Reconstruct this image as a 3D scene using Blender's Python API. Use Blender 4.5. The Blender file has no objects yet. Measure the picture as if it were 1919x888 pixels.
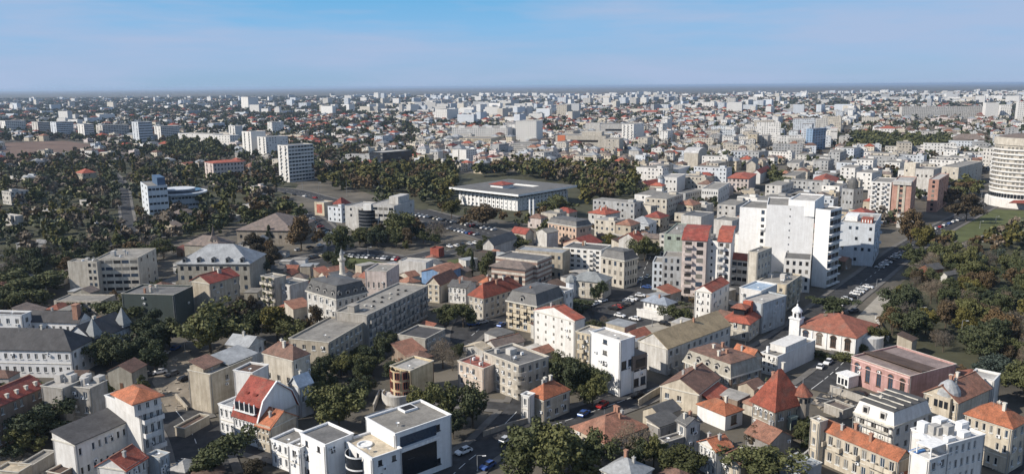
import bpy, math, random
import numpy as np
from mathutils import Vector, Matrix
sc = bpy.context.scene
COL = sc.collection
RNG = random.Random(7)
# ------------------------------------------------------------------ camera, sky, sun, exposure
cam_d = bpy.data.cameras.new('camera'); cam = bpy.data.objects.new('camera', cam_d); COL.objects.link(cam)
cam_d.sensor_fit = 'HORIZONTAL'; cam_d.sensor_width = 36.0; cam_d.lens = 36.0 * 1503.0 / 1919.0
cam_d.clip_start = 1.0; cam_d.clip_end = 250000.0
PITCH = math.atan((444 - 161.5) / 1503.0)
cam.matrix_world = Matrix.Translation((0, 0, 85)) @ Matrix.Rotation(math.pi / 2 - PITCH, 4, 'X') @ Matrix.Rotation(-0.0068, 4, 'Z')
sc.camera = cam
SUN_AZ, SUN_EL = math.radians(199), math.radians(35)          # math angle of the direction towards the sun, elevation
world = bpy.data.worlds.new('World'); sc.world = world; world.use_nodes = True
wt = world.node_tree; wn = wt.nodes; wl_ = wt.links
bg = wn['Background']; bg.inputs[1].default_value = 0.075
sky = wn.new('ShaderNodeTexSky'); sky.sky_type = 'NISHITA'; sky.sun_disc = False
sky.sun_elevation = SUN_EL; sky.sun_rotation = math.pi / 2 - SUN_AZ
sky.altitude = 50; sky.air_density = 1.0; sky.dust_density = 0.3; sky.ozone_density = 2.5
tc = wn.new('ShaderNodeTexCoord'); sep = wn.new('ShaderNodeSeparateXYZ'); wl_.new(tc.outputs['Generated'], sep.inputs[0])
K = 1 / bg.inputs[1].default_value
low = wn.new('ShaderNodeValToRGB'); le = low.color_ramp.elements                # the low sky: pale blue at the horizon, cyan blue above
le[0].position = 0.0; le[0].color = (.25, .40, .59, 1); le[1].position = .30; le[1].color = (.12, .33, .62, 1)
for pos, c in ((.03, (.26, .42, .65)), (.07, (.19, .42, .70)), (.11, (.115, .385, .68))):
    e = le.new(pos); e.color = (*c, 1)
wl_.new(sep.outputs['Z'], low.inputs['Fac'])
sc_ = wn.new('ShaderNodeVectorMath'); sc_.operation = 'SCALE'; sc_.inputs['Scale'].default_value = K; wl_.new(low.outputs['Color'], sc_.inputs[0])
wgt = wn.new('ShaderNodeMapRange'); wgt.inputs['From Min'].default_value = .12; wgt.inputs['From Max'].default_value = .5; wgt.inputs['To Min'].default_value = .88; wgt.inputs['To Max'].default_value = 0.0
wl_.new(sep.outputs['Z'], wgt.inputs['Value'])
base = wn.new('ShaderNodeMix'); base.data_type = 'RGBA'; wl_.new(wgt.outputs[0], base.inputs['Factor']); wl_.new(sky.outputs['Color'], base.inputs['A']); wl_.new(sc_.outputs[0], base.inputs['B'])
mp = wn.new('ShaderNodeMapping'); mp.inputs['Scale'].default_value = (1.3, 1.3, 11.0); mp.inputs['Location'].default_value = (.35, .1, .2)
nz = wn.new('ShaderNodeTexNoise'); nz.inputs['Scale'].default_value = 2.0; nz.inputs['Detail'].default_value = 7.0; nz.inputs['Roughness'].default_value = .55
rp = wn.new('ShaderNodeValToRGB'); rp.color_ramp.elements[0].position = .37; rp.color_ramp.elements[1].position = .60; rp.color_ramp.elements[1].color = (.85, .85, .85, 1)
mx = wn.new('ShaderNodeMix'); mx.data_type = 'RGBA'; mx.inputs['B'].default_value = (.35 * K, .44 * K, .62 * K, 1)      # thin mauve cloud
wl_.new(tc.outputs['Generated'], mp.inputs['Vector']); wl_.new(mp.outputs['Vector'], nz.inputs['Vector'])
wl_.new(nz.outputs['Fac'], rp.inputs['Fac']); wl_.new(rp.outputs['Color'], mx.inputs['Factor'])
wl_.new(base.outputs['Result'], mx.inputs['A']); wl_.new(mx.outputs['Result'], bg.inputs['Color'])
sun_d = bpy.data.lights.new('sun', 'SUN'); sun = bpy.data.objects.new('sun', sun_d); COL.objects.link(sun)
sun_d.energy = 5.0; sun_d.angle = math.radians(0.53); sun_d.color = (1.0, .925, .82)
sdir = Vector((math.cos(SUN_AZ) * math.cos(SUN_EL), math.sin(SUN_AZ) * math.cos(SUN_EL), math.sin(SUN_EL)))
sun.rotation_euler = sdir.to_track_quat('Z', 'Y').to_euler()
sc.view_settings.view_transform = 'Standard'; sc.view_settings.look = 'None'
sc.view_settings.exposure = 0.24; sc.view_settings.gamma = 1.0
cy = sc.cycles
cy.max_bounces = 4; cy.diffuse_bounces = 2; cy.glossy_bounces = 2; cy.volume_bounces = 0; cy.transmission_bounces = 2
cy.use_denoising = True; cy.use_adaptive_sampling = True; cy.caustics_reflective = False; cy.caustics_refractive = False
# ------------------------------------------------------------------ data, all in metres: x right, y ahead, z up
BUILDINGS = [
('row_house','house','long house at the left edge with faded red tile roof and small chimneys',None,[(-125.4,172.0,74.8,22.2,8.2,11.0,0,'gx',2.5,0.4,0.8,'brown2','red','slate2',0,(3,12,'p'))],[('chimrow',8)]),
('bare_house','house','bare grey plaster house with pinkish recess and cluttered flat roof beside the red roofed row',None,[(-111.3,187.9,73.6,7.8,6.7,12.5,0,'flat',0,0.4,0.8,'greyb','pale','slate2',0,0),(-105.2,189.1,75.3,5.8,6.1,12.0,0,'flat',0,0.4,0.8,'greyb','pale','slate2',(3,2,'p'),0)],[('clutter',7)]),
('corner_house','house','white corner house with bright orange hipped roof and iron balconies on its shaded street face',None,[(-84.0,170.3,53.9,5.2,15.4,14.0,0,'flat',0,0.4,0.8,'white','flat','slate2',0,(4,3,'b')),(-84.1,168.0,50.2,6.1,9.4,16.6,13.6,'hip',1.9,0.7,0.8,'white','orange','slate2',0,(1,3,'p'))],[]),
('workshop','building','long dark felt roofed workshop with white end wall by the orange roofed house',None,[(-95.1,162.8,64.1,16.4,7.5,9.5,0,'shed',1.6,0.25,0.8,'white','slate','slate2',0,(2,10,'p'))],[]),
('shed','shed','low shed with a pale beige roof at the bottom left corner',None,[(-107.5,161.8,79.0,3.7,6.0,3.5,0,'flat',0,0.4,0.8,'beige','cream','slate2',0,0)],[]),
('shed','shed','narrow grey roofed shed below the white end wall of the workshop',None,[(-106.9,165.3,80.0,7.6,3.0,3.2,0,'flat',0,0.4,0.8,'greyb','flat','slate2',0,0)],[]),
('shed','shed','brown felt roofed shed beside the rubble at the bottom left',None,[(-97.9,160.7,70.6,5.6,3.7,3.6,0,'flat',0,0.4,0.8,'brown2','brownflat','slate2',0,0)],[]),
('gabled_house','house','small house with salmon red sheet roof and white gable at the bottom edge',None,[(-80.5,154.9,73.8,6.0,7.4,7.5,0,'gx',2.2,0.4,0.8,'white','red2','slate2',(1,2,'p'),(2,4,'p'))],[]),
('annex_house','house','little blue grey flat roofed house joined to the salmon red sheet roof',None,[(-76.2,161.2,64.6,2.5,3.8,7.0,0,'flat',0,0.4,0.8,'bluegrey','pale','slate2',0,(2,2,'p'))],[]),
('glazed_pavilion','pavilion','low pavilion with a curved roof of pale glazed panels at the bottom edge',None,[(-70.9,160.7,74.2,4.9,3.8,4.0,0,'hip',1.3,0.4,0.8,'greyb','pale','slate2',0,0)],[('roofgrid',5)]),
('round_pavilion','pavilion','round pavilion with a brown roof in the lower left street',None,[(-64.8,157.1,53.5,4.7,6.4,3.6,0,'drum',0.8,0.4,0.8,'brown2','brownflat','slate2',0,0)],[]),
('arcaded_mansion','mansion','white mansion with arched loggia and dark red gambrel roof',None,[(-68.4,185.4,60.1,6.8,5.6,8.1,0,'flat',0,0.4,0.8,'purewhite','zinc','slate2',(2,3,'a'),0),(-61.0,179.9,58.4,12.6,8.5,6.9,0,'gamb',8,0.4,0.8,'purewhite','red','slate2',(2,6,'a'),0)],[('skylights',2)]),
('blank_block','building','tall white rendered block with an open dark roof behind the arcaded mansion',None,[(-66.2,193.9,69.1,6.5,5.9,14.0,0,'flat',0,0.4,0.8,'white','brownflat','slate2',0,0)],[]),
('narrow_house','house','narrow three storey house with bright orange lean-to roof beside the arcaded mansion',None,[(-57.2,177.0,58.9,8.5,4.6,6.7,0,'gy',2.6,0.4,0.8,'cream','orange','slate2',(3,3,'p'),0)],[]),
('white_shop','shop','low white shop with balcony between the narrow orange roofed house and the white office',None,[(-50.2,167.7,55.9,6.9,6.2,6.5,0,'flat',0,0.4,0.8,'purewhite','flat','slate2',(2,3,'p'),0),(-46.5,163.1,54.7,3.3,3.9,8.0,0,'flat',0,0.4,0.8,'purewhite','flat','slate2',(2,1,'p'),(2,1,'p'))],[]),
('white_office','office building','white modern office of stepped cubes with dark glass bay at the bottom centre',None,[(-40.0,159.3,48.6,7.5,9.3,10.5,0,'flat',0,0.4,0.8,'purewhite','flatdark','slate2',(3,2,'s1'),(3,2,'s1')),(-29.3,154.7,40.2,7.2,11.8,9.6,0,'flat',0,0.4,0.8,'purewhite','cream','slate2',(3,1,'s1'),(3,2,'s1')),(-25.2,160.2,41.7,15.0,11.8,12.5,0,'flat',0,0.4,0.8,'purewhite','flat','slate2',0,(3,2,'rb'))],[('glassbay',1),('loggia',1)]),
('yellow_house','apartment block','free standing cream house with bowed brick red window bay and flat grey roof',None,[(-28.1,208.5,55.7,10.0,7.3,8.9,0,'flat',0,0.4,0.8,'yellow','pale','slate2',(3,4,'red'),0)],[('terrace',1)]),
('corner_house','house','cream corner house with rounded edge and orange hipped roof above the street trees',None,[(7.8,193.7,43.6,9.9,6.1,6.4,0,'hip',2.6,0.25,0.8,'cream','orange','slate2',(2,2,'few'),(2,3,'p'))],[('chim',3)]),
('white_annex','house','thin white annex left of the cream corner house with rounded edge',None,[(4.1,193.1,53.9,2.5,2.5,7.5,0,'flat',0,0.4,0.8,'white','flat','slate2',(2,1,'p'),0)],[]),
('long_house','house','long single storey house with weathered orange tile roof beside the bare tree',None,[(20.9,172.3,37.3,14.4,11.1,4.6,0,'hip',3.2,0.4,0.8,'cream','orange2','slate2',(1,4,'p'),(1,4,'p'))],[('chim',2)]),
('grey_house','house','grey roofed house of joined lean-to parts right of the bare tree',None,[(34.5,177.7,35.0,6.7,4.1,6.0,0,'shed',1,0.4,0.8,'grey','slate2','slate2',0,(1,3,'p')),(39.9,174.0,27.4,4.2,3.3,8.0,0,'gy',1.2,0.4,0.8,'white2','slate2','slate2',(2,1,'p'),(2,1,'p')),(34.8,171.2,31.8,6.3,2.5,5.0,0,'flat',0,0.4,0.8,'grey','flat','slate2',0,(1,3,'p'))],[]),
('white_house','house','white walled house with bright orange hipped roof and recessed porch',None,[(52.9,188.1,34.7,6.5,9.2,4.2,0,'hip',1.8,0.35,0.8,'purewhite','orange','slate2',0,(1,1,'door'))],[('chim',1)]),
('vine_house','house','vine covered white house with orange roof running into a brown tiled part',None,[(44.2,163.4,28.6,4.6,5.4,6.8,0,'gx',1.6,0.4,0.8,'white','orange','slate2',(2,4,'a'),0),(48.6,160.5,36.7,4.1,6.1,5.2,0,'gx',1.2,0.4,0.8,'cream','brown','slate2',(1,3,'a'),0)],[]),
('tiled_cottage','cottage','cottage with faded orange brown tile roof and grey shaded end in front of the villa',None,[(58.3,170.8,31.0,7.4,6.9,5.0,0,'gy',2,0.4,0.8,'grey','orange2','slate2',0,(1,2,'few'))],[]),
('turreted_villa','villa','stone villa with steep red pyramid roof and small round turret',None,[(62.8,181.2,29.3,9.8,7.2,8.2,0,'pyr',8.5,0.6,0.8,'stone','red3','slate2',(2,4,'a'),(2,3,'p'))],[('turret',1),('chim',3),('bay',1)]),
('terrace_row','row houses','long cream row with bright orange roof and balconies at the bottom right',None,[(79.9,155.2,32.1,4.6,19.5,8.2,0,'gy',1.6,0.3,0.8,'cream','orange','slate2',(2,9,'b'),0),(68.8,169.3,28.8,2.7,2.5,10.5,0,'flat',0,0.4,0.8,'cream','flat','slate2',(3,1,'p'),0)],[('chim',3)]),
('low_house','house','small orange roof corner at the bottom edge below the long cream row',None,[(81.7,154.3,38.8,5.3,4.3,4.0,0,'gx',1.2,0.4,0.8,'cream','orange','slate2',0,0)],[]),
('unfinished_house','house','grey white house under construction with open mansard frame and scaffold boards',None,[(87.2,172.6,32.6,14.5,9.8,8.0,0,'mans',3,0.4,0.6,'white','slateopen','white',(2,3,'p'),(2,4,'p'))],[('scaffold',1)]),
('roof_terrace_block','apartment block','white block with cluttered roof terrace and umbrella at the right bottom',None,[(88.2,152.2,24.5,11.4,8.6,13.0,0,'flat',0,0.4,0.8,'white','white2','slate2',0,(4,6,'p')),(83.3,149.5,28.7,9.1,4.3,11.0,0,'flat',0,0.4,0.8,'white','white2','slate2',(3,1,'few'),(3,3,'p'))],[('terrboxes',1)]),
('hip_roofed_house','house','cream two storey house with wide orange hipped roof at the right edge',None,[(109.0,164.4,35.1,7.2,9.9,11.0,0,'hip',3,0.4,0.8,'cream','orange','slate2',(3,6,'p'),(3,2,'p'))],[('chim',3)]),
('pink_hall','hall','pink hall with tall arched windows and a long parapet',None,[(106.5,204.3,28.0,19.7,18.7,8.0,0,'flat',0,0.4,0.8,'pink','mauve','slate2',(1,5,'A'),0)],[('kiosk',1)]),
('gabled_villa','villa','cream villa with orange roof broken by a grey zinc dome next to the pink hall',None,[(108.9,185.3,35.0,16.3,8.4,8.5,0,'gx',3,0.4,0.8,'cream','orange2','slate2',(2,5,'p'),0)],[('zincdome',1),('chim',3)]),
('white_cube','house','white flat roofed cube house behind the gabled villa at the park edge',None,[(125.3,198.2,47.2,6.7,5.7,9.0,0,'flat',0,0.4,0.8,'white','pale','slate2',(2,2,'few'),0)],[]),
('tile_shelter','shelter','small crimson hipped roof shelter between the church and the pink hall',None,[(112.8,227.5,30.6,8.1,3.6,4.5,0,'hip',2,0.4,0.8,'white','red','slate2',0,(1,2,'p'))],[]),
('church','church','white church with long red tile roof,arched windows and domed bell tower',None,[(109.0,244.0,47.3,19.0,18.8,6.0,0,'hip',4.2,0.5,0.8,'white','red4','slate2',(1,4,'A'),0)],[('belltower',1),('apse',1)]),
('blank_wall_house','house','tall white house with a huge blank side wall near the church',None,[(77.9,225.5,42.5,23.1,5.3,6.3,0,'flat',0,0.4,0.8,'white','flat','slate2',(3,3,'p'),0)],[('upper',1)]),
('mansard_mansion','mansion','weathered grey mansion with ornate dormers and patchy brown mansard roof',None,[(60.2,210.8,35.1,12.9,17.2,5.5,0,'mans',3.4,0.4,1.0,'stone2','brown','stone2',(2,8,'o'),(2,4,'p'))],[('dormersL',5),('chim',4)]),
('red_house','house','small house with orange roof squeezed behind the weathered mansard mansion',None,[(67.8,218.4,36.7,5.5,6.6,8.0,0,'gy',2.4,0.4,0.8,'cream','orange','slate2',0,0)],[]),
('cream_house','house','cream house with large blank gable and brown roof before the mansard mansion',None,[(48.6,198.4,54.0,14.8,11.0,5.8,0,'gx',3.0,0.1,0.8,'cream','brown','slate2',(1,3,'few'),0)],[('chim',1),('sideroof',1)]),
('white_modern_house','office building','narrow bright white modern building with brown cube and black vertical banner',None,[(33.5,213.6,38.5,6.0,13.8,9.8,0,'flat',0,0.4,0.8,'purewhite','pale','slate2',(3,1,'few'),(2,2,'glass')),(29.5,210.5,40.1,6.0,11.4,16.4,0,'flat',0,0.4,0.8,'purewhite','pale','slate2',(5,1,'sl'),(1,2,'glass'))],[('browncube',1),('banner',1)]),
('cream_block','apartment block','cream flat fronted block with stacked balconies left of the bright white modern building',None,[(23.2,228.7,51.7,7.5,5.4,12.5,0,'flat',0,0.4,0.8,'yellowp','pale','slate2',(4,3,'edgeb'),0)],[]),
('gable_block','apartment block','tall white gable block with red roof and blind niches beside the square',None,[(19.4,240.7,44.2,4.9,17.9,13.2,0,'gx',2.6,0.05,0.8,'white','red2','slate2',(5,5,'niche'),0)],[]),
('stepped_block','apartment block','cream apartment block with stepped grey roof and rounded corner balconies',None,[(1.6,208.4,40.6,11.2,15.6,10.3,0,'flat',0,0.4,0.8,'cream2','flatdark','slate2',(4,6,'p'),(3,4,'p')),(-8.2,213.0,49.0,7.2,10.1,7.8,0,'flat',0,0.4,0.8,'pinkcream','redflat','slate2',(2,4,'p'),0)],[('cornerbalc',3),('clutter',5)]),
('low_house','house','low house with cracked pale roof behind the stepped cream block',None,[(-9.3,240.3,54.6,3.7,6.9,4.2,0,'gx',1.0,0.4,0.8,'white2','cream','slate2',0,0)],[]),
('low_house','house','low house with grey brown roof beside the crossing and behind the stepped cream block',None,[(-5.2,241.4,37.1,11.1,6.1,4.5,0,'gx',1.6,0.4,0.8,'white2','brown3','slate2',0,0)],[]),
('tenement','apartment block','long grey tenement with flat patched roof and shaded balconies on the street side',None,[(-47.4,252.5,68.2,42.2,12.4,12.0,0,'flat',0,0.4,0.8,'greyb','flat','slate2',0,(4,13,'b')),(-55.5,232.0,72.5,24.7,13.9,9.5,0,'flat',0,0.4,0.8,'beige','flat','slate2',(2,4,'few'),(3,8,'p'))],[('vents',12)]),
('low_wing','building','low dark roofed building in the shade at the foot of the long tenement',None,[(-28.1,249.0,63.3,12.0,10.9,5.0,0,'flat',0,0.4,0.8,'greyb','slate','slate2',0,(2,8,'p'))],[]),
('mansard_block','apartment block','pale apartment block with dark grey mansard roof and chamfered corner near the minaret',None,[(-61.8,272.6,47.3,13.5,18.6,12.1,0,'mans',4.2,0.4,1.4,'white2','slate2','slate2',(3,5,'o'),(3,5,'o'))],[('dormers',4)]),
('white_townhouse','house','white townhouse with flat grey roof left of the dark mansard block',None,[(-85.8,300.7,57.1,9.6,9.1,10.2,0,'flat',0,0.4,0.8,'white2','flat','slate2',(3,2,'p'),0)],[]),
('vine_block','apartment block','cream block with green planted balconies at the street bend',None,[(-91.7,300.8,56.5,5.8,7.8,13.0,0,'flat',0,0.4,0.8,'cream2','flat','slate2',(4,3,'b'),0)],[('planters',1)]),
('pink_block','apartment block','white block with pale pink pilasters beyond the long tenement roof',None,[(-49.9,311.3,78.0,13.7,9.3,13.0,0,'flat',0,0.4,0.8,'pinkw','flat','slate2',(1,4,'strips'),0)],[]),
('plain_block','building','plain whitewashed block with flat roof near the blue roof',None,[(-38.5,349.3,70.3,7.8,13.6,8.0,0,'flat',0,0.4,0.8,'white2','pale','slate2',0,0)],[]),
('blue_roofed_shop','shop','shop with a bright blue gable front and dark blue side wall',None,[(-29.5,332.5,61.9,14.3,11.0,7.0,0,'gx',1.6,0.4,0.8,'bluew','orange2','slate2',0,0)],[]),
('dormer_house','house','half timbered house with pinkish tile roof and front dormer below the blue roof',None,[(-28.9,310.1,65.2,14.7,5.9,7.7,0,'gx',3,0.4,0.8,'cream','orange2','slate2',(3,2,'p'),0)],[]),
('ornate_house','house','ornate white house with arched windows and grey roof left of the red hipped corner house',None,[(-18.2,308.3,68.3,9.3,8.0,7.0,0,'gy',1.5,0.4,0.8,'white','slate2','slate2',(2,4,'a'),0)],[]),
('red_hip_house','house','large cream corner house with bright red hipped roof and bay window',None,[(-10.6,285.2,49.7,22.5,7.6,8.7,0,'hip',4.2,0.4,0.8,'cream2','red3','slate2',(3,3,'p'),(3,7,'p'))],[('chim',2)]),
('tile_house','house','low house with orange roof peeping behind the red hipped corner house',None,[(-9.3,302.0,54.0,5.2,4.3,10.0,0,'hip',2,0.4,0.8,'cream','orange','slate2',0,0)],[]),
('balcony_block','apartment block','cream block with dark grey mansard roof and front balconies behind the tall white gable',None,[(8.4,268.6,52.8,17.5,13.1,10.2,0,'mans',3.6,0.4,1.5,'yellowp','slate2','slate2',(4,4,'b'),(2,4,'p'))],[('dormersL',1)]),
('curved_parapet_house','house','white house with curved parapet behind the dark mansard balcony block',None,[(18.9,281.2,50.8,5.4,14.2,12.0,0,'flat',0,0.4,0.8,'white','slate2','slate2',0,(3,2,'p'))],[]),
('striped_villa','villa','brick and white striped building with brown hipped front and taller flat rear',None,[(10.6,330.5,60.0,13.4,20.5,12.5,0,'flat',0,0.6,0.8,'striped','slate2','slate2',(1,5,'few'),(2,3,'p')),(5.3,323.9,63.2,9.4,15.8,10.6,0,'hip',2,0.9,0.8,'striped','brown3','slate2',(1,4,'A'),0)],[]),
('beige_block','building','long beige ornate building with pale metal roof behind the striped villa',None,[(22.4,349.0,66.8,10.2,22.7,12.0,0,'flat',0,0.4,0.8,'beige','zinc','slate2',(3,8,'a'),0)],[]),
('white_flats','apartment block','white five storey block of flats with stacked balconies left of the corner palace',None,[(40.3,354.9,64.1,14.1,18.8,11.9,0,'flat',0,0.4,0.8,'white','flatdark','slate2',(5,6,'flats'),0)],[('chim',3)]),
('corner_palace','palace','ornate cream corner building with dark mansard roof on the little square',None,[(47.4,331.3,45.2,9.5,12.4,12.3,0,'mans',3.2,0.4,1.5,'cream2','slate2','slate2',(3,4,'o'),(3,5,'o'))],[]),
('grey_roof_villa','villa','cream villa with rounded grey hipped roof facing the square',None,[(36.6,313.3,64.4,10.1,13.8,7.3,0,'hip',2.8,0.5,0.8,'cream2','zinc2','slate2',(2,4,'p'),0)],[('lturret',1)]),
('pavilion_villa','villa','small white villa with blue grey hipped roof and low terrace on the square',None,[(56.6,285.0,47.1,5.6,10.1,5.7,0,'hip',2,0.8,0.8,'white','zinc3','slate2',(2,5,'p'),(1,2,'p'))],[('terracew',1)]),
('tower_house','house','slim white tower house with red gable roof and rows of tiny windows',None,[(71.9,280.6,54.3,17.4,6.4,11.6,0,'gx',2,0.15,0.8,'white','red2','slate2',(4,3,'tiny'),(3,3,'p'))],[]),
('belvedere_villa','villa','cream villa with red tiled cornice roof and little roof belvedere',None,[(79.3,258.7,54.7,13.7,9.3,6.3,0,'hipt',1.3,0.6,0.8,'cream2','red2','slate2',(2,3,'p'),(2,4,'p'))],[('belvedere',1)]),
('ochre_roof_hall','hall','long hall with plain ochre roof and white gable end',None,[(45.9,227.4,43.1,34.2,10.8,8.5,0,'gx',3.6,0.3,0.8,'white2','ochre','slate2',0,(2,11,'p'))],[]),
('balcony_tower','apartment block','tall pinkish apartment building with deep red roofs and stacked balconies',None,[(78.2,316.4,71.4,19.3,9.6,23.5,0,'shed2',3.2,0.4,0.8,'pinkw','red','slate2',(7,2,'bl'),0),(83.2,317.5,54.3,7.0,5.0,23.0,0,'flat',0,0.4,0.8,'white','flat','slate2',(8,1,'tiny'),0),(88.0,316.2,70.5,20.5,5.1,23.0,0,'shed2',3.2,0.4,0.8,'white','red2','slate2',(7,2,'bl'),0)],[]),
('green_block','apartment block','pale green sided apartment block left of the tall pinkish balcony building',None,[(74.6,342.8,68.1,29.6,8.4,21.0,0,'flat',0,0.4,0.8,'green','flat','slate2',(6,2,'top'),0)],[('clutter',4)]),
('modernist_block','apartment block','grey white stepped modernist block with curved balconies facing the square',None,[(63.5,328.0,74.1,12.1,4.7,12.0,0,'flat',0,0.4,0.8,'bluewhite','flat','slate2',(4,2,'p'),0),(69.2,319.8,72.2,11.2,7.8,16.0,0,'flat',0,0.4,0.8,'grey2','flat','slate2',(5,3,'p'),0)],[]),
('terraced_flats','apartment block','white block with orange roof strip and rounded balconies right of the tall pinkish building',None,[(99.4,322.7,56.3,11.0,11.3,13.4,0,'flat',0,0.4,0.8,'white','flat','slate2',(4,5,'strip'),(4,3,'b'))],[('redstrip',1)]),
('slim_block','apartment block','slim cream block with gabled top and shaded blue side behind the terraced flats',None,[(95.3,304.5,48.5,12.8,4.0,21.0,0,'flat',0,0.4,0.8,'cream2','flat','slate2',0,(5,4,'p'))],[]),
('low_flats','apartment block','white flats with a dark flat roof at the foot of the huge white slab',None,[(122.9,322.2,68.9,20.2,10.5,14.0,0,'flat',0,0.4,0.8,'white','slate2','slate2',(4,4,'p'),(4,3,'p'))],[]),
('cream_flats','apartment block','cream modern flats with open balconies on the shaded boulevard side',None,[(103.7,294.5,54.4,19.3,11.1,10.7,0,'flat',0,0.4,0.8,'yellowp','flat','slate2',(2,3,'few'),(4,3,'b'))],[('clutter',5)]),
('dark_flats','apartment block','pale roofed block with a dark shaded side wall behind the belvedere villa',None,[(86.1,267.2,41.2,15.7,7.8,11.0,0,'flat',0,0.4,0.8,'bluegrey','pale','slate2',0,(3,4,'few'))],[]),
('roof_pool_house','house','white house with blue terrace roof between the tower house and the cream modern flats',None,[(89.5,280.1,47.6,13.4,8.3,12.0,0,'flat',0,0.4,0.8,'white','bluepale','slate2',(2,2,'few'),0)],[]),
('white_slab','apartment block','huge plain white slab block with a row of tiny windows and shaded balconies',None,[(128.2,335.6,70.7,25.7,19.4,34.1,0,'flat',0,0.4,0.8,'purewhite','flat','slate2',(11,1,'dots'),0),(127.8,334.9,59.6,23.3,10.7,36.5,30,'flat',0,0.4,0.8,'purewhite','pale','slate2',0,0),(132.7,329.9,45.0,11.2,6.4,33.4,0,'flat',0,0.4,0.8,'purewhite','flatdark','slate2',0,(9,3,'slabb')),(115.1,357.4,62.8,24.5,12.1,30.0,0,'flat',0,0.4,0.8,'purewhite','flat','slate2',(9,4,'last'),0)],[]),
('shaded_flats','apartment block','white roofed block standing in the shadow of the huge white slab',None,[(169.9,369.6,61.0,34.2,15.4,20.5,0,'flat',0,0.4,0.8,'bluewhite','pale','slate2',(4,5,'few'),(4,3,'b'))],[('redbox',1),('clutter',5)]),
('white_flats','apartment block','cream fronted flats with corner balconies left of the salmon tower block',None,[(234.6,492.5,57.8,27.4,11.6,25.0,0,'flat',0,0.4,0.8,'white','flat','slate2',(8,4,'flats'),0)],[]),
('salmon_tower','apartment block','salmon and cream tower block above the boulevard trees',None,[(243.9,485.9,59.7,40.7,10.7,25.1,0,'flat',0,0.4,0.8,'salmon','pale','slate2',(8,1,'stripe'),(8,7,'p'))],[('creamstripe',1)]),
('salmon_tower','apartment block','second salmon fronted block right behind the salmon and cream tower',None,[(284.3,530.8,54.3,45.8,6.1,21.9,0,'flat',0,0.4,0.8,'salmon','pale','slate2',(7,1,'edgeb'),(7,4,'p'))],[]),
('cream_tower','apartment block','cream stepped block behind the salmon and cream tower',None,[(303.9,602.4,35.5,6.2,8.7,26.0,0,'flat',0,0.4,0.8,'cream2','pale','slate2',(2,2,'few'),0),(313.4,593.8,49.4,23.9,12.5,22.0,0,'flat',0,0.4,0.8,'white2','flat','slate2',(2,4,'p'),0)],[]),
('cream_tower','apartment block','tall cream block with a deep blue shaded side along the boulevard',None,[(367.9,658.3,46.3,72.6,13.0,16.8,0,'flat',0,0.4,0.8,'cream2','flat','slate2',(5,2,'few'),(6,6,'p'))],[]),
('pale_flats','apartment block','pale block with many windows left of the round hotel tower',None,[(470.1,777.7,20.5,7.9,15.1,22.2,0,'flat',0,0.4,0.8,'white2','flat','slate2',(6,4,'p'),0)],[]),
('round_tower','hotel','round white hotel tower ringed with balcony bands at the right edge',None,[(363.8,561.3,0.0,23.0,23.0,47.2,0,'round',0,0.4,0.8,'white','flat','slate2',0,0)],[('podium',1)]),
('eaves_block','office building','square white office with a wide overhanging flat roof and inner courtyard',None,[(4.0,547.9,48.7,56.9,57.1,8.9,0,'flat',0,0.4,0.8,'purewhite','flat','slate2',(3,14,'p'),(3,14,'p'))],[('bigeaves',1)]),
('glass_office','office building','white modern office with curved dark glass front beside the boulevard',None,[(-69.3,466.7,70.3,26.6,17.8,16.3,0,'flat',0,0.4,0.8,'white2','pale','slate2',(4,5,'strip'),(3,3,'few')),(-85.3,471.7,68.6,20.0,16.3,15.0,0,'flat',0,0.4,0.8,'white2','pale','slate2',(4,2,'few'),0)],[('curvedglass',1)]),
('orange_kiosk','kiosk','orange and cream cube building with a red mural',None,[(-125.9,532.6,59.6,9.3,8.7,9.1,0,'flat',0,0.4,0.8,'yellowp','pale','slate2',(1,1,'mural'),0)],[]),
('dome_house','house','white house with red hipped roof left of the white modern office',None,[(-114.5,534.4,61.4,8.9,7.5,7.6,0,'hip',4,0.4,0.8,'white','red','slate2',0,0)],[]),
('stone_hall','hall','stone hall with big brown grey hipped roof among dark trees',None,[(-120.4,433.1,83.8,35.5,32.1,8.0,0,'hip',7,0.6,0.8,'stone','brown3','slate2',(1,7,'p'),0)],[]),
('spire_house','house','old grey roofed house with a small pointed spire left of the stone hall',None,[(-145.1,389.3,72.5,12.8,20.6,8.0,0,'hip',4,0.4,0.8,'stone2','brown3','slate2',0,(2,3,'p'))],[('spire',1)]),
('zinc_roof_building','building','large building with pale zinc hipped roof and rounded corner',None,[(-110.5,329.2,87.9,20.0,30.8,12.5,0,'hip',6.5,0.5,0.8,'stone2','zinc','slate2',(3,9,'p'),0)],[('dormersL',5)]),
('red_roof_house','house','tall bare walled house with dull red roof in front of the zinc roofed building',None,[(-113.9,293.7,63.1,14.5,10.2,13.0,0,'gx',2.6,0.4,0.8,'beige','red','slate2',0,(3,4,'few'))],[('chim',2)]),
('grey_flats','apartment block','cream grey six storey flats with strip windows standing alone at left',None,[(-173.0,326.5,85.7,5.9,12.8,14.4,0,'flat',0,0.4,0.8,'cream2','flat','slate2',(5,6,'rcol'),0),(-157.7,330.5,93.8,20.8,17.3,15.1,0,'flat',0,0.4,0.8,'cream2','flat','slate2',(5,5,'strip'),(5,3,'few'))],[('clutter',6)]),
('annex_building','building','low cream annex in front of the lone six storey flats',None,[(-157.9,298.0,85.8,10.0,18.9,5.1,0,'flat',0,0.4,0.8,'cream2','flat','slate2',(2,6,'p'),0)],[]),
('netted_block','building','dark green netted building under renovation',None,[(-122.2,280.4,82.7,13.5,20.1,12.0,0,'flat',0,0.4,0.8,'net','flatdark','slate2',(5,9,'dash'),0)],[('chim',5)]),
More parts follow.
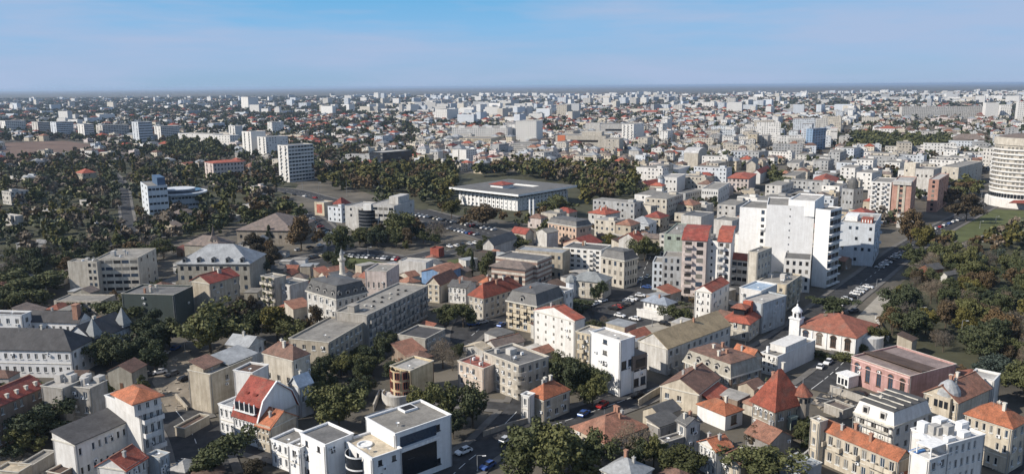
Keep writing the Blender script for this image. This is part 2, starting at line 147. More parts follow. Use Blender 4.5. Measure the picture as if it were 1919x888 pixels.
('school','school','big white school with slate roofs and two pointed gables at left',None,[(-131.5,228.5,85.8,10.9,34.1,8.7,0,'hip',5,0.4,0.8,'purewhite','slate','slate2',(2,14,'p'),(2,3,'p')),(-130.5,239.4,74.4,15.7,11.0,8.5,0,'gx',4.2,0.4,0.8,'bluewhite','slate','slate2',0,(2,9,'p')),(-158.6,250.1,83.2,4.5,13.2,13.5,0,'flat',0,0.4,0.8,'purewhite','slate','slate2',(3,4,'p'),(3,1,'p')),(-141.5,251.9,82.4,6.3,20.4,10.5,0,'gy',2.5,0.4,0.8,'purewhite','slate','slate2',(2,8,'p'),0)],[('spires',2),('stack',1)]),
('ruined_house','house','crumbling beige house with patched roof and purple brown shaded wall',None,[(-79.6,200.6,63.6,15.1,8.2,11.2,0,'flat',0,0.4,0.8,'beige','pale','slate2',0,(2,4,'few'))],[('tilepatch',1),('clutter',3)]),
('zinc_house','house','house with folded pale zinc roof behind the crumbling beige house',None,[(-77.1,224.4,69.8,7.0,7.9,11.0,0,'gy',2,0.4,0.8,'white2','zinc','slate2',0,(2,2,'p'))],[]),
('patched_house','house','house with brown tile roof,broken terrace and shaded side wall beneath the tenement',None,[(-58.5,203.8,57.8,6.0,11.9,14.0,0,'hip',2.6,0.2,0.8,'cream2','brown','slate2',(1,3,'p'),(3,3,'few')),(-60.5,205.4,54.0,7.0,11.9,10.0,0,'flat',0,0.4,0.8,'white2','brownflat','slate2',(1,2,'glass'),0)],[('chim',1)]),
('annex_house','house','white annex with icy blue sheet roof behind the dark red gambrel roof',None,[(-55.6,197.7,52.7,4.2,3.8,9.0,0,'gx',2.2,0.4,0.8,'bluewhite','icy','slate2',0,(1,2,'p'))],[]),
('gable_house','house','yellow gabled house with red roof at the edge of the dark park trees',None,[(109.7,644.6,50.0,23.3,9.0,5.6,0,'gx',3,0.4,0.8,'yellow','red','slate2',(2,3,'p'),0)],[]),
('white_villa','villa','white rounded villa with red side roof near the yellow gabled house',None,[(131.9,636.9,65.0,29.9,13.1,12.4,0,'flat',0,0.4,0.8,'white','pale','slate2',(2,4,'a'),0)],[('lturret',1)]),
('white_cube','house','plain white cube house behind the white rounded villa',None,[(149.5,716.3,60.0,34.0,9.5,11.0,0,'flat',0,0.4,0.8,'white','pale','slate2',0,0)],[]),
('school_house','school','white fronted building with two rows of seven windows',None,[(146.9,566.4,65.0,45.0,11.8,11.9,0,'flat',0,0.4,0.8,'white','flat','slate2',(2,7,'p'),(2,5,'p'))],[]),
('long_block','building','long low grey block in shade left of the white fronted building',None,[(125.1,572.6,50.0,28.4,7.8,8.5,0,'flat',0,0.4,0.8,'grey2','flat','slate2',0,(2,8,'p'))],[]),
('pink_house','house','pinkish white house with flat red roof and many balconies',None,[(190.2,640.4,65.0,39.9,16.5,10.8,0,'hip',2,0.7,0.8,'pinkw','red2','slate2',(3,5,'p'),0)],[]),
('yellow_tower','apartment block','yellow tower with a picture painted side in the middle distance',None,[(335.1,1099.1,70.0,45.0,12.0,18.1,0,'flat',0,0.4,0.8,'yellowp','flat','slate2',(4,2,'p'),0)],[]),
('domed_block','apartment block','cream block with a vaulted top above the white rooftops',None,[(192.1,827.2,65.0,45.0,14.4,16.0,0,'vault',4,0.4,0.8,'cream2','white2','slate2',0,(5,5,'p'))],[]),
('white_flats','apartment block','pale blue white four storey flats with dark shed roof in the middle of the town',None,[(264.7,886.6,70.0,20.0,21.8,11.8,0,'flat',0,0.4,0.8,'bluewhite','flat','slate2',(3,6,'b'),0)],[]),
('gable_house','house','tall cream gable wall half hidden by trees',None,[(227.3,745.9,70.0,45.0,8.2,12.5,0,'gx',3,0.4,0.8,'cream2','slate2','slate2',0,0)],[]),
('red_house','house','white gabled house with crimson roof beside the tall cream gable',None,[(215.5,692.6,60.0,41.3,6.9,9.3,0,'gx',3,0.4,0.8,'white','red','slate2',0,0)],[]),
('plain_block','building','plain grey white box building above the cream terrace house',None,[(275.2,765.9,65.0,45.0,11.3,10.7,0,'flat',0,0.4,0.8,'white2','flat','slate2',(3,3,'few'),0)],[]),
('terrace_house','house','cream grey terrace house with flat roof below the plain grey white box',None,[(236.6,665.4,60.0,45.0,10.8,9.8,0,'flat',0,0.4,0.8,'cream2','flat','slate2',(2,3,'p'),(2,3,'p'))],[]),
('cream_villa','villa','cream villa with red corner roofs above the huge white slab',None,[(241.2,594.7,65.0,45.0,17.4,11.6,0,'hip',4,0.4,0.8,'yellowp','red2','slate2',(2,4,'few'),0)],[]),
('blue_tower','office building','blue glass tower in the middle distance',None,[(391.4,1047.9,45.0,40.0,8.7,27.6,0,'flat',0,0.4,0.8,'blueglass','flat','slate2',(8,2,'p'),(8,5,'strip'))],[]),
('white_office','office building','white four storey office left of the blue glass tower',None,[(375.9,1031.9,75.0,20.0,20.2,15.0,0,'flat',0,0.4,0.8,'white2','flat','slate2',(4,9,'p'),0)],[]),
('white_tower','apartment block','white tower with a brown base right of the blue glass tower',None,[(468.1,1158.3,70.0,20.0,9.4,22.9,0,'flat',0,0.4,0.8,'white','red2','slate2',(2,2,'strip'),0)],[]),
('theatre','theatre','broad theatre with brown hipped roof and columned front',None,[(647.7,1099.9,70.0,20.0,40.3,8.7,0,'hip',7,0.8,0.8,'cream2','brown3','slate2',(1,12,'p'),0)],[]),
('long_slab','apartment block','very long pale slab block on the skyline at right',None,[(1137.2,1942.6,82.0,20.0,190.3,29.1,0,'flat',0,0.4,0.8,'white2','flat','slate2',(8,46,'p'),0)],[]),
('white_tower','apartment block','white tower closing the right end of the very long slab',None,[(1130.6,1882.0,78.0,20.0,27.2,39.2,0,'flat',0,0.4,0.8,'white','flat','slate2',0,0)],[]),
('white_tower','apartment block','white tower with dark side just right of the end tower of the long slab',None,[(1174.5,1905.1,70.0,20.0,22.0,33.5,0,'flat',0,0.4,0.8,'white','flat','slate2',(9,5,'p'),0)],[]),
('white_tower','apartment block','pale tower cut by the right edge of the picture',None,[(1176.7,1845.1,70.0,20.0,21.2,42.0,0,'flat',0,0.4,0.8,'white','flat','slate2',(9,5,'p'),0)],[]),
('tile_villa','villa','white villa with broad orange red roof before the dark tree belt',None,[(634.4,1328.2,70.0,20.0,24.9,12.2,0,'hip',4,0.4,0.8,'white','red2','slate2',(2,5,'p'),0)],[]),
('white_complex','apartment block','white cube at the left of the long white complex',None,[(156.5,1427.6,75.0,25.0,25.8,19.6,0,'flat',0,0.4,0.8,'white2','flat','slate2',0,0)],[]),
('white_complex','apartment block','long white complex with a dark window slot',None,[(203.0,1347.0,80.0,45.0,54.2,21.2,0,'flat',0,0.4,0.8,'white2','flat','slate2',(1,1,'slot'),0)],[]),
('white_complex','apartment block','white tower block with balconies and dark right side at the end of the white complex',None,[(183.1,1208.2,60.0,42.4,18.9,27.8,0,'flat',0,0.4,0.8,'white','flat','slate2',(7,3,'b'),(6,3,'few'))],[]),
('mall','shopping centre','long low pale shopping building with an orange panel',None,[(130.9,1117.5,75.0,45.0,71.1,16.2,0,'flat',0,0.4,0.8,'cream2','flat','slate2',(1,1,'slot'),0)],[('orangepanel',1)]),
('cube_block','apartment block','cream cube block in front of the long low pale shopping building',None,[(136.3,1018.4,72.0,30.4,19.9,18.2,0,'flat',0,0.4,0.8,'cream2','flat','slate2',(4,4,'few'),0)],[]),
('white_tower','apartment block','white tower with pink tinged windows left of the dark trees',None,[(37.1,1199.6,70.0,31.3,32.1,33.9,0,'flat',0,0.4,0.8,'white','flat','slate2',(10,9,'p'),0)],[]),
('long_slab','apartment block','long white apartment slab with stepped roofline in the middle distance',None,[(-6.1,1262.6,80.0,45.0,88.6,20.7,0,'flat',0,0.4,0.8,'white','flat','slate2',(7,26,'p'),(7,3,'p'))],[('roofsteps',4)]),
('low_block','apartment block','cream lower block in front of the long white stepped slab',None,[(-29.3,1152.1,75.0,42.0,47.5,11.4,0,'flat',0,0.4,0.8,'yellowp','flat','slate2',(4,16,'p'),0)],[]),
('low_block','apartment block','pale block below the white tower with pink tinged windows',None,[(26.0,1044.3,75.0,45.0,28.0,11.0,0,'flat',0,0.4,0.8,'white2','flat','slate2',(4,10,'p'),0)],[]),
('twin_block','apartment block','left one of two white blocks with dark sides at the park edge',None,[(-60.7,916.7,60.0,7.8,8.1,14.0,0,'flat',0,0.4,0.8,'white','flat','slate2',0,(5,2,'p'))],[]),
('twin_block','apartment block','right one of two white blocks with dark sides at the park edge',None,[(-51.2,909.5,55.0,19.0,10.1,14.5,0,'flat',0,0.4,0.8,'white','flat','slate2',0,(5,5,'p'))],[]),
('yellow_block','building','yellow cube building behind the central trees',None,[(-94.8,881.4,60.0,16.2,10.9,11.1,0,'flat',0,0.4,0.8,'yellowp','flat','slate2',0,0)],[]),
('dark_office','office building','dark glass office with white roof edge beyond the round trees',None,[(-139.8,872.6,50.0,42.7,22.2,15.1,0,'flat',0,0.4,0.8,'darkglass','pale','slate2',(4,6,'strip'),(3,8,'strip'))],[]),
('white_tower','apartment block','white tower with balconied front and broad blue shaded side beside the roundabout',None,[(-202.4,728.5,52.0,28.5,15.1,33.5,0,'flat',0,0.4,0.8,'white','flat','slate2',(10,2,'b'),(10,8,'strip'))],[]),  # dark glass strips on the broad side add to its shade
('white_tower','apartment block','slim white tower left of the white tower by the roundabout',None,[(-306.5,1006.4,52.0,33.1,18.0,24.6,0,'flat',0,0.4,0.8,'white','flat','slate2',(8,2,'b'),(8,8,'few'))],[]),
('white_tower','apartment block','white tower at the far left of the trio beside the roundabout',None,[(-330.1,1023.9,52.0,21.6,19.8,30.4,0,'flat',0,0.4,0.8,'white','flat','slate2',(9,2,'b'),0)],[]),
('white_tower','apartment block','small far white tower above the trio of towers',None,[(-451.1,1320.3,52.0,14.0,18.3,24.3,0,'flat',0,0.4,0.8,'white','flat','slate2',(7,2,'b'),0)],[]),
('pink_flats','apartment block','pinkish block with red edged roof and purple grey shaded side',None,[(-266.5,716.0,40.0,28.0,21.5,19.1,0,'hip',1.5,0.4,0.8,'pinkw','red2','slate2',(5,2,'b'),(5,9,'p'))],[]),
('blue_office','office building','stepped blue grey modern office with long curved terraces at left',None,[(-246.6,540.0,32.0,12.6,32.1,20.1,0,'flat',0,0.4,0.8,'bluewhite','flat','slate2',(5,2,'strip'),(4,5,'strip')),(-241.5,563.7,32.0,18.8,31.3,10.7,0,'flat',0,0.4,0.8,'bluewhite','pale','slate2',0,(2,8,'strip'))],[('bluesteps',1)]),
('slab_tower','apartment block','first from the left of the slab blocks in a row above bare ground','row of slab blocks at left',[(-985.2,1576.4,48.0,35.7,28.8,24.8,0,'flat',0,0.4,0.8,'white','flat','slate2',(8,2,'b'),(8,10,'strip'))],[]),  # slab towers: dense dark glass strips deepen the shade of the broad side
('slab_tower','apartment block','second from the left of the slab blocks in a row above bare ground','row of slab blocks at left',[(-875.2,1496.1,48.0,20.0,31.0,25.5,0,'flat',0,0.4,0.8,'white2','flat','slate2',(8,2,'b'),(8,10,'strip'))],[]),
('slab_tower','apartment block','third from the left of the slab blocks in a row above bare ground','row of slab blocks at left',[(-801.8,1426.2,48.0,28.3,28.3,28.0,0,'flat',0,0.4,0.8,'bluewhite','flat','slate2',(8,2,'b'),(8,10,'strip'))],[]),
('slab_tower','apartment block','fourth from the left of the slab blocks in a row above bare ground','row of slab blocks at left',[(-718.7,1360.8,48.0,15.5,27.8,26.8,0,'flat',0,0.4,0.8,'white','flat','slate2',(8,2,'b'),(8,10,'strip'))],[]),
('slab_tower','apartment block','fifth from the left of the slab blocks in a row above bare ground','row of slab blocks at left',[(-700.9,1386.7,48.0,45.0,27.3,23.6,0,'flat',0,0.4,0.8,'white2','flat','slate2',(8,2,'b'),(8,10,'strip'))],[]),
('slab_tower','apartment block','sixth from the left of the slab blocks in a row above bare ground','row of slab blocks at left',[(-586.0,1271.2,48.0,22.1,23.3,33.4,0,'flat',0,0.4,0.8,'bluewhite','flat','slate2',(8,2,'b'),(8,10,'strip'))],[]),
('slab_tower','apartment block','seventh from the left of the slab blocks in a row above bare ground','row of slab blocks at left',[(-578.1,1333.1,48.0,31.9,23.5,23.6,0,'flat',0,0.4,0.8,'white','flat','slate2',(8,2,'b'),(8,10,'strip'))],[]),
('white_tower','apartment block','lone white tower block high on the left skyline',None,[(-1033.8,3198.3,50.0,45.0,49.4,49.7,0,'flat',0,0.4,0.8,'white','flat','slate2',(9,4,'p'),0)],[]),
('white_tower','apartment block','white and cream tower pair beyond the red rooftops',None,[(-158.1,1997.9,55.0,45.0,37.9,29.9,0,'flat',0,0.4,0.8,'white','flat','slate2',(8,6,'strips'),0)],[]),
('tall_flats','apartment block','pale tower with a stepped top behind the white cube complex',None,[(147.0,2145.2,70.0,45.0,28.1,34.9,0,'flat',0,0.4,0.8,'cream2','flat','slate2',(8,5,'p'),0)],[]),
('red_hall','hall','distant hall with a long bright red roof',None,[(411.8,2290.3,75.0,45.0,48.0,10.4,0,'gy',4,0.4,0.8,'white2','red2','slate2',0,0)],[]),
('low_block','apartment block','white apartment block behind the dark park trees at left',None,[(-526.3,1441.7,60.0,26.3,22.5,10.4,0,'flat',0,0.4,0.8,'white','flat','slate2',(4,6,'p'),(4,4,'p'))],[]),
('low_block','apartment block','stepped white block left of the tower trio',None,[(-414.2,1187.4,60.0,18.0,36.9,16.4,0,'flat',0,0.4,0.8,'white','flat','slate2',(4,6,'p'),(4,4,'p'))],[]),
('low_block','apartment block','long white low block with dark tree belt before it',None,[(-452.6,1223.7,60.0,20.2,79.6,16.1,0,'flat',0,0.4,0.8,'white','flat','slate2',(4,6,'p'),(4,4,'p'))],[]),
('orange_wing','villa','peach coloured ornate building with grey mansard roofs above the parking lane',None,[(34.4,421.7,42.2,11.9,21.5,11.0,0,'mans',2.5,0.4,1.2,'peach','slate2','slate2',(3,8,'a'),(2,5,'p'))],[]),
('red_roof_hall','hall','long crimson tile roof behind the white five storey flats',None,[(37.2,390.7,50.5,13.5,14.4,7.0,0,'gx',3,0.4,0.8,'peach','red','slate2',0,0)],[]),
('grey_gable_house','house','grey house with long pitched roof and ivy covered side by the boulevard parking',None,[(-9.2,393.6,60.2,23.4,6.3,7.0,0,'gx',3,0.4,0.8,'white2','slate2','slate2',0,0)],[]),
('red_house','house','house with a crimson roof beside the ivy covered grey house',None,[(7.2,418.6,47.1,6.5,10.5,8.0,0,'gy',2.4,0.4,0.8,'cream2','red','slate2',0,0)],[]),
('brown_house','house','dark brick house with white gable end near the peach building',None,[(18.4,415.8,42.6,8.5,8.1,9.0,0,'gx',1.6,0.4,0.8,'white2','flat','slate2',0,0)],[]),
('red_house','house','house with orange red hipped roof and chimneys right of the peach building',None,[(55.5,468.8,46.1,14.3,12.9,10.0,0,'hip',3,0.4,0.8,'white2','red2','slate2',(2,2,'p'),0)],[('chim',5)]),
('red_gable_house','house','pair of orange red gables with white trims above the corner palace',None,[(61.5,385.4,44.4,7.5,11.6,10.0,0,'gx',3.4,0.4,0.8,'white2','red2','slate2',0,0)],[('chim',2)]),
('yellow_house','house','pale yellow house with brown side roof above the dark flat roof',None,[(85.6,488.3,36.2,5.7,16.2,12.0,0,'flat',0,0.4,0.8,'cream2','flat','slate2',(2,3,'few'),(3,3,'p'))],[]),
('dark_roof_house','house','pale house with dark flat roof behind the green sided block',None,[(105.3,440.2,54.7,19.1,11.8,13.0,0,'flat',0,0.4,0.8,'white2','slate2','slate2',0,0)],[]),
('dark_roof_house','house','grey white block house left of the huge white slab',None,[(116.8,419.4,52.7,14.9,10.2,14.0,0,'flat',0,0.4,0.8,'white2','flat','slate2',0,(3,3,'few'))],[]),
('white_house','house','white walled house stepping up beside the tall red roofs',None,[(112.5,365.6,55.7,14.5,9.1,16.0,0,'flat',0,0.4,0.8,'white','flat','slate2',0,(3,3,'few'))],[]),
('old_house','house','brown roofed old house half hidden behind the green sided block',None,[(74.7,397.2,64.3,9.3,8.9,9.0,0,'gy',1.5,0.4,0.8,'beige','brown3','slate2',(2,3,'p'),0)],[]),
('red_house','house','red roofed house above the shaded flats by the boulevard',None,[(202.1,449.9,49.1,13.4,11.3,12.0,0,'hip',2.6,0.4,0.8,'white2','red','slate2',(2,3,'few'),0)],[]),
('domed_building','building','dark domed building above the huge white slab at right',None,[(220.9,514.3,40.7,13.1,7.9,18.0,0,'dome',7,0.4,0.8,'grey2','slate2','slate2',(3,3,'p'),(3,3,'p'))],[]),
('brown_roof_hut','hut','grey pitched roof hut with a brick red gable wall in the park',None,[(185.3,346.1,25.6,8.5,5.9,4.0,0,'gx',1.8,0.4,0.8,'brick','slate2','slate2',0,0)],[]),
('brown_roof_hut','hut','smaller grey roofed hut beside the brick red gable hut',None,[(188.5,338.3,29.0,7.6,3.2,3.4,0,'gx',1,0.4,0.8,'white2','slate2','slate2',0,0)],[]),
('low_hall','hall','long white roofed low hall among the trees at left',None,[(-247.0,416.4,86.5,7.3,15.9,5.0,0,'gx',0.8,0.4,0.8,'white2','pale','slate2',0,0)],[]),
('low_house','house','low blue grey house behind bushes at the left edge',None,[(-201.4,328.2,82.9,7.5,8.6,6.0,0,'hip',2,0.4,0.8,'bluewhite','slate2','slate2',(1,3,'p'),0)],[]),
('low_house','house','small house with dull orange roof at the left edge among bushes',None,[(-207.4,319.6,74.8,5.2,7.5,5.0,0,'hip',2,0.4,0.8,'beige','orange2','slate2',0,0)],[]),
('red_kiosk','kiosk','red boxy building beside the striped villa parking',None,[(-36.9,395.1,63.6,5.2,5.1,5.0,0,'flat',0,0.4,0.8,'redwall','red','slate2',0,0)],[]),
('ruin_house','house','roofless dark walled house by the conifers left of the striped villa',None,[(-11.2,368.1,51.1,5.9,9.1,8.0,0,'flat',0,0.4,0.8,'darkwall','brownflat','slate2',0,0)],[]),
('roofless_ruin','ruin','roofless remains of a low beige house between the dusty yard and the mansion',None,[(-81.2,186.0,68.8,8.6,3.1,2.6,0,'flat',0,0.4,0.8,'beige','brownflat','slate2',0,0)],[]),
('long_shed','shed','long low shed with a rusty roof along the yard behind the pink hall street',None,[(84.9,194.5,32.0,4.4,5.7,2.6,0,'flat',0,0.4,0.8,'greyb','brown3','slate2',0,0)],[]),
('store_house','shed','low tiled outhouse beside the conifer and the red hipped corner house',None,[(-20.9,348.1,59.2,5.2,4.9,4.0,0,'gx',1.2,0.4,0.8,'beige','brown3','slate2',0,0)],[]),
('grey_outbuilding','shed','grey flat outbuilding in the shade at the right edge of the villa yard',None,[(61.0,158.4,34.9,7.6,6.1,4.0,0,'flat',0,0.4,0.8,'bluegrey','zinc2','slate2',0,0)],[]),
('folded_roof_house','house','white and pale grey roofed house with a small dome at the bottom edge',None,[(24.0,150.3,47.5,7.3,7.6,6.5,0,'hip',2.5,0.4,0.8,'white','zinc','slate2',0,0)],[('chim',1)]),
('skyline_tower','apartment block','slim white distant tower,first from the left along the skyline','distant apartment towers',[(-714.3,2501.3,62.0,9.2,19.9,24.4,0,'flat',0,0.4,0.8,'white','flat','slate2',(8,4,'p'),0)],[]),
('skyline_tower','apartment block','broad bluish distant tower,second from the left along the skyline','distant apartment towers',[(-851.4,3385.0,62.0,26.0,43.9,21.9,0,'flat',0,0.4,0.8,'bluewhite','flat','slate2',(8,4,'p'),0)],[]),
('skyline_tower','apartment block','stocky grey white distant tower,third from the left along the skyline','distant apartment towers',[(-894.0,3972.4,62.0,31.5,33.7,33.4,0,'flat',0,0.4,0.8,'white2','flat','slate2',(8,4,'p'),0)],[]),
('skyline_tower','apartment block','slim white distant tower,fourth from the left along the skyline','distant apartment towers',[(-675.3,3114.5,62.0,18.8,21.1,20.2,0,'flat',0,0.4,0.8,'white','flat','slate2',(8,4,'p'),0)],[]),
('skyline_tower','apartment block','slim bluish distant tower,fifth from the left along the skyline','distant apartment towers',[(-744.3,3718.2,62.0,15.2,24.9,36.1,0,'flat',0,0.4,0.8,'bluewhite','flat','slate2',(8,4,'p'),0)],[]),
('skyline_tower','apartment block','slim grey white distant tower,sixth from the left along the skyline','distant apartment towers',[(-425.6,2588.0,62.0,11.2,17.0,23.5,0,'flat',0,0.4,0.8,'white2','flat','slate2',(8,4,'p'),0)],[]),
('skyline_tower','apartment block','slim white distant tower,seventh from the left along the skyline','distant apartment towers',[(-943.5,5784.6,62.0,24.9,37.8,44.8,0,'flat',0,0.4,0.8,'white','flat','slate2',(8,4,'p'),0)],[]),
('skyline_tower','apartment block','slim bluish distant tower,eighth from the left along the skyline','distant apartment towers',[(-898.8,5765.6,62.0,25.1,28.1,40.9,0,'flat',0,0.4,0.8,'bluewhite','flat','slate2',(8,4,'p'),0)],[]),
('skyline_tower','apartment block','slim grey white distant tower,ninth from the left along the skyline','distant apartment towers',[(-338.5,2522.4,62.0,8.6,12.2,32.8,0,'flat',0,0.4,0.8,'white2','flat','slate2',(8,4,'p'),0)],[]),
('skyline_tower','apartment block','broad white distant tower,tenth from the left along the skyline','distant apartment towers',[(-317.4,2566.5,62.0,45.0,16.5,30.0,0,'flat',0,0.4,0.8,'white','flat','slate2',(8,4,'p'),0)],[]),
('skyline_tower','apartment block','stocky bluish distant tower,eleventh from the left along the skyline','distant apartment towers',[(-110.3,2264.8,62.0,17.6,24.4,20.6,0,'flat',0,0.4,0.8,'bluewhite','flat','slate2',(8,4,'p'),0)],[]),
('skyline_tower','apartment block','stocky grey white distant tower,twelfth from the left along the skyline','distant apartment towers',[(-92.1,3194.7,62.0,25.7,21.8,26.9,0,'flat',0,0.4,0.8,'white2','flat','slate2',(8,4,'p'),0)],[]),
('skyline_tower','apartment block','stocky white distant tower,thirteenth from the left along the skyline','distant apartment towers',[(75.6,2939.0,62.0,26.2,26.1,24.8,0,'flat',0,0.4,0.8,'white','flat','slate2',(8,4,'p'),0)],[]),
('skyline_tower','apartment block','broad bluish distant tower,fourteenth from the left along the skyline','distant apartment towers',[(251.1,3742.8,62.0,45.0,40.6,31.5,0,'flat',0,0.4,0.8,'bluewhite','flat','slate2',(8,4,'p'),0)],[]),
('skyline_tower','apartment block','stocky grey white distant tower,fifteenth from the left along the skyline','distant apartment towers',[(351.1,3607.6,62.0,31.2,35.9,30.4,0,'flat',0,0.4,0.8,'white2','flat','slate2',(8,4,'p'),0)],[]),
('skyline_tower','apartment block','stocky white distant tower,sixteenth from the left along the skyline','distant apartment towers',[(431.2,3584.2,62.0,26.1,27.7,30.2,0,'flat',0,0.4,0.8,'white','flat','slate2',(8,4,'p'),0)],[]),
('skyline_tower','apartment block','stocky bluish distant tower,seventeenth from the left along the skyline','distant apartment towers',[(501.3,3563.6,62.0,41.1,29.8,32.3,0,'flat',0,0.4,0.8,'bluewhite','flat','slate2',(8,4,'p'),0)],[]),
('skyline_tower','apartment block','stocky grey white distant tower,eighteenth from the left along the skyline','distant apartment towers',[(531.8,3456.8,62.0,41.3,28.7,31.3,0,'flat',0,0.4,0.8,'white2','flat','slate2',(8,4,'p'),0)],[]),
('skyline_tower','apartment block','stocky white distant tower,nineteenth from the left along the skyline','distant apartment towers',[(604.6,3636.2,62.0,37.3,27.5,30.6,0,'flat',0,0.4,0.8,'white','flat','slate2',(8,4,'p'),0)],[]),
('skyline_tower','apartment block','broad bluish distant tower,twentieth from the left along the skyline','distant apartment towers',[(513.9,2656.4,62.0,35.5,41.6,22.4,0,'flat',0,0.4,0.8,'bluewhite','flat','slate2',(8,4,'p'),0)],[]),
('skyline_tower','apartment block','broad grey white distant tower,twenty-first from the left along the skyline','distant apartment towers',[(535.8,2543.8,62.0,29.8,30.9,23.1,0,'flat',0,0.4,0.8,'white2','flat','slate2',(8,4,'p'),0)],[]),
('skyline_tower','apartment block','broad white distant tower,twenty-second from the left along the skyline','distant apartment towers',[(713.5,2854.5,62.0,45.0,41.6,24.1,0,'flat',0,0.4,0.8,'white','flat','slate2',(8,4,'p'),0)],[]),
('skyline_tower','apartment block','stocky bluish distant tower,twenty-third from the left along the skyline','distant apartment towers',[(731.2,2785.8,62.0,38.9,22.0,23.5,0,'flat',0,0.4,0.8,'bluewhite','flat','slate2',(8,4,'p'),0)],[]),
('skyline_tower','apartment block','broad grey white distant tower,twenty-fourth from the left along the skyline','distant apartment towers',[(947.5,3432.9,62.0,45.0,38.1,28.9,0,'flat',0,0.4,0.8,'white2','flat','slate2',(8,4,'p'),0)],[]),
('skyline_tower','apartment block','slim white distant tower,twenty-fifth from the left along the skyline','distant apartment towers',[(737.5,2451.6,62.0,31.8,15.9,20.7,0,'flat',0,0.4,0.8,'white','flat','slate2',(8,4,'p'),0)],[]),
('skyline_tower','apartment block','stocky bluish distant tower,twenty-sixth from the left along the skyline','distant apartment towers',[(913.4,2942.7,62.0,45.0,20.8,28.6,0,'flat',0,0.4,0.8,'bluewhite','flat','slate2',(8,4,'p'),0)],[]),
('skyline_tower','apartment block','stocky grey white distant tower,twenty-seventh from the left along the skyline','distant apartment towers',[(921.5,2622.7,62.0,45.0,19.9,20.4,0,'flat',0,0.4,0.8,'white2','flat','slate2',(8,4,'p'),0)],[]),
('skyline_tower','apartment block','stocky white distant tower,twenty-eighth from the left along the skyline','distant apartment towers',[(706.0,1807.9,62.0,38.2,12.4,16.5,0,'flat',0,0.4,0.8,'white','flat','slate2',(8,4,'p'),0)],[]),
('skyline_tower','apartment block','broad bluish distant tower,twenty-ninth from the left along the skyline','distant apartment towers',[(780.4,1909.0,62.0,45.0,15.4,21.2,0,'flat',0,0.4,0.8,'bluewhite','flat','slate2',(8,4,'p'),0)],[]),
('skyline_tower','apartment block','stocky grey white distant tower,thirtieth from the left along the skyline','distant apartment towers',[(1584.6,3781.1,62.0,45.0,25.4,24.5,0,'flat',0,0.4,0.8,'white2','flat','slate2',(8,4,'p'),0)],[]),
('skyline_tower','apartment block','stocky white distant tower,thirty-first from the left along the skyline','distant apartment towers',[(1353.5,3054.4,62.0,45.0,22.2,23.8,0,'flat',0,0.4,0.8,'white','flat','slate2',(8,4,'p'),0)],[]),
('skyline_tower','apartment block','stocky bluish distant tower,thirty-second from the left along the skyline','distant apartment towers',[(2153.7,4131.0,62.0,20.0,29.0,26.7,0,'flat',0,0.4,0.8,'bluewhite','flat','slate2',(8,4,'p'),0)],[]),
('skyline_tower','apartment block','stocky grey white distant tower,thirty-third from the left along the skyline','distant apartment towers',[(2280.8,4241.8,62.0,20.0,29.6,27.4,0,'flat',0,0.4,0.8,'white2','flat','slate2',(8,4,'p'),0)],[]),
('skyline_tower','apartment block','stocky white distant tower,thirty-fourth from the left along the skyline','distant apartment towers',[(2257.4,3802.1,62.0,20.0,25.9,24.6,0,'flat',0,0.4,0.8,'white','flat','slate2',(8,4,'p'),0)],[]),
('park_building','building','low white hall in the left park by the viaduct parapet',None,[(-443.2,738.2,60.0,9.9,35.3,4.9,0,'flat',2.5,0.4,0.8,'white2','pale','slate2',(1,4,'p'),0)],[]),
('park_building','building','low beige hall among trees left of the park road',None,[(-349.7,661.9,60.0,9.5,29.8,4.5,0,'flat',2.5,0.4,0.8,'beige','pale','slate2',(1,4,'p'),0)],[]),
('park_building','building','grey hall in the left woodland below the viaduct',None,[(-310.6,533.7,60.0,5.6,22.0,4.7,0,'flat',2.5,0.4,0.8,'greyb','zinc','slate2',(1,4,'p'),0)],[]),
('park_building','building','long flat white pavilion beside the park road',None,[(-302.6,581.9,60.0,6.4,22.8,3.9,0,'flat',2.5,0.4,0.8,'white2','flat','slate2',(1,4,'p'),0)],[]),
('park_building','building','pale box building at the left edge in the woodland',None,[(-312.5,498.3,60.0,5.0,15.2,6.8,0,'flat',2.5,0.4,0.8,'white2','pale','slate2',(1,4,'p'),0)],[]),
('park_building','building','low brown roofed house left of the spire house',None,[(-201.5,473.5,60.0,5.7,14.8,3.6,0,'gx',2.5,0.4,0.8,'beige','brown3','slate2',(1,4,'p'),0)],[]),
('park_building','building','white canopy hall on the roundabout lawn',None,[(-180.8,561.0,60.0,6.0,13.5,3.4,0,'flat',2.5,0.4,0.8,'white2','pale','slate2',(1,4,'p'),0)],[]),
('park_building','building','long white canopy left of the stone hall',None,[(-179.0,511.1,60.0,5.3,12.6,3.8,0,'flat',2.5,0.4,0.8,'white2','pale','slate2',(1,4,'p'),0)],[]),
('park_building','building','small red roofed house in the park under the pinkish block',None,[(-339.9,840.8,60.0,13.5,18.7,5.6,0,'gx',2.5,0.4,0.8,'beige','red4','slate2',(1,4,'p'),0)],[]),
('park_building','building','brown roofed house by the bare ground',None,[(-482.4,989.8,60.0,10.9,21.3,5.3,0,'gx',2.5,0.4,0.8,'beige','brown3','slate2',(1,4,'p'),0)],[]),
('park_building','building','white house among the central park trees',None,[(-109.4,684.3,60.0,11.0,11.8,4.6,0,'gx',2.5,0.4,0.8,'white2','red4','slate2',(1,4,'p'),0)],[]),
('park_building','building','pale pavilion in the central park left of the white square office',None,[(-76.7,678.9,60.0,7.8,11.3,3.7,0,'flat',2.5,0.4,0.8,'white2','pale','slate2',(1,4,'p'),0)],[]),
('park_building','building','brown roofed pavilion in the central park',None,[(-146.4,721.2,60.0,9.5,9.5,3.9,0,'gx',2.5,0.4,0.8,'beige','brown3','slate2',(1,4,'p'),0)],[]),
]
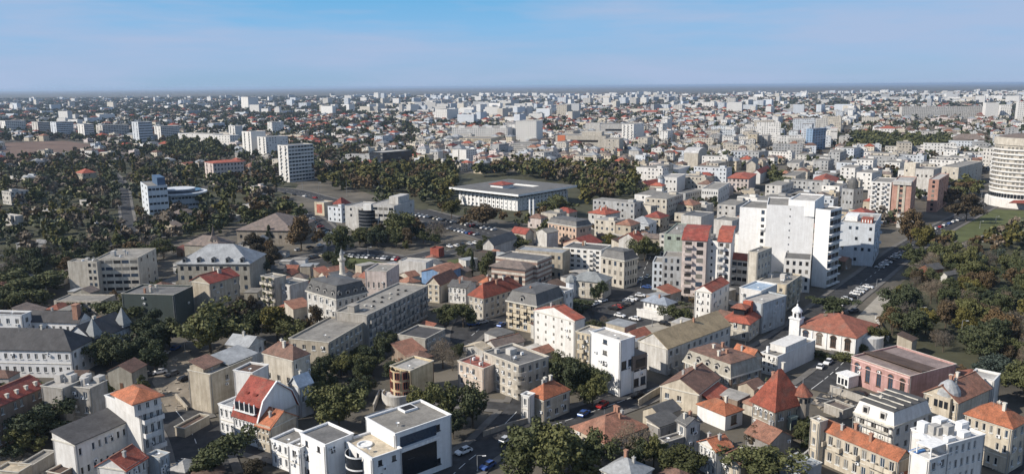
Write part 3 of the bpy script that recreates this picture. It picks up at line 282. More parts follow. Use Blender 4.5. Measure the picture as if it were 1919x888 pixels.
TREES = [
(-98.6,250.3,16.6,22.2,'broad', 'huge round dark green tree beside the parking yard and the zinc house'),
(-109.5,233.6,8.9,10.5,'broad', 'small shaded tree with lit top at the parking yard entrance'),
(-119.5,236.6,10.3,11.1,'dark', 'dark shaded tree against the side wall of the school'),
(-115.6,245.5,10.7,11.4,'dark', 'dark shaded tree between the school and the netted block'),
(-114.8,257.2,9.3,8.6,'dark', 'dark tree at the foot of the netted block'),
(-87.9,262.4,12.4,8.9,'broad', 'leafy tree left of the golden clump behind the patched house'),
(-80.2,262.2,13.5,11.8,'gold', 'olive gold tree in the clump behind the patched house'),
(-71.8,255.2,9.6,12.2,'broad', 'low dense green tree against the end wall of the tenement'),
(-67.4,261.9,12.4,7.5,'rust', 'rusty leaved tree touching the tenement at the clump end'),
(-98.3,281.2,12.0,10.3,'rust', 'bare reddish tree behind the huge round tree'),
(-94.8,262.5,9.4,8.9,'dark', 'dark tree between the huge round tree and the golden clump'),
(-43.9,190.0,12.5,13.0,'broad', 'tall tree with visible trunk in the courtyard behind the white office'),
(-49.9,202.2,8.3,7.5,'broad', 'small dark tree beside the courtyard tree with visible trunk'),
(-49.7,228.3,7.7,7.4,'broad', 'bushy tree in the shade under the tenement'),
(-43.3,228.2,6.7,6.6,'broad', 'smaller tree in the shade left of the yellow house'),
(-23.7,194.9,9.6,9.1,'broad', 'street tree at the left end of the row beside the yellow house'),
(-16.8,191.4,12.0,9.8,'broad', 'tall street tree in the middle of the row beside the yellow house'),
(-10.3,191.3,12.0,8.9,'dark', 'dark street tree at the right end of the row by the stepped block'),
(-14.7,184.5,7.5,6.8,'dark', 'low dark street tree over the pavement by the white office'),
(-21.5,234.7,9.6,9.3,'bare', 'leafless brownish tree behind the yellow house'),
(2.6,161.9,13.9,14.6,'broad', 'left crown of the very large trees at the bottom centre'),
(10.1,160.1,15.3,15.7,'broad', 'middle and tallest of the very large trees at the bottom centre'),
(16.7,162.9,11.8,9.8,'broad', 'right crown of the very large trees at the bottom centre'),
(-65.3,166.5,9.4,12.6,'broad', 'dark tree in the street below the arcaded mansion'),
(-57.0,163.9,5.1,5.7,'rust', 'small orange tinted tree at the bottom edge below the narrow house'),
(-114.4,181.3,10.7,13.8,'dark', 'dark tree in the shade left of the workshop'),
(-115.9,177.9,6.7,7.6,'broad', 'pale green shrub like tree left of the workshop'),
(21.3,203.2,9.6,7.1,'broad', 'round tree under the bright white modern building'),
(15.9,212.4,10.9,9.2,'dark', 'dark tree between the gable block and the corner house'),
(15.0,229.4,5.0,8.2,'broad', 'small bush at the foot of the tall white gable'),
(27.1,170.3,10.9,10.7,'bare', 'grey leafless tree with fine twigs beside the long house'),
(31.5,167.7,9.0,5.8,'broad', 'ivy green tree between the bare tree and the grey house'),
(37.1,162.6,7.7,12.0,'gold', 'broad olive bush in front of the grey house at the bottom'),
(53.6,161.2,8.7,13.9,'broad', 'large dark bush at the bottom edge below the tiled cottage'),
(57.7,176.7,6.2,7.1,'rust', 'small reddish tree with white dish before the tiled cottage'),
(58.9,275.0,8.7,9.0,'broad', 'round green tree beside the small pavilion villa'),
(-17.7,276.7,9.9,10.4,'broad', 'sunlit tree before the red hipped corner house'),
(-23.3,279.5,8.0,8.6,'dark', 'dark tree in the shade left of the red hipped corner house'),
(34.5,310.1,9.2,6.5,'broad', 'tree at the corner of the grey roofed villa'),
(25.6,297.9,5.5,14.5,'bush', 'clipped dark green hedge tree in front of the grey roofed villa'),
(-17.9,353.5,11.8,5.3,'conifer', 'dark conifer left of the striped villa'),
(-11.6,353.3,12.3,8.2,'broad', 'tree between the conifer and the striped villa'),
(0.1,418.4,9.8,19.9,'bush', 'ivy covered bank beside the grey gable house'),
(65.0,384.6,13.3,12.7,'broad', 'tree between the red gables and the green sided block'),
(52.4,416.6,8.6,9.1,'gold', 'yellow flowering tree above the corner palace'),
(211.2,416.9,20.0,15.8,'rust', 'autumn tree in front of the salmon tower'),
(212.4,405.6,14.0,13.0,'gold', 'golden tree on the boulevard beside the salmon tower'),
(189.3,369.0,10.3,12.4,'broad', 'green tree on the boulevard below the salmon tower'),
(283.8,494.2,16.8,19.2,'rust', 'autumn tree on the boulevard near the round tower'),
(202.4,368.6,11.8,16.0,'broad', 'tree above the brick gabled hut'),
(-111.6,416.5,18.3,18.1,'rust', 'big autumn tree right of the stone hall'),
(-88.0,404.8,16.2,14.6,'broad', 'tree at the corner of the street car park'),
(-83.6,377.3,12.1,7.9,'conifer', 'slim dark tree left of the minaret'),
(-146.0,447.8,9.8,5.7,'conifer', 'first dark conifer before the stone hall'),
(-134.0,434.8,12.0,7.4,'conifer', 'second dark conifer before the stone hall'),
(-62.7,441.6,18.1,18.1,'broad', 'dark tree right of the glass office'),
(-41.3,436.1,13.2,16.0,'bare', 'grey leafless tree left of the parking lane'),
(-17.9,486.7,13.9,24.3,'rust', 'large russet tree in front of the eaves block'),
(-39.5,517.9,14.1,14.0,'gold', 'yellow green tree left of the russet tree'),
(30.4,525.9,15.0,21.3,'broad', 'tree right of the twin pylons'),
(-56.3,230.7,6.7,7.4,'dark', 'dark tree added to deepen the shade under the low end of the tenement'),  # this tree and the two below are added to darken the courtyard
(-35.5,223.7,6.6,6.4,'dark', 'dark tree added to darken the yard left of the bowed front of the yellow house'),
(-42.7,209.5,6.8,7.0,'dark', 'dark tree added to darken the yard right of the courtyard tree'),
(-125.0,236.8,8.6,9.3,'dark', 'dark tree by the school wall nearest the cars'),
(119.9,289.8,7.4,13.0,'broad', 'bush beside the church roof on the boulevard side'),
(112.5,247.0,3.6,4.5,'bush', 'shrub at the end of the church hedge'),
(97.3,241.1,3.2,9.1,'bush', 'long clipped hedge under the church windows'),
(104.0,239.0,3.1,9.1,'bush', 'lower hedge in front of the church windows'),
(66.9,228.4,4.4,5.0,'dark', 'dark shrub behind the mansard mansion'),
(142.3,282.3,14.0,13.1,'dark', 'dark park tree by the pale plaza'),
(119.1,252.2,8.0,8.5,'gold', 'olive park tree beyond the tile shelter'),
(-146.7,289.1,8.2,20.1,'broad', 'dark green bushes in front of the annex building'),
(-198.4,321.1,11.3,28.3,'broad', 'wide bushy tree behind the school'),
(-167.8,296.8,5.5,9.4,'broad', 'bush beside the school chimney'),
(-62.7,182.9,2.0,2.0,'bush', 'potted shrub on the shop terrace'),
]
WOODS = [
([(-95.1, 454.1), (-62.5, 488.5), (-38.1, 452.0), (-36.7, 416.8), (-56.2, 414.7), (-86.8, 427.2)], 10, 'bdr', 5, 11, 'trees by the glass office'),
([(-36.5, 414.0), (-19.7, 416.2), (-15.8, 387.2), (-29.4, 375.7)], 9, 'bd', 4, 7, 'minaret side gardens'),
([(-195.2, 559.2), (-146.4, 545.0), (-132.4, 491.2), (-169.5, 483.2)], 10, 'bdr', 7, 12, 'trees by the stone hall'),
([(206.8, 417.0), (226.1, 437.5), (241.9, 456.7), (238.5, 476.6)], 9, 'bgr', 7, 12, 'boulevard side trees'),  # extra trees added on this side to shade the boulevard
([(13.1, 476.1), (33.6, 494.3), (37.3, 457.6), (15.4, 450.0)], 9, 'bd', 5, 8, 'yards by the peach building'),
([(-605.2, 949.6), (-519.0, 978.0), (-390.5, 934.1), (-244.4, 718.7), (-196.2, 667.5), (-146.4, 545.0), (-172.8, 492.8), (-188.3, 441.4), (-225.0, 393.8), (-229.4, 349.4), (-283.1, 408.6), (-581.2, 856.7)], 15, 'bBbpBgdrBl', 6, 14, 'left park'),
([(-192.1, 780.9), (-144.6, 838.8), (-54.7, 832.8), (-51.5, 707.8), (-44.3, 605.7), (-44.3, 552.5), (-64.3, 565.8), (-80.4, 634.9), (-149.4, 658.2)], 11, 'bdrg', 10, 16, 'central park'),
([(-46.9, 749.2), (0.7, 829.2), (113.9, 771.3), (112.7, 698.5), (94.9, 598.9), (54.3, 573.3), (55.7, 675.3), (0.7, 769.0)], 11, 'bdrgB', 10, 17, 'trees behind the eaves block'),
([(-69.7, 579.1), (-40.6, 552.3), (0.2, 505.8), (14.5, 526.6), (43.3, 555.9), (35.0, 514.8), (13.2, 479.8), (-19.9, 496.5), (-58.0, 541.1)], 11, 'bdr', 5, 9, 'trees before the eaves block'),
([(123.4, 257.8), (146.3, 300.2), (185.5, 360.2), (229.6, 416.2), (266.0, 440.8), (314.3, 464.5), (137.7, 188.9), (136.9, 202.6), (137.0, 212.2), (141.7, 230.6), (131.6, 249.3)], 9.5, 'bdbBglBdr', 6, 12, 'right park'),
([(430.8, 1027.2), (529.4, 994.1), (649.3, 1185.2), (529.3, 1245.4)], 13, 'dbd', 12, 18, 'dark tree belt'),
([(-237.5, 340.0), (-211.9, 344.1), (-187.3, 320.8), (-182.5, 304.6), (-196.9, 297.5), (-209.4, 297.8)], 8, 'bd', 6, 10, 'bushes behind the school'),
([(-67.5, 248.1), (-40.1, 255.6), (-35.9, 221.5), (-37.6, 203.8), (-51.6, 202.3)], 8, 'dddb', 4, 9, 'shaded yard'),  # dark crowns fill the yard and stand in for its deep shade
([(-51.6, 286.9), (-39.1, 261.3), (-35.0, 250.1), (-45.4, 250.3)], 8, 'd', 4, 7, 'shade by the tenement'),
([(11.0, 229.4), (24.5, 220.4), (23.4, 202.8), (13.3, 214.4)], 8, 'db', 6, 10, 'trees behind the corner house'),
([(37.9, 204.4), (48.3, 202.4), (47.7, 193.7), (39.4, 200.7)], 7, 'gu', 2, 4, 'garden of the cream house'),
([(45.0, 171.4), (64.7, 175.2), (67.2, 165.1), (64.6, 155.3), (41.2, 155.6)], 8, 'db', 4, 7, 'gardens at the bottom'),
([(-141.1, 203.8), (-123.8, 200.0), (-109.7, 182.1), (-124.6, 178.0)], 8, 'dd', 6, 10, 'shaded yard at the left edge'),
([(24.1, 190.8), (34.2, 190.6), (34.3, 172.9), (32.4, 162.7), (19.9, 165.3)], 8, 'dBd', 4, 8, 'garden of the bare tree'),
([(71.8, 190.0), (75.8, 189.9), (69.3, 172.3), (65.9, 175.1)], 7, 'du', 3, 6, 'villa garden'),
([(-98.4, 402.5), (-71.4, 388.9), (-67.3, 365.6), (-87.4, 366.2)], 8, 'db', 4, 7, 'minaret garden'),
([(26.1, 292.1), (39.2, 284.7), (35.2, 268.6), (25.9, 268.8)], 7, 'dB', 3, 5, 'bushes by the square'),
([(-24.5, 249.9), (-17.9, 255.2), (-13.3, 234.6), (-17.3, 221.2), (-23.5, 230.1)], 8, 'Bd', 5, 8, 'scrub behind the yellow house'),
([(-23.5, 435.5), (15.7, 458.4), (11.7, 426.7), (-16.2, 399.8)], 9, 'd', 4, 7, 'ivy yards'),
([(-140.9, 263.5), (-120.7, 272.1), (-110.4, 251.7), (-114.1, 236.5), (-123.4, 232.0)], 9, 'd', 7, 11, 'shaded trees by the school'),
([(145.4, 231.4), (167.4, 251.2), (133.8, 189.0), (134.6, 199.1), (139.0, 214.1)], 10, 'bB', 6, 10, 'park edge at right'),
([(-249.3, 719.0), (-210.2, 716.8), (-193.1, 688.9), (-225.7, 662.2), (-271.3, 700.7)], 11, 'brd', 9, 14, 'left of the roundabout'),
([(-425.0, 971.0), (-338.8, 964.5), (-461.2, 1247.3), (-556.7, 1318.0)], 14, 'db', 10, 16, 'trees left of the tower trio'),
([(-234.4, 956.7), (-163.9, 917.7), (-183.3, 1028.2), (-256.1, 1076.6)], 14, 'rbd', 9, 14, 'trees by the dark office'),
([(86.0, 554.0), (101.0, 534.2), (112.4, 606.8), (96.2, 607.6)], 9, 'bd', 7, 11, 'trees by the yellow gabled house'),
([(242.3, 754.1), (238.7, 691.3), (213.5, 623.1), (219.2, 673.6)], 9, 'db', 9, 14, 'trees above the white slab'),
([(289.9, 537.6), (353.3, 600.8), (402.2, 682.0), (339.6, 616.6)], 10, 'dbr', 8, 14, 'boulevard trees'),
([(-206.0, 484.6), (-187.1, 535.2), (-160.2, 464.9), (-185.4, 449.2)], 10, 'db', 8, 13, 'trees by the spire house'),
([(82.2, 763.9), (122.6, 761.4), (131.0, 831.3), (93.3, 868.2)], 12, 'bdr', 9, 13, 'trees by the cube block'),
([(-239.8, 420.9), (-206.0, 484.6), (-173.3, 405.0), (-161.2, 357.6), (-205.9, 358.9), (-218.5, 339.5), (-250.1, 382.5)], 11, 'bdBr', 8, 13, 'trees behind the grey flats'),
([(-145.5, 404.1), (-130.2, 417.2), (-115.1, 384.2), (-109.2, 331.9), (-111.7, 318.9)], 10, 'dr', 8, 12, 'trees right of the zinc building'),
]
ROADS = [
([(-21.4, 144.9), (-15.4, 162.1), (-7.3, 179.7), (5.1, 188.5), (18.2, 198.3), (29.7, 207.5), (42.8, 219.2)], 9.5, 'street'),
([(-7.3, 179.7), (-1.9, 193.8), (1.9, 203.2), (3.5, 210.6)], 7, 'street'),
([(1.9, 203.2), (-11.9, 206.7), (-23.9, 210.0)], 5, 'street'),
([(72.8, 237.7), (93.1, 258.4), (125.1, 303.1), (165.6, 356.5), (200.2, 403.3), (252.8, 466.9), (335.7, 560.2), (486.9, 739.0)], 12, 'boulevard'),
([(-70.2, 551.2), (-40.8, 507.5), (-10.7, 459.4), (14.1, 412.3)], 26, 'boulevard'),
([(-271.3, 700.7), (-220.0, 686.7), (-186.7, 674.1), (-149.2, 619.8), (-100.5, 555.0), (-70.2, 551.2)], 16, 'boulevard'),
([(-431.8, 857.9), (-352.1, 724.8), (-273.6, 562.7), (-216.9, 450.3)], 6.5, 'street'),
([(-90.4, 202.9), (-80.5, 189.3), (-67.4, 164.1)], 11, 'street'),
([(-140.9, 544.8), (-115.7, 490.6), (-90.3, 415.8), (-98.4, 402.5), (-115.1, 384.2)], 10, 'street'),
([(-87.4, 415.7), (-71.4, 404.3), (-52.8, 388.3), (-33.6, 413.9)], 14, 'street'),
([(-10.7, 277.9), (-0.1, 285.7), (24.1, 292.1)], 8, 'street'),
([(-16.4, 260.8), (-10.7, 277.9)], 7, 'street'),
([(54.6, 332.0), (60.5, 361.8), (73.9, 410.3)], 9, 'street'),
([(-50.0, 174.1), (-61.8, 179.9), (-69.2, 183.0), (-77.9, 192.4)], 6, 'street'),
([(84.4, 215.1), (95.4, 227.8), (109.9, 247.1), (121.6, 257.8)], 9, 'street'),
([(83.7, 209.2), (91.6, 203.4), (103.5, 192.8)], 8, 'street'),
([(107.1, 166.6), (124.5, 182.9)], 10, 'street'),
([(-17.5, 249.7), (-19.0, 272.9), (-17.9, 286.1)], 6, 'street'),
([(-250.1, 382.5), (-225.4, 432.0), (-216.3, 450.3), (-198.5, 466.4)], 7, 'street'),
]
AREAS = [
([(27.0, 315.2), (46.7, 341.6), (60.9, 356.4), (59.4, 327.3), (51.0, 302.6), (56.8, 284.3), (51.6, 266.4), (35.2, 268.6), (29.4, 285.0)], 'asphalt', 'square'),
([(-106.6, 225.0), (-110.8, 240.4), (-108.0, 254.3), (-87.2, 221.6), (-87.5, 203.6), (-91.0, 200.1)], 'dirt', 'yard'),
([(-829.0, 1307.0), (-749.0, 1350.5), (-619.5, 1217.0), (-568.5, 1059.4), (-591.5, 990.7), (-637.8, 1001.6)], 'redearth', 'bare_ground'),
([(124.9, 282.7), (152.9, 322.1), (151.8, 312.0), (129.7, 275.9)], 'pale', 'plaza'),
([(237.5, 418.9), (322.9, 498.6), (308.5, 475.7), (231.3, 405.0)], 'pale', 'path'),
([(254.0, 463.2), (327.5, 543.1), (345.8, 535.1), (322.9, 498.6), (242.9, 426.1)], 'lawn', 'lawn'),
([(-32.3, 390.2), (-21.6, 397.4), (-20.7, 380.1), (-30.9, 378.0)], 'lawn', 'lawn'),
([(-583.9, 915.6), (-425.0, 971.0), (-190.8, 715.7), (-161.3, 545.6), (-191.6, 449.4), (-229.4, 349.4)], 'park', 'park_ground'),
([(-192.1, 780.9), (130.3, 810.0), (84.9, 546.7), (13.6, 495.2), (-63.0, 553.3)], 'park', 'park_ground'),
([(121.6, 257.8), (152.0, 316.1), (220.5, 405.3), (320.2, 473.4), (151.9, 209.9), (141.2, 226.9)], 'park', 'park_ground'),
([(80.0, 209.3), (93.3, 211.0), (92.6, 192.9), (83.1, 196.5)], 'dirt', 'yard'),
([(45.8, 259.4), (39.4, 271.6), (56.8, 284.3), (65.1, 277.4), (55.0, 265.1)], 'pale', 'courtyard'),
([(-122.0, 178.0), (-106.7, 177.7), (-99.4, 164.5), (-113.7, 164.7)], 'dirt', 'yard'),
([(-114.3, 405.7), (-91.7, 423.0), (-54.1, 398.5), (-55.1, 376.5), (-103.0, 377.9)], 'asphalt', 'car_park'),
([(-33.6, 413.9), (-16.4, 443.1), (-10.0, 424.5), (-24.4, 400.1)], 'asphalt', 'car_park'),
([(-132.5, 532.9), (-124.2, 544.0), (-100.0, 462.7), (-103.9, 438.4)], 'asphalt', 'car_park'),
([(-88.0, 404.8), (-54.5, 401.1), (-53.9, 376.4), (-81.1, 371.5)], 'lawn', 'lawn'),
]
CARS = [
(-63.3, 529.9, -11.0, 473.4, 17, 'p', 'the long row along the boulevard parking lane'),
(-37.5, 476.3, -20.6, 458.0, 8, 'p', 'the short row beside the boulevard parking lane'),
(-33.4, 422.4, -16.6, 433.7, 6, 'p', 'the shaded car park by the red kiosk'),
(39.0, 298.4, 48.4, 312.2, 6, 'p', 'the diagonal row on the square'),
(57.8, 331.0, 52.3, 317.9, 2, 'p', 'the kerb by the modernist block'),
(29.0, 301.6, 36.6, 310.1, 3, 'l', 'the kerb before the grey roof villa'),
(53.9, 339.5, 60.5, 351.2, 3, 'l', 'the lane beside the corner palace'),
(59.8, 316.9, 66.9, 314.2, 2, 'l', 'the kerb under the balcony tower'),
(40.4, 288.9, 45.1, 284.6, 2, 'l', 'the middle of the square'),
(54.9, 278.3, 55.6, 277.6, 1, 'l', 'the wall of the pavilion villa'),
(-114.3, 226.5, -107.1, 231.7, 4, 'l', 'the parking yard beside the white corner house'),
(-102.2, 229.8, -96.5, 226.1, 2, 'p', 'the dusty yard by the ruined house'),
(-112.5, 249.0, -111.5, 254.4, 2, 'l', 'the shade under the huge round tree'),
(-119.9, 229.7, -116.9, 231.9, 2, 'l', 'the shaded school side'),
(123.3, 298.5, 150.1, 329.4, 9, 'p', 'the shaded boulevard edge near the church'),
(129.3, 293.2, 122.2, 289.7, 2, 'l', 'the bush by the church'),
(171.9, 366.1, 197.7, 398.1, 7, 'p', 'the boulevard edge below the shaded flats'),
(238.9, 455.1, 279.9, 496.3, 8, 'l', 'the boulevard kerb beside the lawn'),
(-130.5, 517.5, -98.3, 442.9, 11, 'p', 'the side street by the orange kiosk'),
(-109.5, 387.7, -88.5, 407.5, 11, 'p', 'the car park behind the vine block'),
(-82.8, 399.4, -57.2, 391.0, 14, 'p', 'the white packed row by the minaret garden'),
(-104.4, 427.8, -113.0, 416.6, 3, 'l', 'the car park entrance'),
(18.5, 197.9, 18.8, 198.3, 1, 'l', 'the street behind the long house'),
(23.9, 203.5, 24.2, 203.9, 1, 'l', 'the street under the white modern house'),
(-6.1, 168.7, -5.9, 169.0, 1, 'l', 'the pavement beside the very large trees'),
(-11.6, 176.9, -11.4, 177.1, 1, 'l', 'the shaded street by the white office'),
(-1.8, 182.2, -1.6, 182.5, 1, 'l', 'the edge of the very large trees'),
(-4.0, 277.7, -3.6, 278.4, 1, 'l', 'the crossing by the red hip house'),
(-14.6, 279.3, -10.8, 281.8, 2, 'l', 'the shade before the red hip house'),
(96.2, 210.2, 98.9, 207.0, 2, 'l', 'the pink hall front'),
(101.8, 206.2, 104.9, 204.3, 2, 'l', 'the fence of the unfinished house'),
(94.0, 232.4, 97.1, 236.2, 2, 'l', 'the lane behind the blank wall house'),
(34.5, 210.1, 35.4, 210.8, 1, 'l', 'the kerb by the white modern house'),
(-216.6, 675.7, -153.4, 620.0, 7, 'l', 'the roundabout road'),
(-266.2, 506.4, -225.8, 467.4, 5, 'l', 'the left park road'),
(-95.5, 547.5, -71.4, 546.4, 5, 'l', 'the road by the glass office'),
(109.9, 171.2, 113.6, 174.4, 2, 'l', 'the shaded street at the right bottom'),
]
POLES = [
(11.3, 495.2, 15.5, 'pylon', 'left one of the white twin pylons before the square office'),
(13.6, 495.2, 15.5, 'pylon', 'right one of the white twin pylons before the square office'),
(-8.1, 167.2, 4.1, 'street_lamp', 'street lamp with a small head in the shaded street at the bottom centre'),
(104.4, 258.2, 7.1, 'street_lamp', 'street lamp on the boulevard left of the pale plaza'),
(135.4, 304.4, 5.4, 'street_lamp', 'street lamp by the parked cars below the pale plaza'),
(154.9, 331.1, 3.5, 'street_lamp', 'street lamp on the boulevard opposite the shaded flats'),
(278.3, 469.5, 4.5, 'street_lamp', 'street lamp on the lawn by the round tower'),
(298.5, 487.6, 4.3, 'street_lamp', 'street lamp at the far end of the lawn'),
(331.2, 560.4, 10.6, 'flagpole', 'left one of two tall poles by the round tower'),
(336.0, 560.2, 10.6, 'flagpole', 'right one of two tall poles by the round tower'),
(-153.0, 632.3, 11.1, 'street_lamp', 'tall white lamp mast on the roundabout'),
(-172.8, 546.1, 8.2, 'street_lamp', 'lamp mast on the left lawn by the roundabout'),
(-176.7, 673.5, 14.0, 'street_lamp', 'lamp mast before the white tower'),
(-130.7, 631.1, 11.9, 'flagpole', 'thin mast behind the dome house'),
(-108.4, 666.4, 11.2, 'street_lamp', 'lamp mast among the central park trees'),
(-46.2, 441.0, 4.6, 'street_lamp', 'lamp mast by the boulevard parking lane'),
(142.0, 269.3, 8.7, 'street_lamp', 'slender lamp post in the right park'),
(-62.2, 461.3, 7.9, 'street_lamp', 'lamp mast right of the glass office'),
(-189.4, 484.0, 4.6, 'street_lamp', 'lamp with bent arm left of the spire house'),
(-73.2, 399.1, 5.5, 'street_lamp', 'white post in the minaret garden'),
(50.0, 276.5, 3.2, 'street_lamp', 'short lamp beside the pavilion villa wall'),
(87.9, 209.1, 3.1, 'street_lamp', 'globe lamp in the yard before the pink hall'),
(-107.0, 250.5, 4.4, 'street_lamp', 'lamp in the shade under the netted block'),
(149.9, 257.2, 7.4, 'street_lamp', 'lamp post in the middle of the right park'),
]
WALLS = [
([(33.7, 203.7), (38.5, 210.0), (41.9, 213.9)], 2.0, 'beige', 'old beige yard wall between the white modern house and the cream house'),
([(57.6, 276.3), (63.0, 268.0)], 2.2, 'white', 'white yard wall under the round green tree by the pavilion villa'),
([(88.9, 213.0), (96.5, 201.5), (102.1, 192.8)], 2.2, 'greyb', 'grey wall along the yard of the unfinished house'),
([(-94.3, 212.4), (-87.3, 202.9)], 1.2, 'beige', 'crumbling low wall at the edge of the dusty yard'),
([(-14.7, 229.9), (-8.9, 224.5), (-0.2, 214.7)], 1.6, 'greyb', 'low wall along the pavement before the stepped block'),
([(63.2, 167.2), (70.3, 175.1), (73.8, 179.3)], 2.2, 'white2', 'pale yard wall at the foot of the long cream row'),
([(-37.3, 202.0), (-37.4, 213.3), (-33.3, 208.6)], 1.8, 'cream2', 'cream wall round the terrace of the yellow house'),
([(45.5, 233.4), (49.9, 223.3)], 2.0, 'stone2', 'stone wall at the foot of the mansard mansion'),
([(-248.0, 435.8), (-261.9, 401.3)], 1.8, 'white2', 'long pale parapet wall crossing the trees at the left edge'),
([(-234.0, 420.7), (-214.8, 447.0)], 1.8, 'white2', 'pale parapet wall right of the left edge wall behind the lone flats'),
([(-406.6, 632.5), (-377.1, 663.3)], 3.0, 'stone2', 'brown viaduct parapet at the left edge of the park'),
([(-7.5, 185.6), (-0.3, 191.2), (5.2, 194.4)], 1.4, 'stone', 'low stone wall under the very large trees'),
([(132.6, 282.5), (126.0, 257.7)], 1.6, 'white2', 'pale wall at the corner of the park plaza'),
([(248.6, 425.9), (302.5, 475.9), (324.9, 498.6)], 1.4, 'white2', 'pale parapet along the park path at right'),
]
KEEPCLEAR = [[(121.6, 257.8), (201.5, 406.0), (283.9, 526.2), (376.7, 630.6), (494.0, 738.5), (273.7, 390.4), (170.9, 256.7)], [(-234.6, 718.1), (-123.2, 711.8), (-94.7, 542.7), (-135.0, 501.1), (-196.6, 598.7)], [(-77.5, 579.4), (0.2, 458.9), (-16.8, 413.3), (-62.2, 461.3)]]
# ------------------------------------------------------------------ materials
MATS = {}
def nodes(name):
    m = bpy.data.materials.new(name); m.use_nodes = True
    nt = m.node_tree; p = nt.nodes['Principled BSDF']
    p.inputs['Specular IOR Level'].default_value = .25
    return m, nt, p
def add(nt, typ, **k):
    n = nt.nodes.new(typ)
    for a, v in k.items():
        if a in n.inputs: n.inputs[a].default_value = v
        else: setattr(n, a, v)
    return n
def mixc(nt, fac, A, B, blend='MIX'):
    n = nt.nodes.new('ShaderNodeMix'); n.data_type = 'RGBA'; n.blend_type = blend
    for s, v in (('Factor', fac), ('A', A), ('B', B)):
        if hasattr(v, 'is_linked') or hasattr(v, 'links'): nt.links.new(v, n.inputs[s])
        else: n.inputs[s].default_value = v if s == 'Factor' else (v[0], v[1], v[2], 1)
    return n.outputs['Result']
def ramp(nt, src, a, b, c0=(0, 0, 0), c1=(1, 1, 1)):
    n = nt.nodes.new('ShaderNodeValToRGB'); e = n.color_ramp.elements
    e[0].position = a; e[1].position = b; e[0].color = (*c0, 1); e[1].color = (*c1, 1)
    nt.links.new(src, n.inputs['Fac']); return n.outputs['Color']
def noise(nt, scale, detail=4.0, rough=.6, vec=None, stretch=None):
    n = add(nt, 'ShaderNodeTexNoise', Scale=scale, Detail=detail, Roughness=rough)
    if vec is None:
        vec = add(nt, 'ShaderNodeTexCoord').outputs['Object']
    if stretch:
        mpn = nt.nodes.new('ShaderNodeMapping'); mpn.inputs['Scale'].default_value = stretch
        nt.links.new(vec, mpn.inputs['Vector']); vec = mpn.outputs['Vector']
    nt.links.new(vec, n.inputs['Vector']); return n.outputs['Fac']
WALLC = dict(white=(.74, .73, .71), white2=(.60, .59, .57), purewhite=(.82, .82, .82), cream=(.62, .56, .46), cream2=(.60, .56, .49),
    yellow=(.64, .53, .35), yellowp=(.62, .545, .42), pink=(.57, .35, .33), pinkw=(.66, .58, .55), pinkcream=(.63, .54, .47), greyb=(.42, .40, .37),
    grey=(.36, .35, .34), grey2=(.44, .45, .46), bluegrey=(.42, .47, .52), bluewhite=(.60, .64, .69), stone=(.36, .32, .27), stone2=(.40, .38, .33),
    beige=(.50, .45, .37), brown2=(.32, .25, .20), salmon=(.52, .31, .25), green=(.36, .42, .37), net=(.058, .074, .070), peach=(.60, .45, .36),
    bluew=(.20, .33, .55), blueglass=(.30, .42, .58), darkglass=(.05, .06, .075), brick=(.38, .17, .11), redwall=(.38, .11, .08), darkwall=(.10, .095, .085), striped=(.62, .58, .52))
ROOFC = dict(orange=(.42, .155, .08), orange2=(.33, .165, .11), red=(.29, .075, .055), red2=(.38, .11, .07), red3=(.33, .095, .06), red4=(.30, .115, .075), redflat=(.30, .11, .09),
    brown=(.20, .12, .09), brown3=(.21, .17, .145), brownflat=(.12, .085, .07), slate=(.085, .085, .09), slate2=(.13, .13, .13), slateopen=(.10, .10, .10), flat=(.275, .265, .245),
    flatdark=(.165, .165, .165), pale=(.45, .44, .42), cream=(.55, .48, .37), mauve=(.29, .235, .225), ochre=(.37, .295, .19), zinc=(.36, .38, .40), zinc2=(.27, .29, .30), zinc3=(.28, .32, .38),
    white2=(.62, .62, .62), bluelight=(.24, .40, .64), bluepale=(.42, .54, .68), icy=(.55, .63, .72))
TILED = {'orange', 'orange2', 'red', 'red2', 'red3', 'red4', 'brown', 'brown3'}
def wall_mat(key):
    k = 'wall_' + key
    if k in MATS: return MATS[k]
    m, nt, p = nodes('plaster_' + key); c = WALLC[key]
    p.inputs['Roughness'].default_value = .85 if 'glass' not in key else .2
    n1 = ramp(nt, noise(nt, .35, 5, .65), .3, .75, (.58, .56, .53), (1.08, 1.08, 1.08))
    n2 = ramp(nt, noise(nt, 1.0, 4, .7, stretch=(1.1, 1.1, .10)), .36, .60, (.66, .63, .60), (1, 1, 1))
    n3 = ramp(nt, noise(nt, .8, 2, .4), .60, .66, (1, 1, 1), (.80, .78, .76))
    dirty = .3 if key in ('purewhite', 'blueglass', 'net') else .42 if key in ('white', 'bluewhite') else .7
    col = mixc(nt, dirty, c, n1, 'MULTIPLY'); col = mixc(nt, dirty, col, n2, 'MULTIPLY'); col = mixc(nt, dirty * .6, col, n3, 'MULTIPLY')
    rnd = add(nt, 'ShaderNodeObjectInfo').outputs['Random']
    col = mixc(nt, 1.0, col, ramp(nt, rnd, 0, 1, (.9, .9, .9), (1.05, 1.05, 1.04)), 'MULTIPLY')
    if key == 'striped':
        w = add(nt, 'ShaderNodeTexWave', Scale=.155, bands_direction='Z')
        nt.links.new(add(nt, 'ShaderNodeTexCoord').outputs['Object'], w.inputs['Vector'])
        col = mixc(nt, ramp(nt, w.outputs['Fac'], .48, .55), col, (.24, .16, .13))
    nt.links.new(col, p.inputs['Base Color'])
    bp = add(nt, 'ShaderNodeBump', Strength=.25, Distance=.05); nt.links.new(noise(nt, 6, 3), bp.inputs['Height']); nt.links.new(bp.outputs[0], p.inputs['Normal'])
    MATS[k] = m; return m
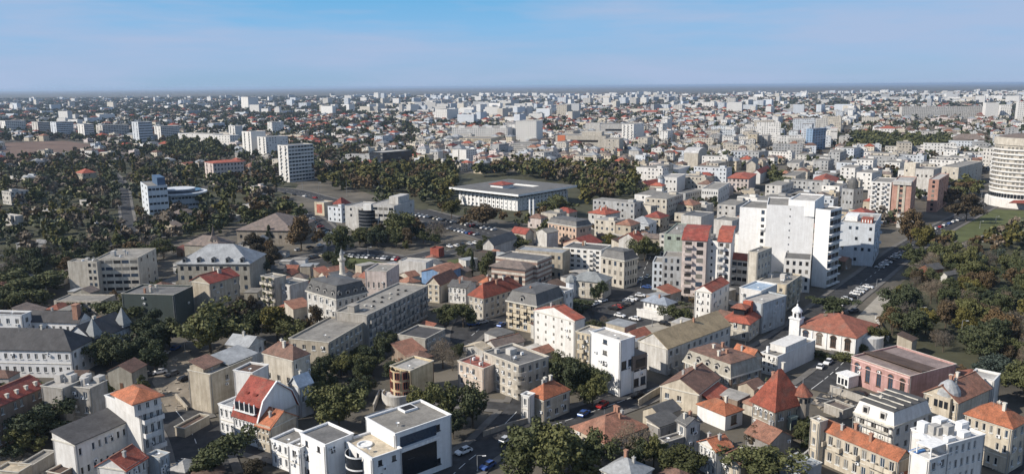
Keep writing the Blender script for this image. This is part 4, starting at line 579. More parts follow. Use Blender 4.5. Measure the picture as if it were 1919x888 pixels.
def roof_mat(key):
    k = 'roof_' + key
    if k in MATS: return MATS[k]
    m, nt, p = nodes('roofing_' + key); c = ROOFC[key]; p.inputs['Roughness'].default_value = .8
    if key in TILED:
        n1 = ramp(nt, noise(nt, .5, 6, .7), .32, .66, (.50, .54, .58), (1.2, 1.18, 1.2))
        n2 = ramp(nt, noise(nt, 3.5, 2, .5), .3, .7, (.6, .66, .70), (1.3, 1.2, 1.15))
        col = mixc(nt, .8, mixc(nt, .9, c, n1, 'MULTIPLY'), n2, 'MULTIPLY')
        col = mixc(nt, ramp(nt, noise(nt, .22, 5, .75), .50, .72, (0, 0, 0), (.55, .55, .55)), col, (.17, .14, .11))
        col = mixc(nt, ramp(nt, noise(nt, .9, 5, .7, stretch=(1, 1, .3)), .56, .70, (0, 0, 0), (.5, .5, .5)), col, (c[0] * .45, c[1] * .6, c[2] * .8))
        w = add(nt, 'ShaderNodeTexWave', Scale=2.2, Distortion=1.0, bands_direction='Z')
        nt.links.new(add(nt, 'ShaderNodeTexCoord').outputs['Object'], w.inputs['Vector'])
        bp = add(nt, 'ShaderNodeBump', Strength=.5, Distance=.08); nt.links.new(w.outputs['Fac'], bp.inputs['Height']); nt.links.new(bp.outputs[0], p.inputs['Normal'])
    else:
        n1 = ramp(nt, noise(nt, .28, 6, .7), .32, .68, (.62, .61, .60), (1.15, 1.13, 1.1))
        n2 = ramp(nt, noise(nt, 1.6, 4, .7), .35, .7, (.78, .77, .76), (1.1, 1.1, 1.1))
        col = mixc(nt, .9, mixc(nt, 1.0, c, n1, 'MULTIPLY'), n2, 'MULTIPLY')
        if key.startswith('zinc') or key in ('icy', 'slate2', 'bluelight'): p.inputs['Roughness'].default_value = .55
    rnd = add(nt, 'ShaderNodeObjectInfo').outputs['Random']
    col = mixc(nt, 1.0, col, ramp(nt, rnd, 0, 1, (.85, .85, .85), (1.1, 1.1, 1.1)), 'MULTIPLY')
    nt.links.new(col, p.inputs['Base Color']); MATS[k] = m; return m
def flat_mat(name, c, rough=.7, metal=0.0, var=.25, scale=1.5):
    if name in MATS: return MATS[name]
    m, nt, p = nodes(name); p.inputs['Roughness'].default_value = rough; p.inputs['Metallic'].default_value = metal
    lo = tuple(1 - var for _ in range(3))
    nt.links.new(mixc(nt, 1.0, c, ramp(nt, noise(nt, scale, 4), .3, .7, lo, (1.08, 1.08, 1.08)), 'MULTIPLY'), p.inputs['Base Color'])
    MATS[name] = m; return m
GLASS = [flat_mat('glass_dark', (.022, .026, .032), .12, 0, .3), flat_mat('glass_blueish', (.05, .07, .10), .10, 0, .3),
         flat_mat('glass_curtained', (.20, .19, .17), .35, 0, .3), flat_mat('glass_dim', (.045, .042, .04), .2, 0, .3)]
def pane_mat(r=RNG): return GLASS[r.choices((0, 1, 2, 3), (4.5, 2, 1.8, 3))[0]]
FRAME_W = flat_mat('frame_white', (.72, .72, .70), .6); FRAME_B = flat_mat('frame_brown', (.16, .09, .06), .6); FRAME_R = flat_mat('frame_red', (.42, .13, .09), .6)
TRIM = flat_mat('stone_trim', (.60, .57, .50), .85); CONC = flat_mat('concrete', (.40, .39, .37), .9); METAL = flat_mat('metal_grey', (.34, .35, .36), .5, .4); DARK = flat_mat('dark_void', (.02, .02, .022), .8)
BRICK = flat_mat('chimney_brick', (.36, .20, .14), .9); WHITEP = flat_mat('white_paint', (.78, .78, .77), .7); RUST = flat_mat('old_timber', (.20, .15, .11), .9)
# ------------------------------------------------------------------ mesh building
class MB:
    def __init__(s): s.v = []; s.f = []; s.m = []
    def poly(s, pts, m=0):
        n = len(s.v); s.v += [tuple(p) for p in pts]; s.f.append(tuple(range(n, n + len(pts)))); s.m.append(m)
    def box(s, x0, y0, z0, x1, y1, z1, m=0, bottom=True):
        n = len(s.v)
        s.v += [(x0, y0, z0), (x1, y0, z0), (x1, y1, z0), (x0, y1, z0), (x0, y0, z1), (x1, y0, z1), (x1, y1, z1), (x0, y1, z1)]
        F = [(0, 1, 5, 4), (1, 2, 6, 5), (2, 3, 7, 6), (3, 0, 4, 7), (4, 5, 6, 7)] + ([(3, 2, 1, 0)] if bottom else [])
        s.f += [tuple(n + i for i in q) for q in F]; s.m += [m] * len(F)
    def lathe(s, cx, cy, prof, n=14, m=0, a0=0, a1=2 * math.pi, cap=True):
        full = abs(a1 - a0 - 2 * math.pi) < 1e-6; k = n if full else n + 1; base = len(s.v)
        for r, z in prof:
            for i in range(k):
                a = a0 + (a1 - a0) * i / n; s.v.append((cx + r * math.cos(a), cy + r * math.sin(a), z))
        for j in range(len(prof) - 1):
            for i in range(n):
                i2 = (i + 1) % k
                s.f.append((base + j * k + i, base + j * k + i2, base + (j + 1) * k + i2, base + (j + 1) * k + i)); s.m.append(m)
        if cap and prof[-1][0] > .01: s.f.append(tuple(base + (len(prof) - 1) * k + i for i in range(k))); s.m.append(m)
    def slab(s, tops, t=.16, m=0, m2=None):
        """a sheet of polygons given thickness t downward"""
        cnt = {}
        for P in tops:
            for i in range(len(P)):
                a, b = tuple(P[i]), tuple(P[(i + 1) % len(P)]); cnt[(a, b)] = 1
        for P in tops:
            s.poly(P, m); s.poly([(p[0], p[1], p[2] - t) for p in reversed(P)], m if m2 is None else m2)
        for (a, b) in cnt:
            if (b, a) not in cnt:
                s.poly([(a[0], a[1], a[2] - t), (b[0], b[1], b[2] - t), b, a], m if m2 is None else m2)
    def mesh(s, name, mats):
        me = bpy.data.meshes.new(name); me.from_pydata(s.v, [], s.f)
        for m in mats: me.materials.append(m)
        if len(mats) > 1: me.polygons.foreach_set('material_index', s.m)
        me.update(); return me
    def obj(s, name, mats, parent=None, loc=(0, 0, 0), rz=0):
        if not s.f: return None
        return link(name, s.mesh(name, mats if isinstance(mats, (list, tuple)) else [mats]), parent, loc, rz)
def link(name, me, parent=None, loc=(0, 0, 0), rz=0, scale=None):
    o = bpy.data.objects.new(name, me); COL.objects.link(o)
    if parent is not None: o.parent = parent
    o.location = loc; o.rotation_euler = (0, 0, rz)
    if scale: o.scale = scale
    return o
def tag(o, label, cat, group=None):
    o['label'] = label; o['category'] = cat
    if group: o['group'] = group
    return o
def structure(o, kind='structure'):
    if o is not None: o['kind'] = kind
    return o
# ------------------------------------------------------------------ windows
WIN = {}
def win_meshes(w, h, style, frame, pm, arch):
    k = (round(w, 1), round(h, 1), style, frame.name, arch); w, h = k[0], k[1]
    if k not in WIN:
        b = MB(); t = .09
        b.box(0, -.02, 0, t, .10, h); b.box(w - t, -.02, 0, w, .10, h); b.box(t, -.02, 0, w - t, .10, t); b.box(t, -.02, h - t, w - t, .10, h)
        if w > .7:
            n = 1 if w < 1.9 else int(w / .9)
            for i in range(1, n + 1):
                x = w * i / (n + 1); b.box(x - .035, -.01, t, x + .035, .08, h - t)
        if h > 1.3 and style != 'plain': b.box(t, -.005, h * .68, w - t, .07, h * .68 + .06)
        b.box(-.1, -.32, -.12, w + .1, -.02, 0)                     # sill
        if style == 'ornate':
            b.box(-.2, -.30, h, -0.0, -.14, h + .05); b.box(-.2, -.36, h + .05, w + .2, -.12, h + .25)
            b.box(-.18, -.26, 0, -.02, -.17, h); b.box(w + .02, -.26, 0, w + .18, -.17, h)
        if arch:
            for i in range(7):
                a0, a1 = math.pi * i / 7, math.pi * (i + 1) / 7; r0, r1 = w / 2, w / 2 + .22
                P = lambda r, a, y: (w / 2 + r * math.cos(a), y, h + r * math.sin(a))
                b.poly([P(r0, a0, -.28), P(r1, a0, -.28), P(r1, a1, -.28), P(r0, a1, -.28)]); b.poly([P(r1, a0, -.28), P(r1, a0, -.16), P(r1, a1, -.16), P(r1, a1, -.28)])
        me = b.mesh('window', [frame])
        WIN[k] = (me, {})
    me, pd = WIN[k]
    if pm.name not in pd:
        b = MB(); b.poly([(.05, .05, .05), (w - .05, .05, .05), (w - .05, .05, h - .05), (.05, .05, h - .05)])
        if arch: b.poly([(w / 2 + w / 2 * math.cos(math.pi * i / 8), -.20, h + w / 2 * math.sin(math.pi * i / 8)) for i in range(9)])
        pd[pm.name] = b.mesh('pane', [pm])
    return me, pd[pm.name]
# style -> (width share, max width, height share, max height, keep, frame, look, balcony share, arch)
STY = {'p': (.42, 1.3, .55, 1.7, .94, 'w', 'plain', 0, 0), 'few': (.4, 1.2, .5, 1.5, .45, 'w', 'plain', 0, 0), 'a': (.45, 1.2, .48, 1.6, 1, 'w', 'x', 0, 1),
  'A': (.42, 2.2, .55, 4.0, 1, 'b', 'x', 0, 1), 'o': (.42, 1.2, .56, 1.9, 1, 'w', 'ornate', 0, 0), 's1': (.34, 1.0, .42, 1.2, .8, 'd', 'plain', 0, 0), 'strip': (.82, 4, .46, 1.5, 1, 'w', 'plain', 0, 0),
  'b': (.5, 1.7, .66, 2.1, 1, 'w', 'plain', .75, 0), 'bl': (.62, 2.6, .62, 1.9, 1, 'r', 'plain', .6, 0), 'edgeb': (.5, 1.6, .6, 1.9, 1, 'w', 'plain', .5, 0), 'red': (.74, 1.9, .62, 2.0, 1, 'r', 'plain', 0, 0),
  'niche': (.22, .7, .34, 1.0, .9, 'n', 'plain', 0, 0), 'tiny': (.26, .7, .36, 1.0, 1, 'd', 'plain', 0, 0), 'dots': (.05, .5, .22, .6, 1, 'd', 'plain', 0, 0), 'slot': (.7, 60, .22, 3.2, 1, 'd', 'plain', 0, 0),
  'strips': (.35, 1.4, .7, 2.4, 1, 'w', 'plain', 0, 0), 'stripe': (.3, 2.4, .6, 2, 1, 'w', 'plain', .4, 0), 'mural': (.6, 6, .7, 6, 1, 'm', 'plain', 0, 0), 'dash': (.45, 1.4, .06, .2, .6, 'h', 'plain', 0, 0),
  'glass': (.75, 3.4, .7, 2.4, 1, 'd', 'plain', .3, 0), 'sl': (.2, 1.6, .42, 1.2, 1, 'd', 'plain', 0, 0), 'last': (.5, 1.8, .6, 1.8, 1, 'd', 'plain', .5, 0), 'flats': (.5, 1.7, .5, 1.5, 1, 'w', 'plain', .3, 0),
  'rcol': (.55, 1.4, .5, 1.6, 1, 'd', 'plain', 0, 0), 'slabb': (.9, 4, .62, 1.9, 1, 'd', 'plain', 1, 0), 'top': (.6, 1.6, .45, 1.4, 1, 'd', 'plain', 0, 0), 'rb': (.45, 1.5, .42, 1.5, .8, 'd', 'plain', 0, 0), 'door': (.5, 2.2, .7, 2.4, 1, 'b', 'plain', 0, 0)}
FR = dict(w=FRAME_W, b=FRAME_B, r=FRAME_R, d=flat_mat('frame_dark', (.08, .08, .085), .5), n=WHITEP, m=FRAME_R, h=WHITEP)
MURAL = flat_mat('red_mural', (.50, .16, .11), .8, 0, .6, .8)
def openings(spec, length, z0, h, rng):
    """list of (u, v, w, h, balcony) in wall coordinates"""
    rows, cols, st = spec; wf, wm, hf, hm, keep, fr, look, bal, arch = STY[st]
    cw = (length - .5) / cols; sh = (h - z0 - .5) / rows; out = []
    if cw < .6: return out
    for r in range(rows):
        for c in range(cols):
            if rng.random() > keep: continue
            if st == 'last' and c != cols - 1: continue
            if st == 'rcol' and c < cols - 2: continue
            if st == 'top' and r != rows - 1: continue
            w = min(wm, wf * cw); hh = min(hm, hf * sh)
            if arch: hh = min(hh, sh - w / 2 - .7)
            if hh < .15 or w < .3: continue
            u = .25 + cw * (c + .5) - w / 2; v = z0 + .3 + sh * r + (sh - hh - (w / 2 if arch else 0)) * .55
            B = bal > 0 and (rng.random() < bal) and (r > 0 or bal == 1)
            if st in ('bl', 'edgeb', 'stripe'): B = (c % 2 == (0 if st == 'bl' else 1)) and r > 0
            if st == 'flats': B = c in (0, cols - 2) and r > 0
            out.append((round(u, 3), round(v, 3), round(w, 1), round(hh, 1), B))
    return out
def wall_grid(b, O, U, h0, h1, L, ops, N, depth=.2, m=0):
    """wall from O along U (2D unit), z h0..h1, rectangular holes with reveals; N is the outward normal"""
    us = sorted({0, L} | {o[0] for o in ops} | {round(o[0] + o[2], 3) for o in ops}); vs = sorted({h0, h1} | {o[1] for o in ops} | {round(o[1] + o[3], 3) for o in ops})
    P = lambda u, v, d=0: (O[0] + U[0] * u - N[0] * d, O[1] + U[1] * u - N[1] * d, v)
    for i in range(len(us) - 1):
        j = 0
        while j < len(vs) - 1:
            um = (us[i] + us[i + 1]) / 2; inside = lambda v: any(o[0] < um < o[0] + o[2] and o[1] < v < o[1] + o[3] for o in ops)
            if inside((vs[j] + vs[j + 1]) / 2): j += 1; continue
            k = j
            while k + 1 < len(vs) - 1 and not inside((vs[k + 1] + vs[k + 2]) / 2): k += 1
            b.poly([P(us[i], vs[j]), P(us[i + 1], vs[j]), P(us[i + 1], vs[k + 1]), P(us[i], vs[k + 1])], m); j = k + 1
    for (u, v, w, hh, _) in ops:
        q = [(u, v), (u + w, v), (u + w, v + hh), (u, v + hh)]
        for i in range(4):
            (ua, va), (ub, vb) = q[i], q[(i + 1) % 4]
            b.poly([P(ua, va), P(ua, va, depth), P(ub, vb, depth), P(ub, vb)], m)
# ------------------------------------------------------------------ roofs (local frame 0..a, 0..b; base height h)
def roof_shape(kind, a, b, h, rise, ov, inset):
    """returns (top polygons, wall fill polygons)"""
    A0, A1, B0, B1 = -ov, a + ov, -ov, b + ov; z = h; t = h + rise; fill = []
    dz = rise * ov / max(min(a, b) / 2, .5)
    if kind == 'gx':
        e = z - dz
        tops = [[(A0, B0, e), (A1, B0, e), (A1, b / 2, t), (A0, b / 2, t)], [(A1, B1, e), (A0, B1, e), (A0, b / 2, t), (A1, b / 2, t)]]
        fill = [[(0, b, z), (0, 0, z), (0, b / 2, t - .05)], [(a, 0, z), (a, b, z), (a, b / 2, t - .05)]]
    elif kind == 'gy':
        e = z - dz
        tops = [[(A0, B1, e), (A0, B0, e), (a / 2, B0, t), (a / 2, B1, t)], [(A1, B0, e), (A1, B1, e), (a / 2, B1, t), (a / 2, B0, t)]]
        fill = [[(0, 0, z), (a, 0, z), (a / 2, 0, t - .05)], [(a, b, z), (0, b, z), (a / 2, b, t - .05)]]
    elif kind in ('hip', 'pyr', 'hipt'):
        e = z - .05; s = min(a, b) / 2
        if kind == 'pyr': p = [(a / 2 - .6, b / 2, t), (a / 2 + .6, b / 2, t)]
        elif kind == 'hipt':
            q = [(s * .45, s * .45, t), (a - s * .45, s * .45, t), (a - s * .45, b - s * .45, t), (s * .45, b - s * .45, t)]; c = [(A0, B0, e), (A1, B0, e), (A1, B1, e), (A0, B1, e)]
            return [[c[i], c[(i + 1) % 4], q[(i + 1) % 4], q[i]] for i in range(4)] + [q], []
        elif a >= b: p = [(s, b / 2, t), (a - s, b / 2, t)] if a - b > .3 else [(a / 2 - .15, b / 2, t), (a / 2 + .15, b / 2, t)]
        else: p = None
        if p:
            tops = [[(A0, B0, e), (A1, B0, e), p[1], p[0]], [(A1, B1, e), (A0, B1, e), p[0], p[1]], [(A0, B1, e), (A0, B0, e), p[0]], [(A1, B0, e), (A1, B1, e), p[1]]]
        else:
            p = [(a / 2, s, t), (a / 2, b - s, t)]
            tops = [[(A0, B1, e), (A0, B0, e), p[0], p[1]], [(A1, B0, e), (A1, B1, e), p[1], p[0]], [(A0, B0, e), (A1, B0, e), p[0]], [(A1, B1, e), (A0, B1, e), p[1]]]
    elif kind == 'shed':
        tops = [[(A0, B0, z - .05), (A1, B0, z - .05), (A1, B1, t), (A0, B1, t)]]
        fill = [[(0, b, z), (0, 0, z), (0, b, t - .15)], [(a, 0, z), (a, b, z), (a, b, t - .15)], [(a, b, z), (0, b, z), (0, b, t - .15), (a, b, t - .15)]]
    elif kind == 'shed2':
        m_ = min(a, 9)
        tops = [[(A0, B1, z - .05), (A0, B0, z - .05), (m_, B0, t), (m_, B1, t)], [(m_, B1, t), (m_, B0, t), (A1, B0, t - .2), (A1, B1, t - .2)]]
        fill = [[(0, 0, z), (a, 0, z), (a, 0, t - .3), (m_, 0, t - .1)], [(a, b, z), (0, b, z), (m_, b, t - .1), (a, b, t - .3)], [(a, 0, z), (a, b, z), (a, b, t - .3), (a, 0, t - .3)]]
    elif kind in ('gamb', 'vault'):
        if kind == 'gamb': pr = [(-ov, z - .3), (.13 * a, z + .52 * rise), (.5 * a, t), (.87 * a, z + .52 * rise), (a + ov, z - .3)]
        else: pr = [(a / 2 - (a / 2 + .1) * math.cos(math.pi * i / 8), z - .02 + rise * math.sin(math.pi * i / 8)) for i in range(9)]
        tops = [[(pr[i][0], B1, pr[i][1]), (pr[i][0], B0, pr[i][1]), (pr[i + 1][0], B0, pr[i + 1][1]), (pr[i + 1][0], B1, pr[i + 1][1])] for i in range(len(pr) - 1)]
        q = [(max(0, min(a, x)), zz - .12) for x, zz in pr]
        fill = [[(x, 0, zz) for x, zz in q] + [(a, 0, z - .2), (0, 0, z - .2)][:0], [(x, b, zz) for x, zz in reversed(q)]]
    return tops, fill
def volume(root, rp, V, first, near, rng):
    (x, y, rot, a, b, h, z0, rk, rise, ov, inset, wc, rc, mc, wl, wr) = V
    th = math.radians(rot); dx, dy = x - rp[0], y - rp[1]
    c, s = math.cos(-rp[2]), math.sin(-rp[2]); loc = (dx * c - dy * s, dx * s + dy * c, 0); rz = th - rp[2]
    T = Matrix.Translation(loc) @ Matrix.Rotation(rz, 4, 'Z')
    wm, rm = wall_mat(wc), roof_mat(rc)
    W = MB(); zb = z0 - (.0 if z0 == 0 else .3) - (.4 if z0 == 0 else 0)
    opsL = openings(wl, b, z0, h, rng) if wl else []; opsR = openings(wr, a, z0, h, rng) if wr else []
    cut = near
    arch_ = lambda sp: sp and STY[sp[2]][8]
    hL = opsL if cut and wl and wl[2] not in ('dash', 'niche') else []
    hR = opsR if cut and wr and wr[2] not in ('dash', 'niche') else []
    wall_grid(W, (0, b), (0, -1), zb, h, b, [(o[0], o[1], o[2], o[3], 0) for o in hL], (-1, 0))
    wall_grid(W, (0, 0), (1, 0), zb, h, a, [(o[0], o[1], o[2], o[3], 0) for o in hR], (0, -1))
    W.poly([(a, 0, zb), (a, b, zb), (a, b, h), (a, 0, h)]); W.poly([(a, b, zb), (0, b, zb), (0, b, h), (a, b, h)])
    R = MB(); roof_obj = None
    if rk == 'flat':
        t = min(.28, a / 6, b / 6); z1 = h - .45
        W.poly([(0, 0, h), (a, 0, h), (a - t, t, h), (t, t, h)]); W.poly([(a, 0, h), (a, b, h), (a - t, b - t, h), (a - t, t, h)])
        W.poly([(a, b, h), (0, b, h), (t, b - t, h), (a - t, b - t, h)]); W.poly([(0, b, h), (0, 0, h), (t, t, h), (t, b - t, h)])
        q = [(t, t), (a - t, t), (a - t, b - t), (t, b - t)]
        for i in range(4):
            p0, p1 = q[i], q[(i + 1) % 4]; W.poly([(*p1, z1), (*p0, z1), (*p0, h), (*p1, h)])
        R.poly([(t, t, z1), (a - t, t, z1), (a - t, b - t, z1), (t, b - t, z1)])
        if near:
            E = MB(); d = .14; zz = h + .004                        # coping
            E.box(-d, -d, zz - .10, a + d, -.004, zz + .06); E.box(-d, b + .004, zz - .10, a + d, b + d, zz + .06); E.box(-d, -.004, zz - .10, -.004, b + .004, zz + .06); E.box(a + .004, -.004, zz - .10, a + d, b + .004, zz + .06)
            E.obj('coping', TRIM if wc not in ('white', 'purewhite', 'bluewhite') else WHITEP, root, loc, rz)
    elif rk == 'mans':
        o_ = .25; i_ = min(inset, a / 3, b / 3)
        c0 = [(-o_, -o_, h), (a + o_, -o_, h), (a + o_, b + o_, h), (-o_, b + o_, h)]; c1 = [(i_, i_, h + rise), (a - i_, i_, h + rise), (a - i_, b - i_, h + rise), (i_, b - i_, h + rise)]
        M = MB(); M.slab([[c0[k], c0[(k + 1) % 4], c1[(k + 1) % 4], c1[k]] for k in range(4)], .12)
        M.obj('mansard_roof', roof_mat(mc) if mc in ROOFC else wall_mat(mc), root, loc, rz)
        tops, _ = roof_shape('hip', a - 2 * i_, b - 2 * i_, h + rise, .7, .2, 0)
        R.slab([[(p[0] + i_, p[1] + i_, p[2] + .12) for p in P] for P in tops], .1)
        E = MB(); E.box(-.4, -.4, h - .45, a + .4, b + .4, h - .02); E.obj('cornice', TRIM, root, loc, rz)
    elif rk == 'drum':
        W = MB(); r = max(a, b) / 2; W.lathe(a / 2, b / 2, [(r, zb), (r, h)], 22, cap=False); R.lathe(a / 2, b / 2, [(r + .4, h - .1), (r + .4, h + .05), (r * .5, h + rise * .7), (.05, h + rise)], 22)
    elif rk == 'dome':
        R.poly([(0, 0, h), (a, 0, h), (a, b, h), (0, b, h)]); r = min(a, b) * .42
        R.lathe(a / 2, b / 2, [(r, h), (r, h + rise * .35), (r * .92, h + rise * .55), (r * .7, h + rise * .8), (r * .35, h + rise * .95), (.05, h + rise)], 16)
    else:
        tops, fill = roof_shape(rk, a, b, h, rise, ov, inset)
        for P in fill: W.poly(P)
        R.slab(tops, .2)
        if rk == 'hipt': pass
    # solid lid below pitched roofs
    if rk not in ('flat', 'drum'): W.poly([(0, 0, h - .03), (a, 0, h - .03), (a, b, h - .03), (0, b, h - .03)])
    W.obj('wall', wm, root, loc, rz)
    roof_obj = R.obj('roof', rm, root, loc, rz)
    if near and rk not in ('flat', 'mans', 'drum') and h - z0 > 5:
        E = MB(); d = .18; E.box(-d, -d, h - .55, a + d, -.004, h - .25); E.box(-d, -.004, h - .55, -.004, b + d, h - .25); E.obj('cornice', TRIM, root, loc, rz)
    if rk in ('gx', 'hip', 'gamb', 'gy') and near and rc in TILED:
        E = MB(); hh = h + rise
        if rk == 'gx': E.box(-ov, b / 2 - .16, hh - .05, a + ov, b / 2 + .16, hh + .09)
        elif rk == 'gy' or rk == 'gamb': E.box(a / 2 - .16, -ov, hh - .05, a / 2 + .16, b + ov, hh + .09)
        elif a > b + 1: E.box(b / 2, b / 2 - .16, hh - .05, a - b / 2, b / 2 + .16, hh + .09)
        elif b > a + 1: E.box(a / 2 - .16, a / 2, hh - .05, a / 2 + .16, b - a / 2, hh + .09)
        if E.f: E.obj('ridge', roof_mat('orange2'), roof_obj)
    # windows
    G = MB(); BB = MB()
    for side, ops, sp in ((0, opsL, wl), (1, opsR, wr)):
        if not sp: continue
        st = sp[2]; fr = FR[STY[st][5]]; look = STY[st][6]; arch = STY[st][8]
        if side == 0: M = T @ Matrix.Translation((0, b, 0)) @ Matrix.Rotation(-math.pi / 2, 4, 'Z')
        else: M = T
        for (u, v, w, hh, B) in ops:
            pm = pane_mat(rng) if st not in ('mural', 'niche', 'dash') else (MURAL if st == 'mural' else WHITEP)
            if st == 'niche': pm = GLASS[2]
            if near:
                d = .2 if st not in ('dash', 'niche', 'mural') else .0
                if st == 'niche' or st == 'dash':
                    k = MB(); k.box(0, -.04, 0, w, .0, hh); me = k.mesh('window', [pm]); o = link('window' if st == 'niche' else 'tarp_strip', me, root); o.matrix_local = M @ Matrix.Translation((u, 0, v)); continue
                me, pn = win_meshes(w, hh, look, fr, pm, arch)
                o = link('window', me, root); o.matrix_local = M @ Matrix.Translation((u, .14, v))
                link('pane', pn, o)
                if B:
                    k = MB(); bw = w + .9; k.box(0, -1.15, -.16, bw, -.0, 0); k.box(0, -1.15, 0, .1, -.0, .95); k.box(bw - .1, -1.15, 0, bw, -.0, .95); k.box(.1, -1.15, 0, bw - .1, -1.07, .95)
                    me = WIN.setdefault(('bal', round(bw, 1), wc), None) or k.mesh('balcony', [wall_mat(wc if wc not in ('salmon',) else 'white')]); WIN[('bal', round(bw, 1), wc)] = me
                    o = link('balcony', me, root); o.matrix_local = M @ Matrix.Translation((u - .45, -.02, v - .35))
            else:
                mi = GLASS.index(pm) if pm in GLASS else 4
                n0 = len(G.v); G.box(u, -.06, v, u + w, .02, v + hh, mi)
                for i in range(n0, len(G.v)): G.v[i] = tuple(M @ Vector(G.v[i]))
                if B:
                    n0 = len(BB.v); BB.box(u - .5, -1.2, v - .4, u + w + .5, -.01, v + (.55 if st != 'slabb' else -.05))
                    for i in range(n0, len(BB.v)): BB.v[i] = tuple(M @ Vector(BB.v[i]))
    if G.f: structure(G.obj('window_grid', GLASS + [MURAL], root), 'stuff')
    if BB.f: structure(BB.obj('balcony_stack', wall_mat(wc if wc != 'salmon' else 'white'), root), 'stuff')
    if near and z0 == 0 and h > 4.5:
        dt = FRAME_B if wc in ('yellow', 'brown2', 'stone2') else METAL
        for (px, py) in ((-.12, .25), (.25, -.12), (a - .25, -.12), (-.12, b - .25)):
            k = MB(); k.lathe(px, py, [(.07, 0), (.07, h - .5)], 5, cap=False); k.obj('downpipe', dt, root, loc, rz)
        if wl and wl[2] in ('p', 'a', 'o', 'b', 'A') and wl[0] > 1:
            k = MB(); zz = z0 + .3 + (h - .5) / wl[0] * 1.0 - .1
            k.box(-.14, .3, zz, -.004, b - .3, zz + .18); k.obj('string_course', TRIM, root, loc, rz)
        for side, sp, ln in ((0, wl, b), (1, wr, a)):
            for _ in range(rng.choice((0, 1, 2, 3)) if sp else rng.choice((0, 0, 1))):
                k = MB(); k.box(-.42, -.42, 0, .42, -.02, .62); k.box(-.30, -.44, .1, .10, -.42, .52, 1); p = rng.uniform(.12, .88) * ln; q = rng.uniform(.35, .85) * h
                o = k.obj('air_conditioner', [WHITEP, FR['d']], root); o.matrix_local = T @ (Matrix.Translation((p, 0, q)) if side else Matrix.Translation((0, p, q)) @ Matrix.Rotation(-math.pi / 2, 4, 'Z'))
        if rk in ('gx', 'gy', 'hip', 'mans') and roof_obj is not None:
            for _ in range(rng.choice((1, 1, 2))):
                x_, y_ = rng.uniform(.25, .75) * a, rng.uniform(.25, .75) * b
                zr = h + rise * (1 - abs(y_ - b / 2) / (b / 2)) if rk == 'gx' else h + rise * (1 - abs(x_ - a / 2) / (a / 2)) if rk == 'gy' else h + rise * min(1, min(x_, a - x_, y_, b - y_) / (min(a, b) / 2)) if rk == 'hip' else h + rise
                k = MB(); k.box(-.28, -.28, -.8, .28, .28, 1.0); k.box(-.36, -.36, 1.0, .36, .36, 1.2); k.lathe(0, 0, [(.1, 1.2), (.1, 1.55)], 6); k.obj('chimney', rng.choice((BRICK, TRIM, CONC)), root, tuple(T @ Vector((x_, y_, zr))), rz)
            if rng.random() < .6:
                k = MB(); k.lathe(0, 0, [(.03, 0), (.02, 2.6)], 4)
                for i_ in range(4): k.box(-.5 + .06 * i_, -.015, 1.6 + .28 * i_, .5 - .06 * i_, .015, 1.63 + .28 * i_)
                k.obj('antenna', METAL, root, tuple(T @ Vector((a * .4, b * .55, h + rise * .6))), rz + .6)
        elif rk == 'flat' and rng.random() < .7:
            k = MB(); k.lathe(0, 0, [(.05, 0), (.05, .6)], 5); k.lathe(.0, .0, [(.02, .62), (.3, .72), (.45, .9)], 10, cap=False); k.obj('satellite_dish', WHITEP, root, tuple(T @ Vector((a * .2, b * .3, h - .45))), rz)
    return T, a, b, h, rise, rk, roof_obj
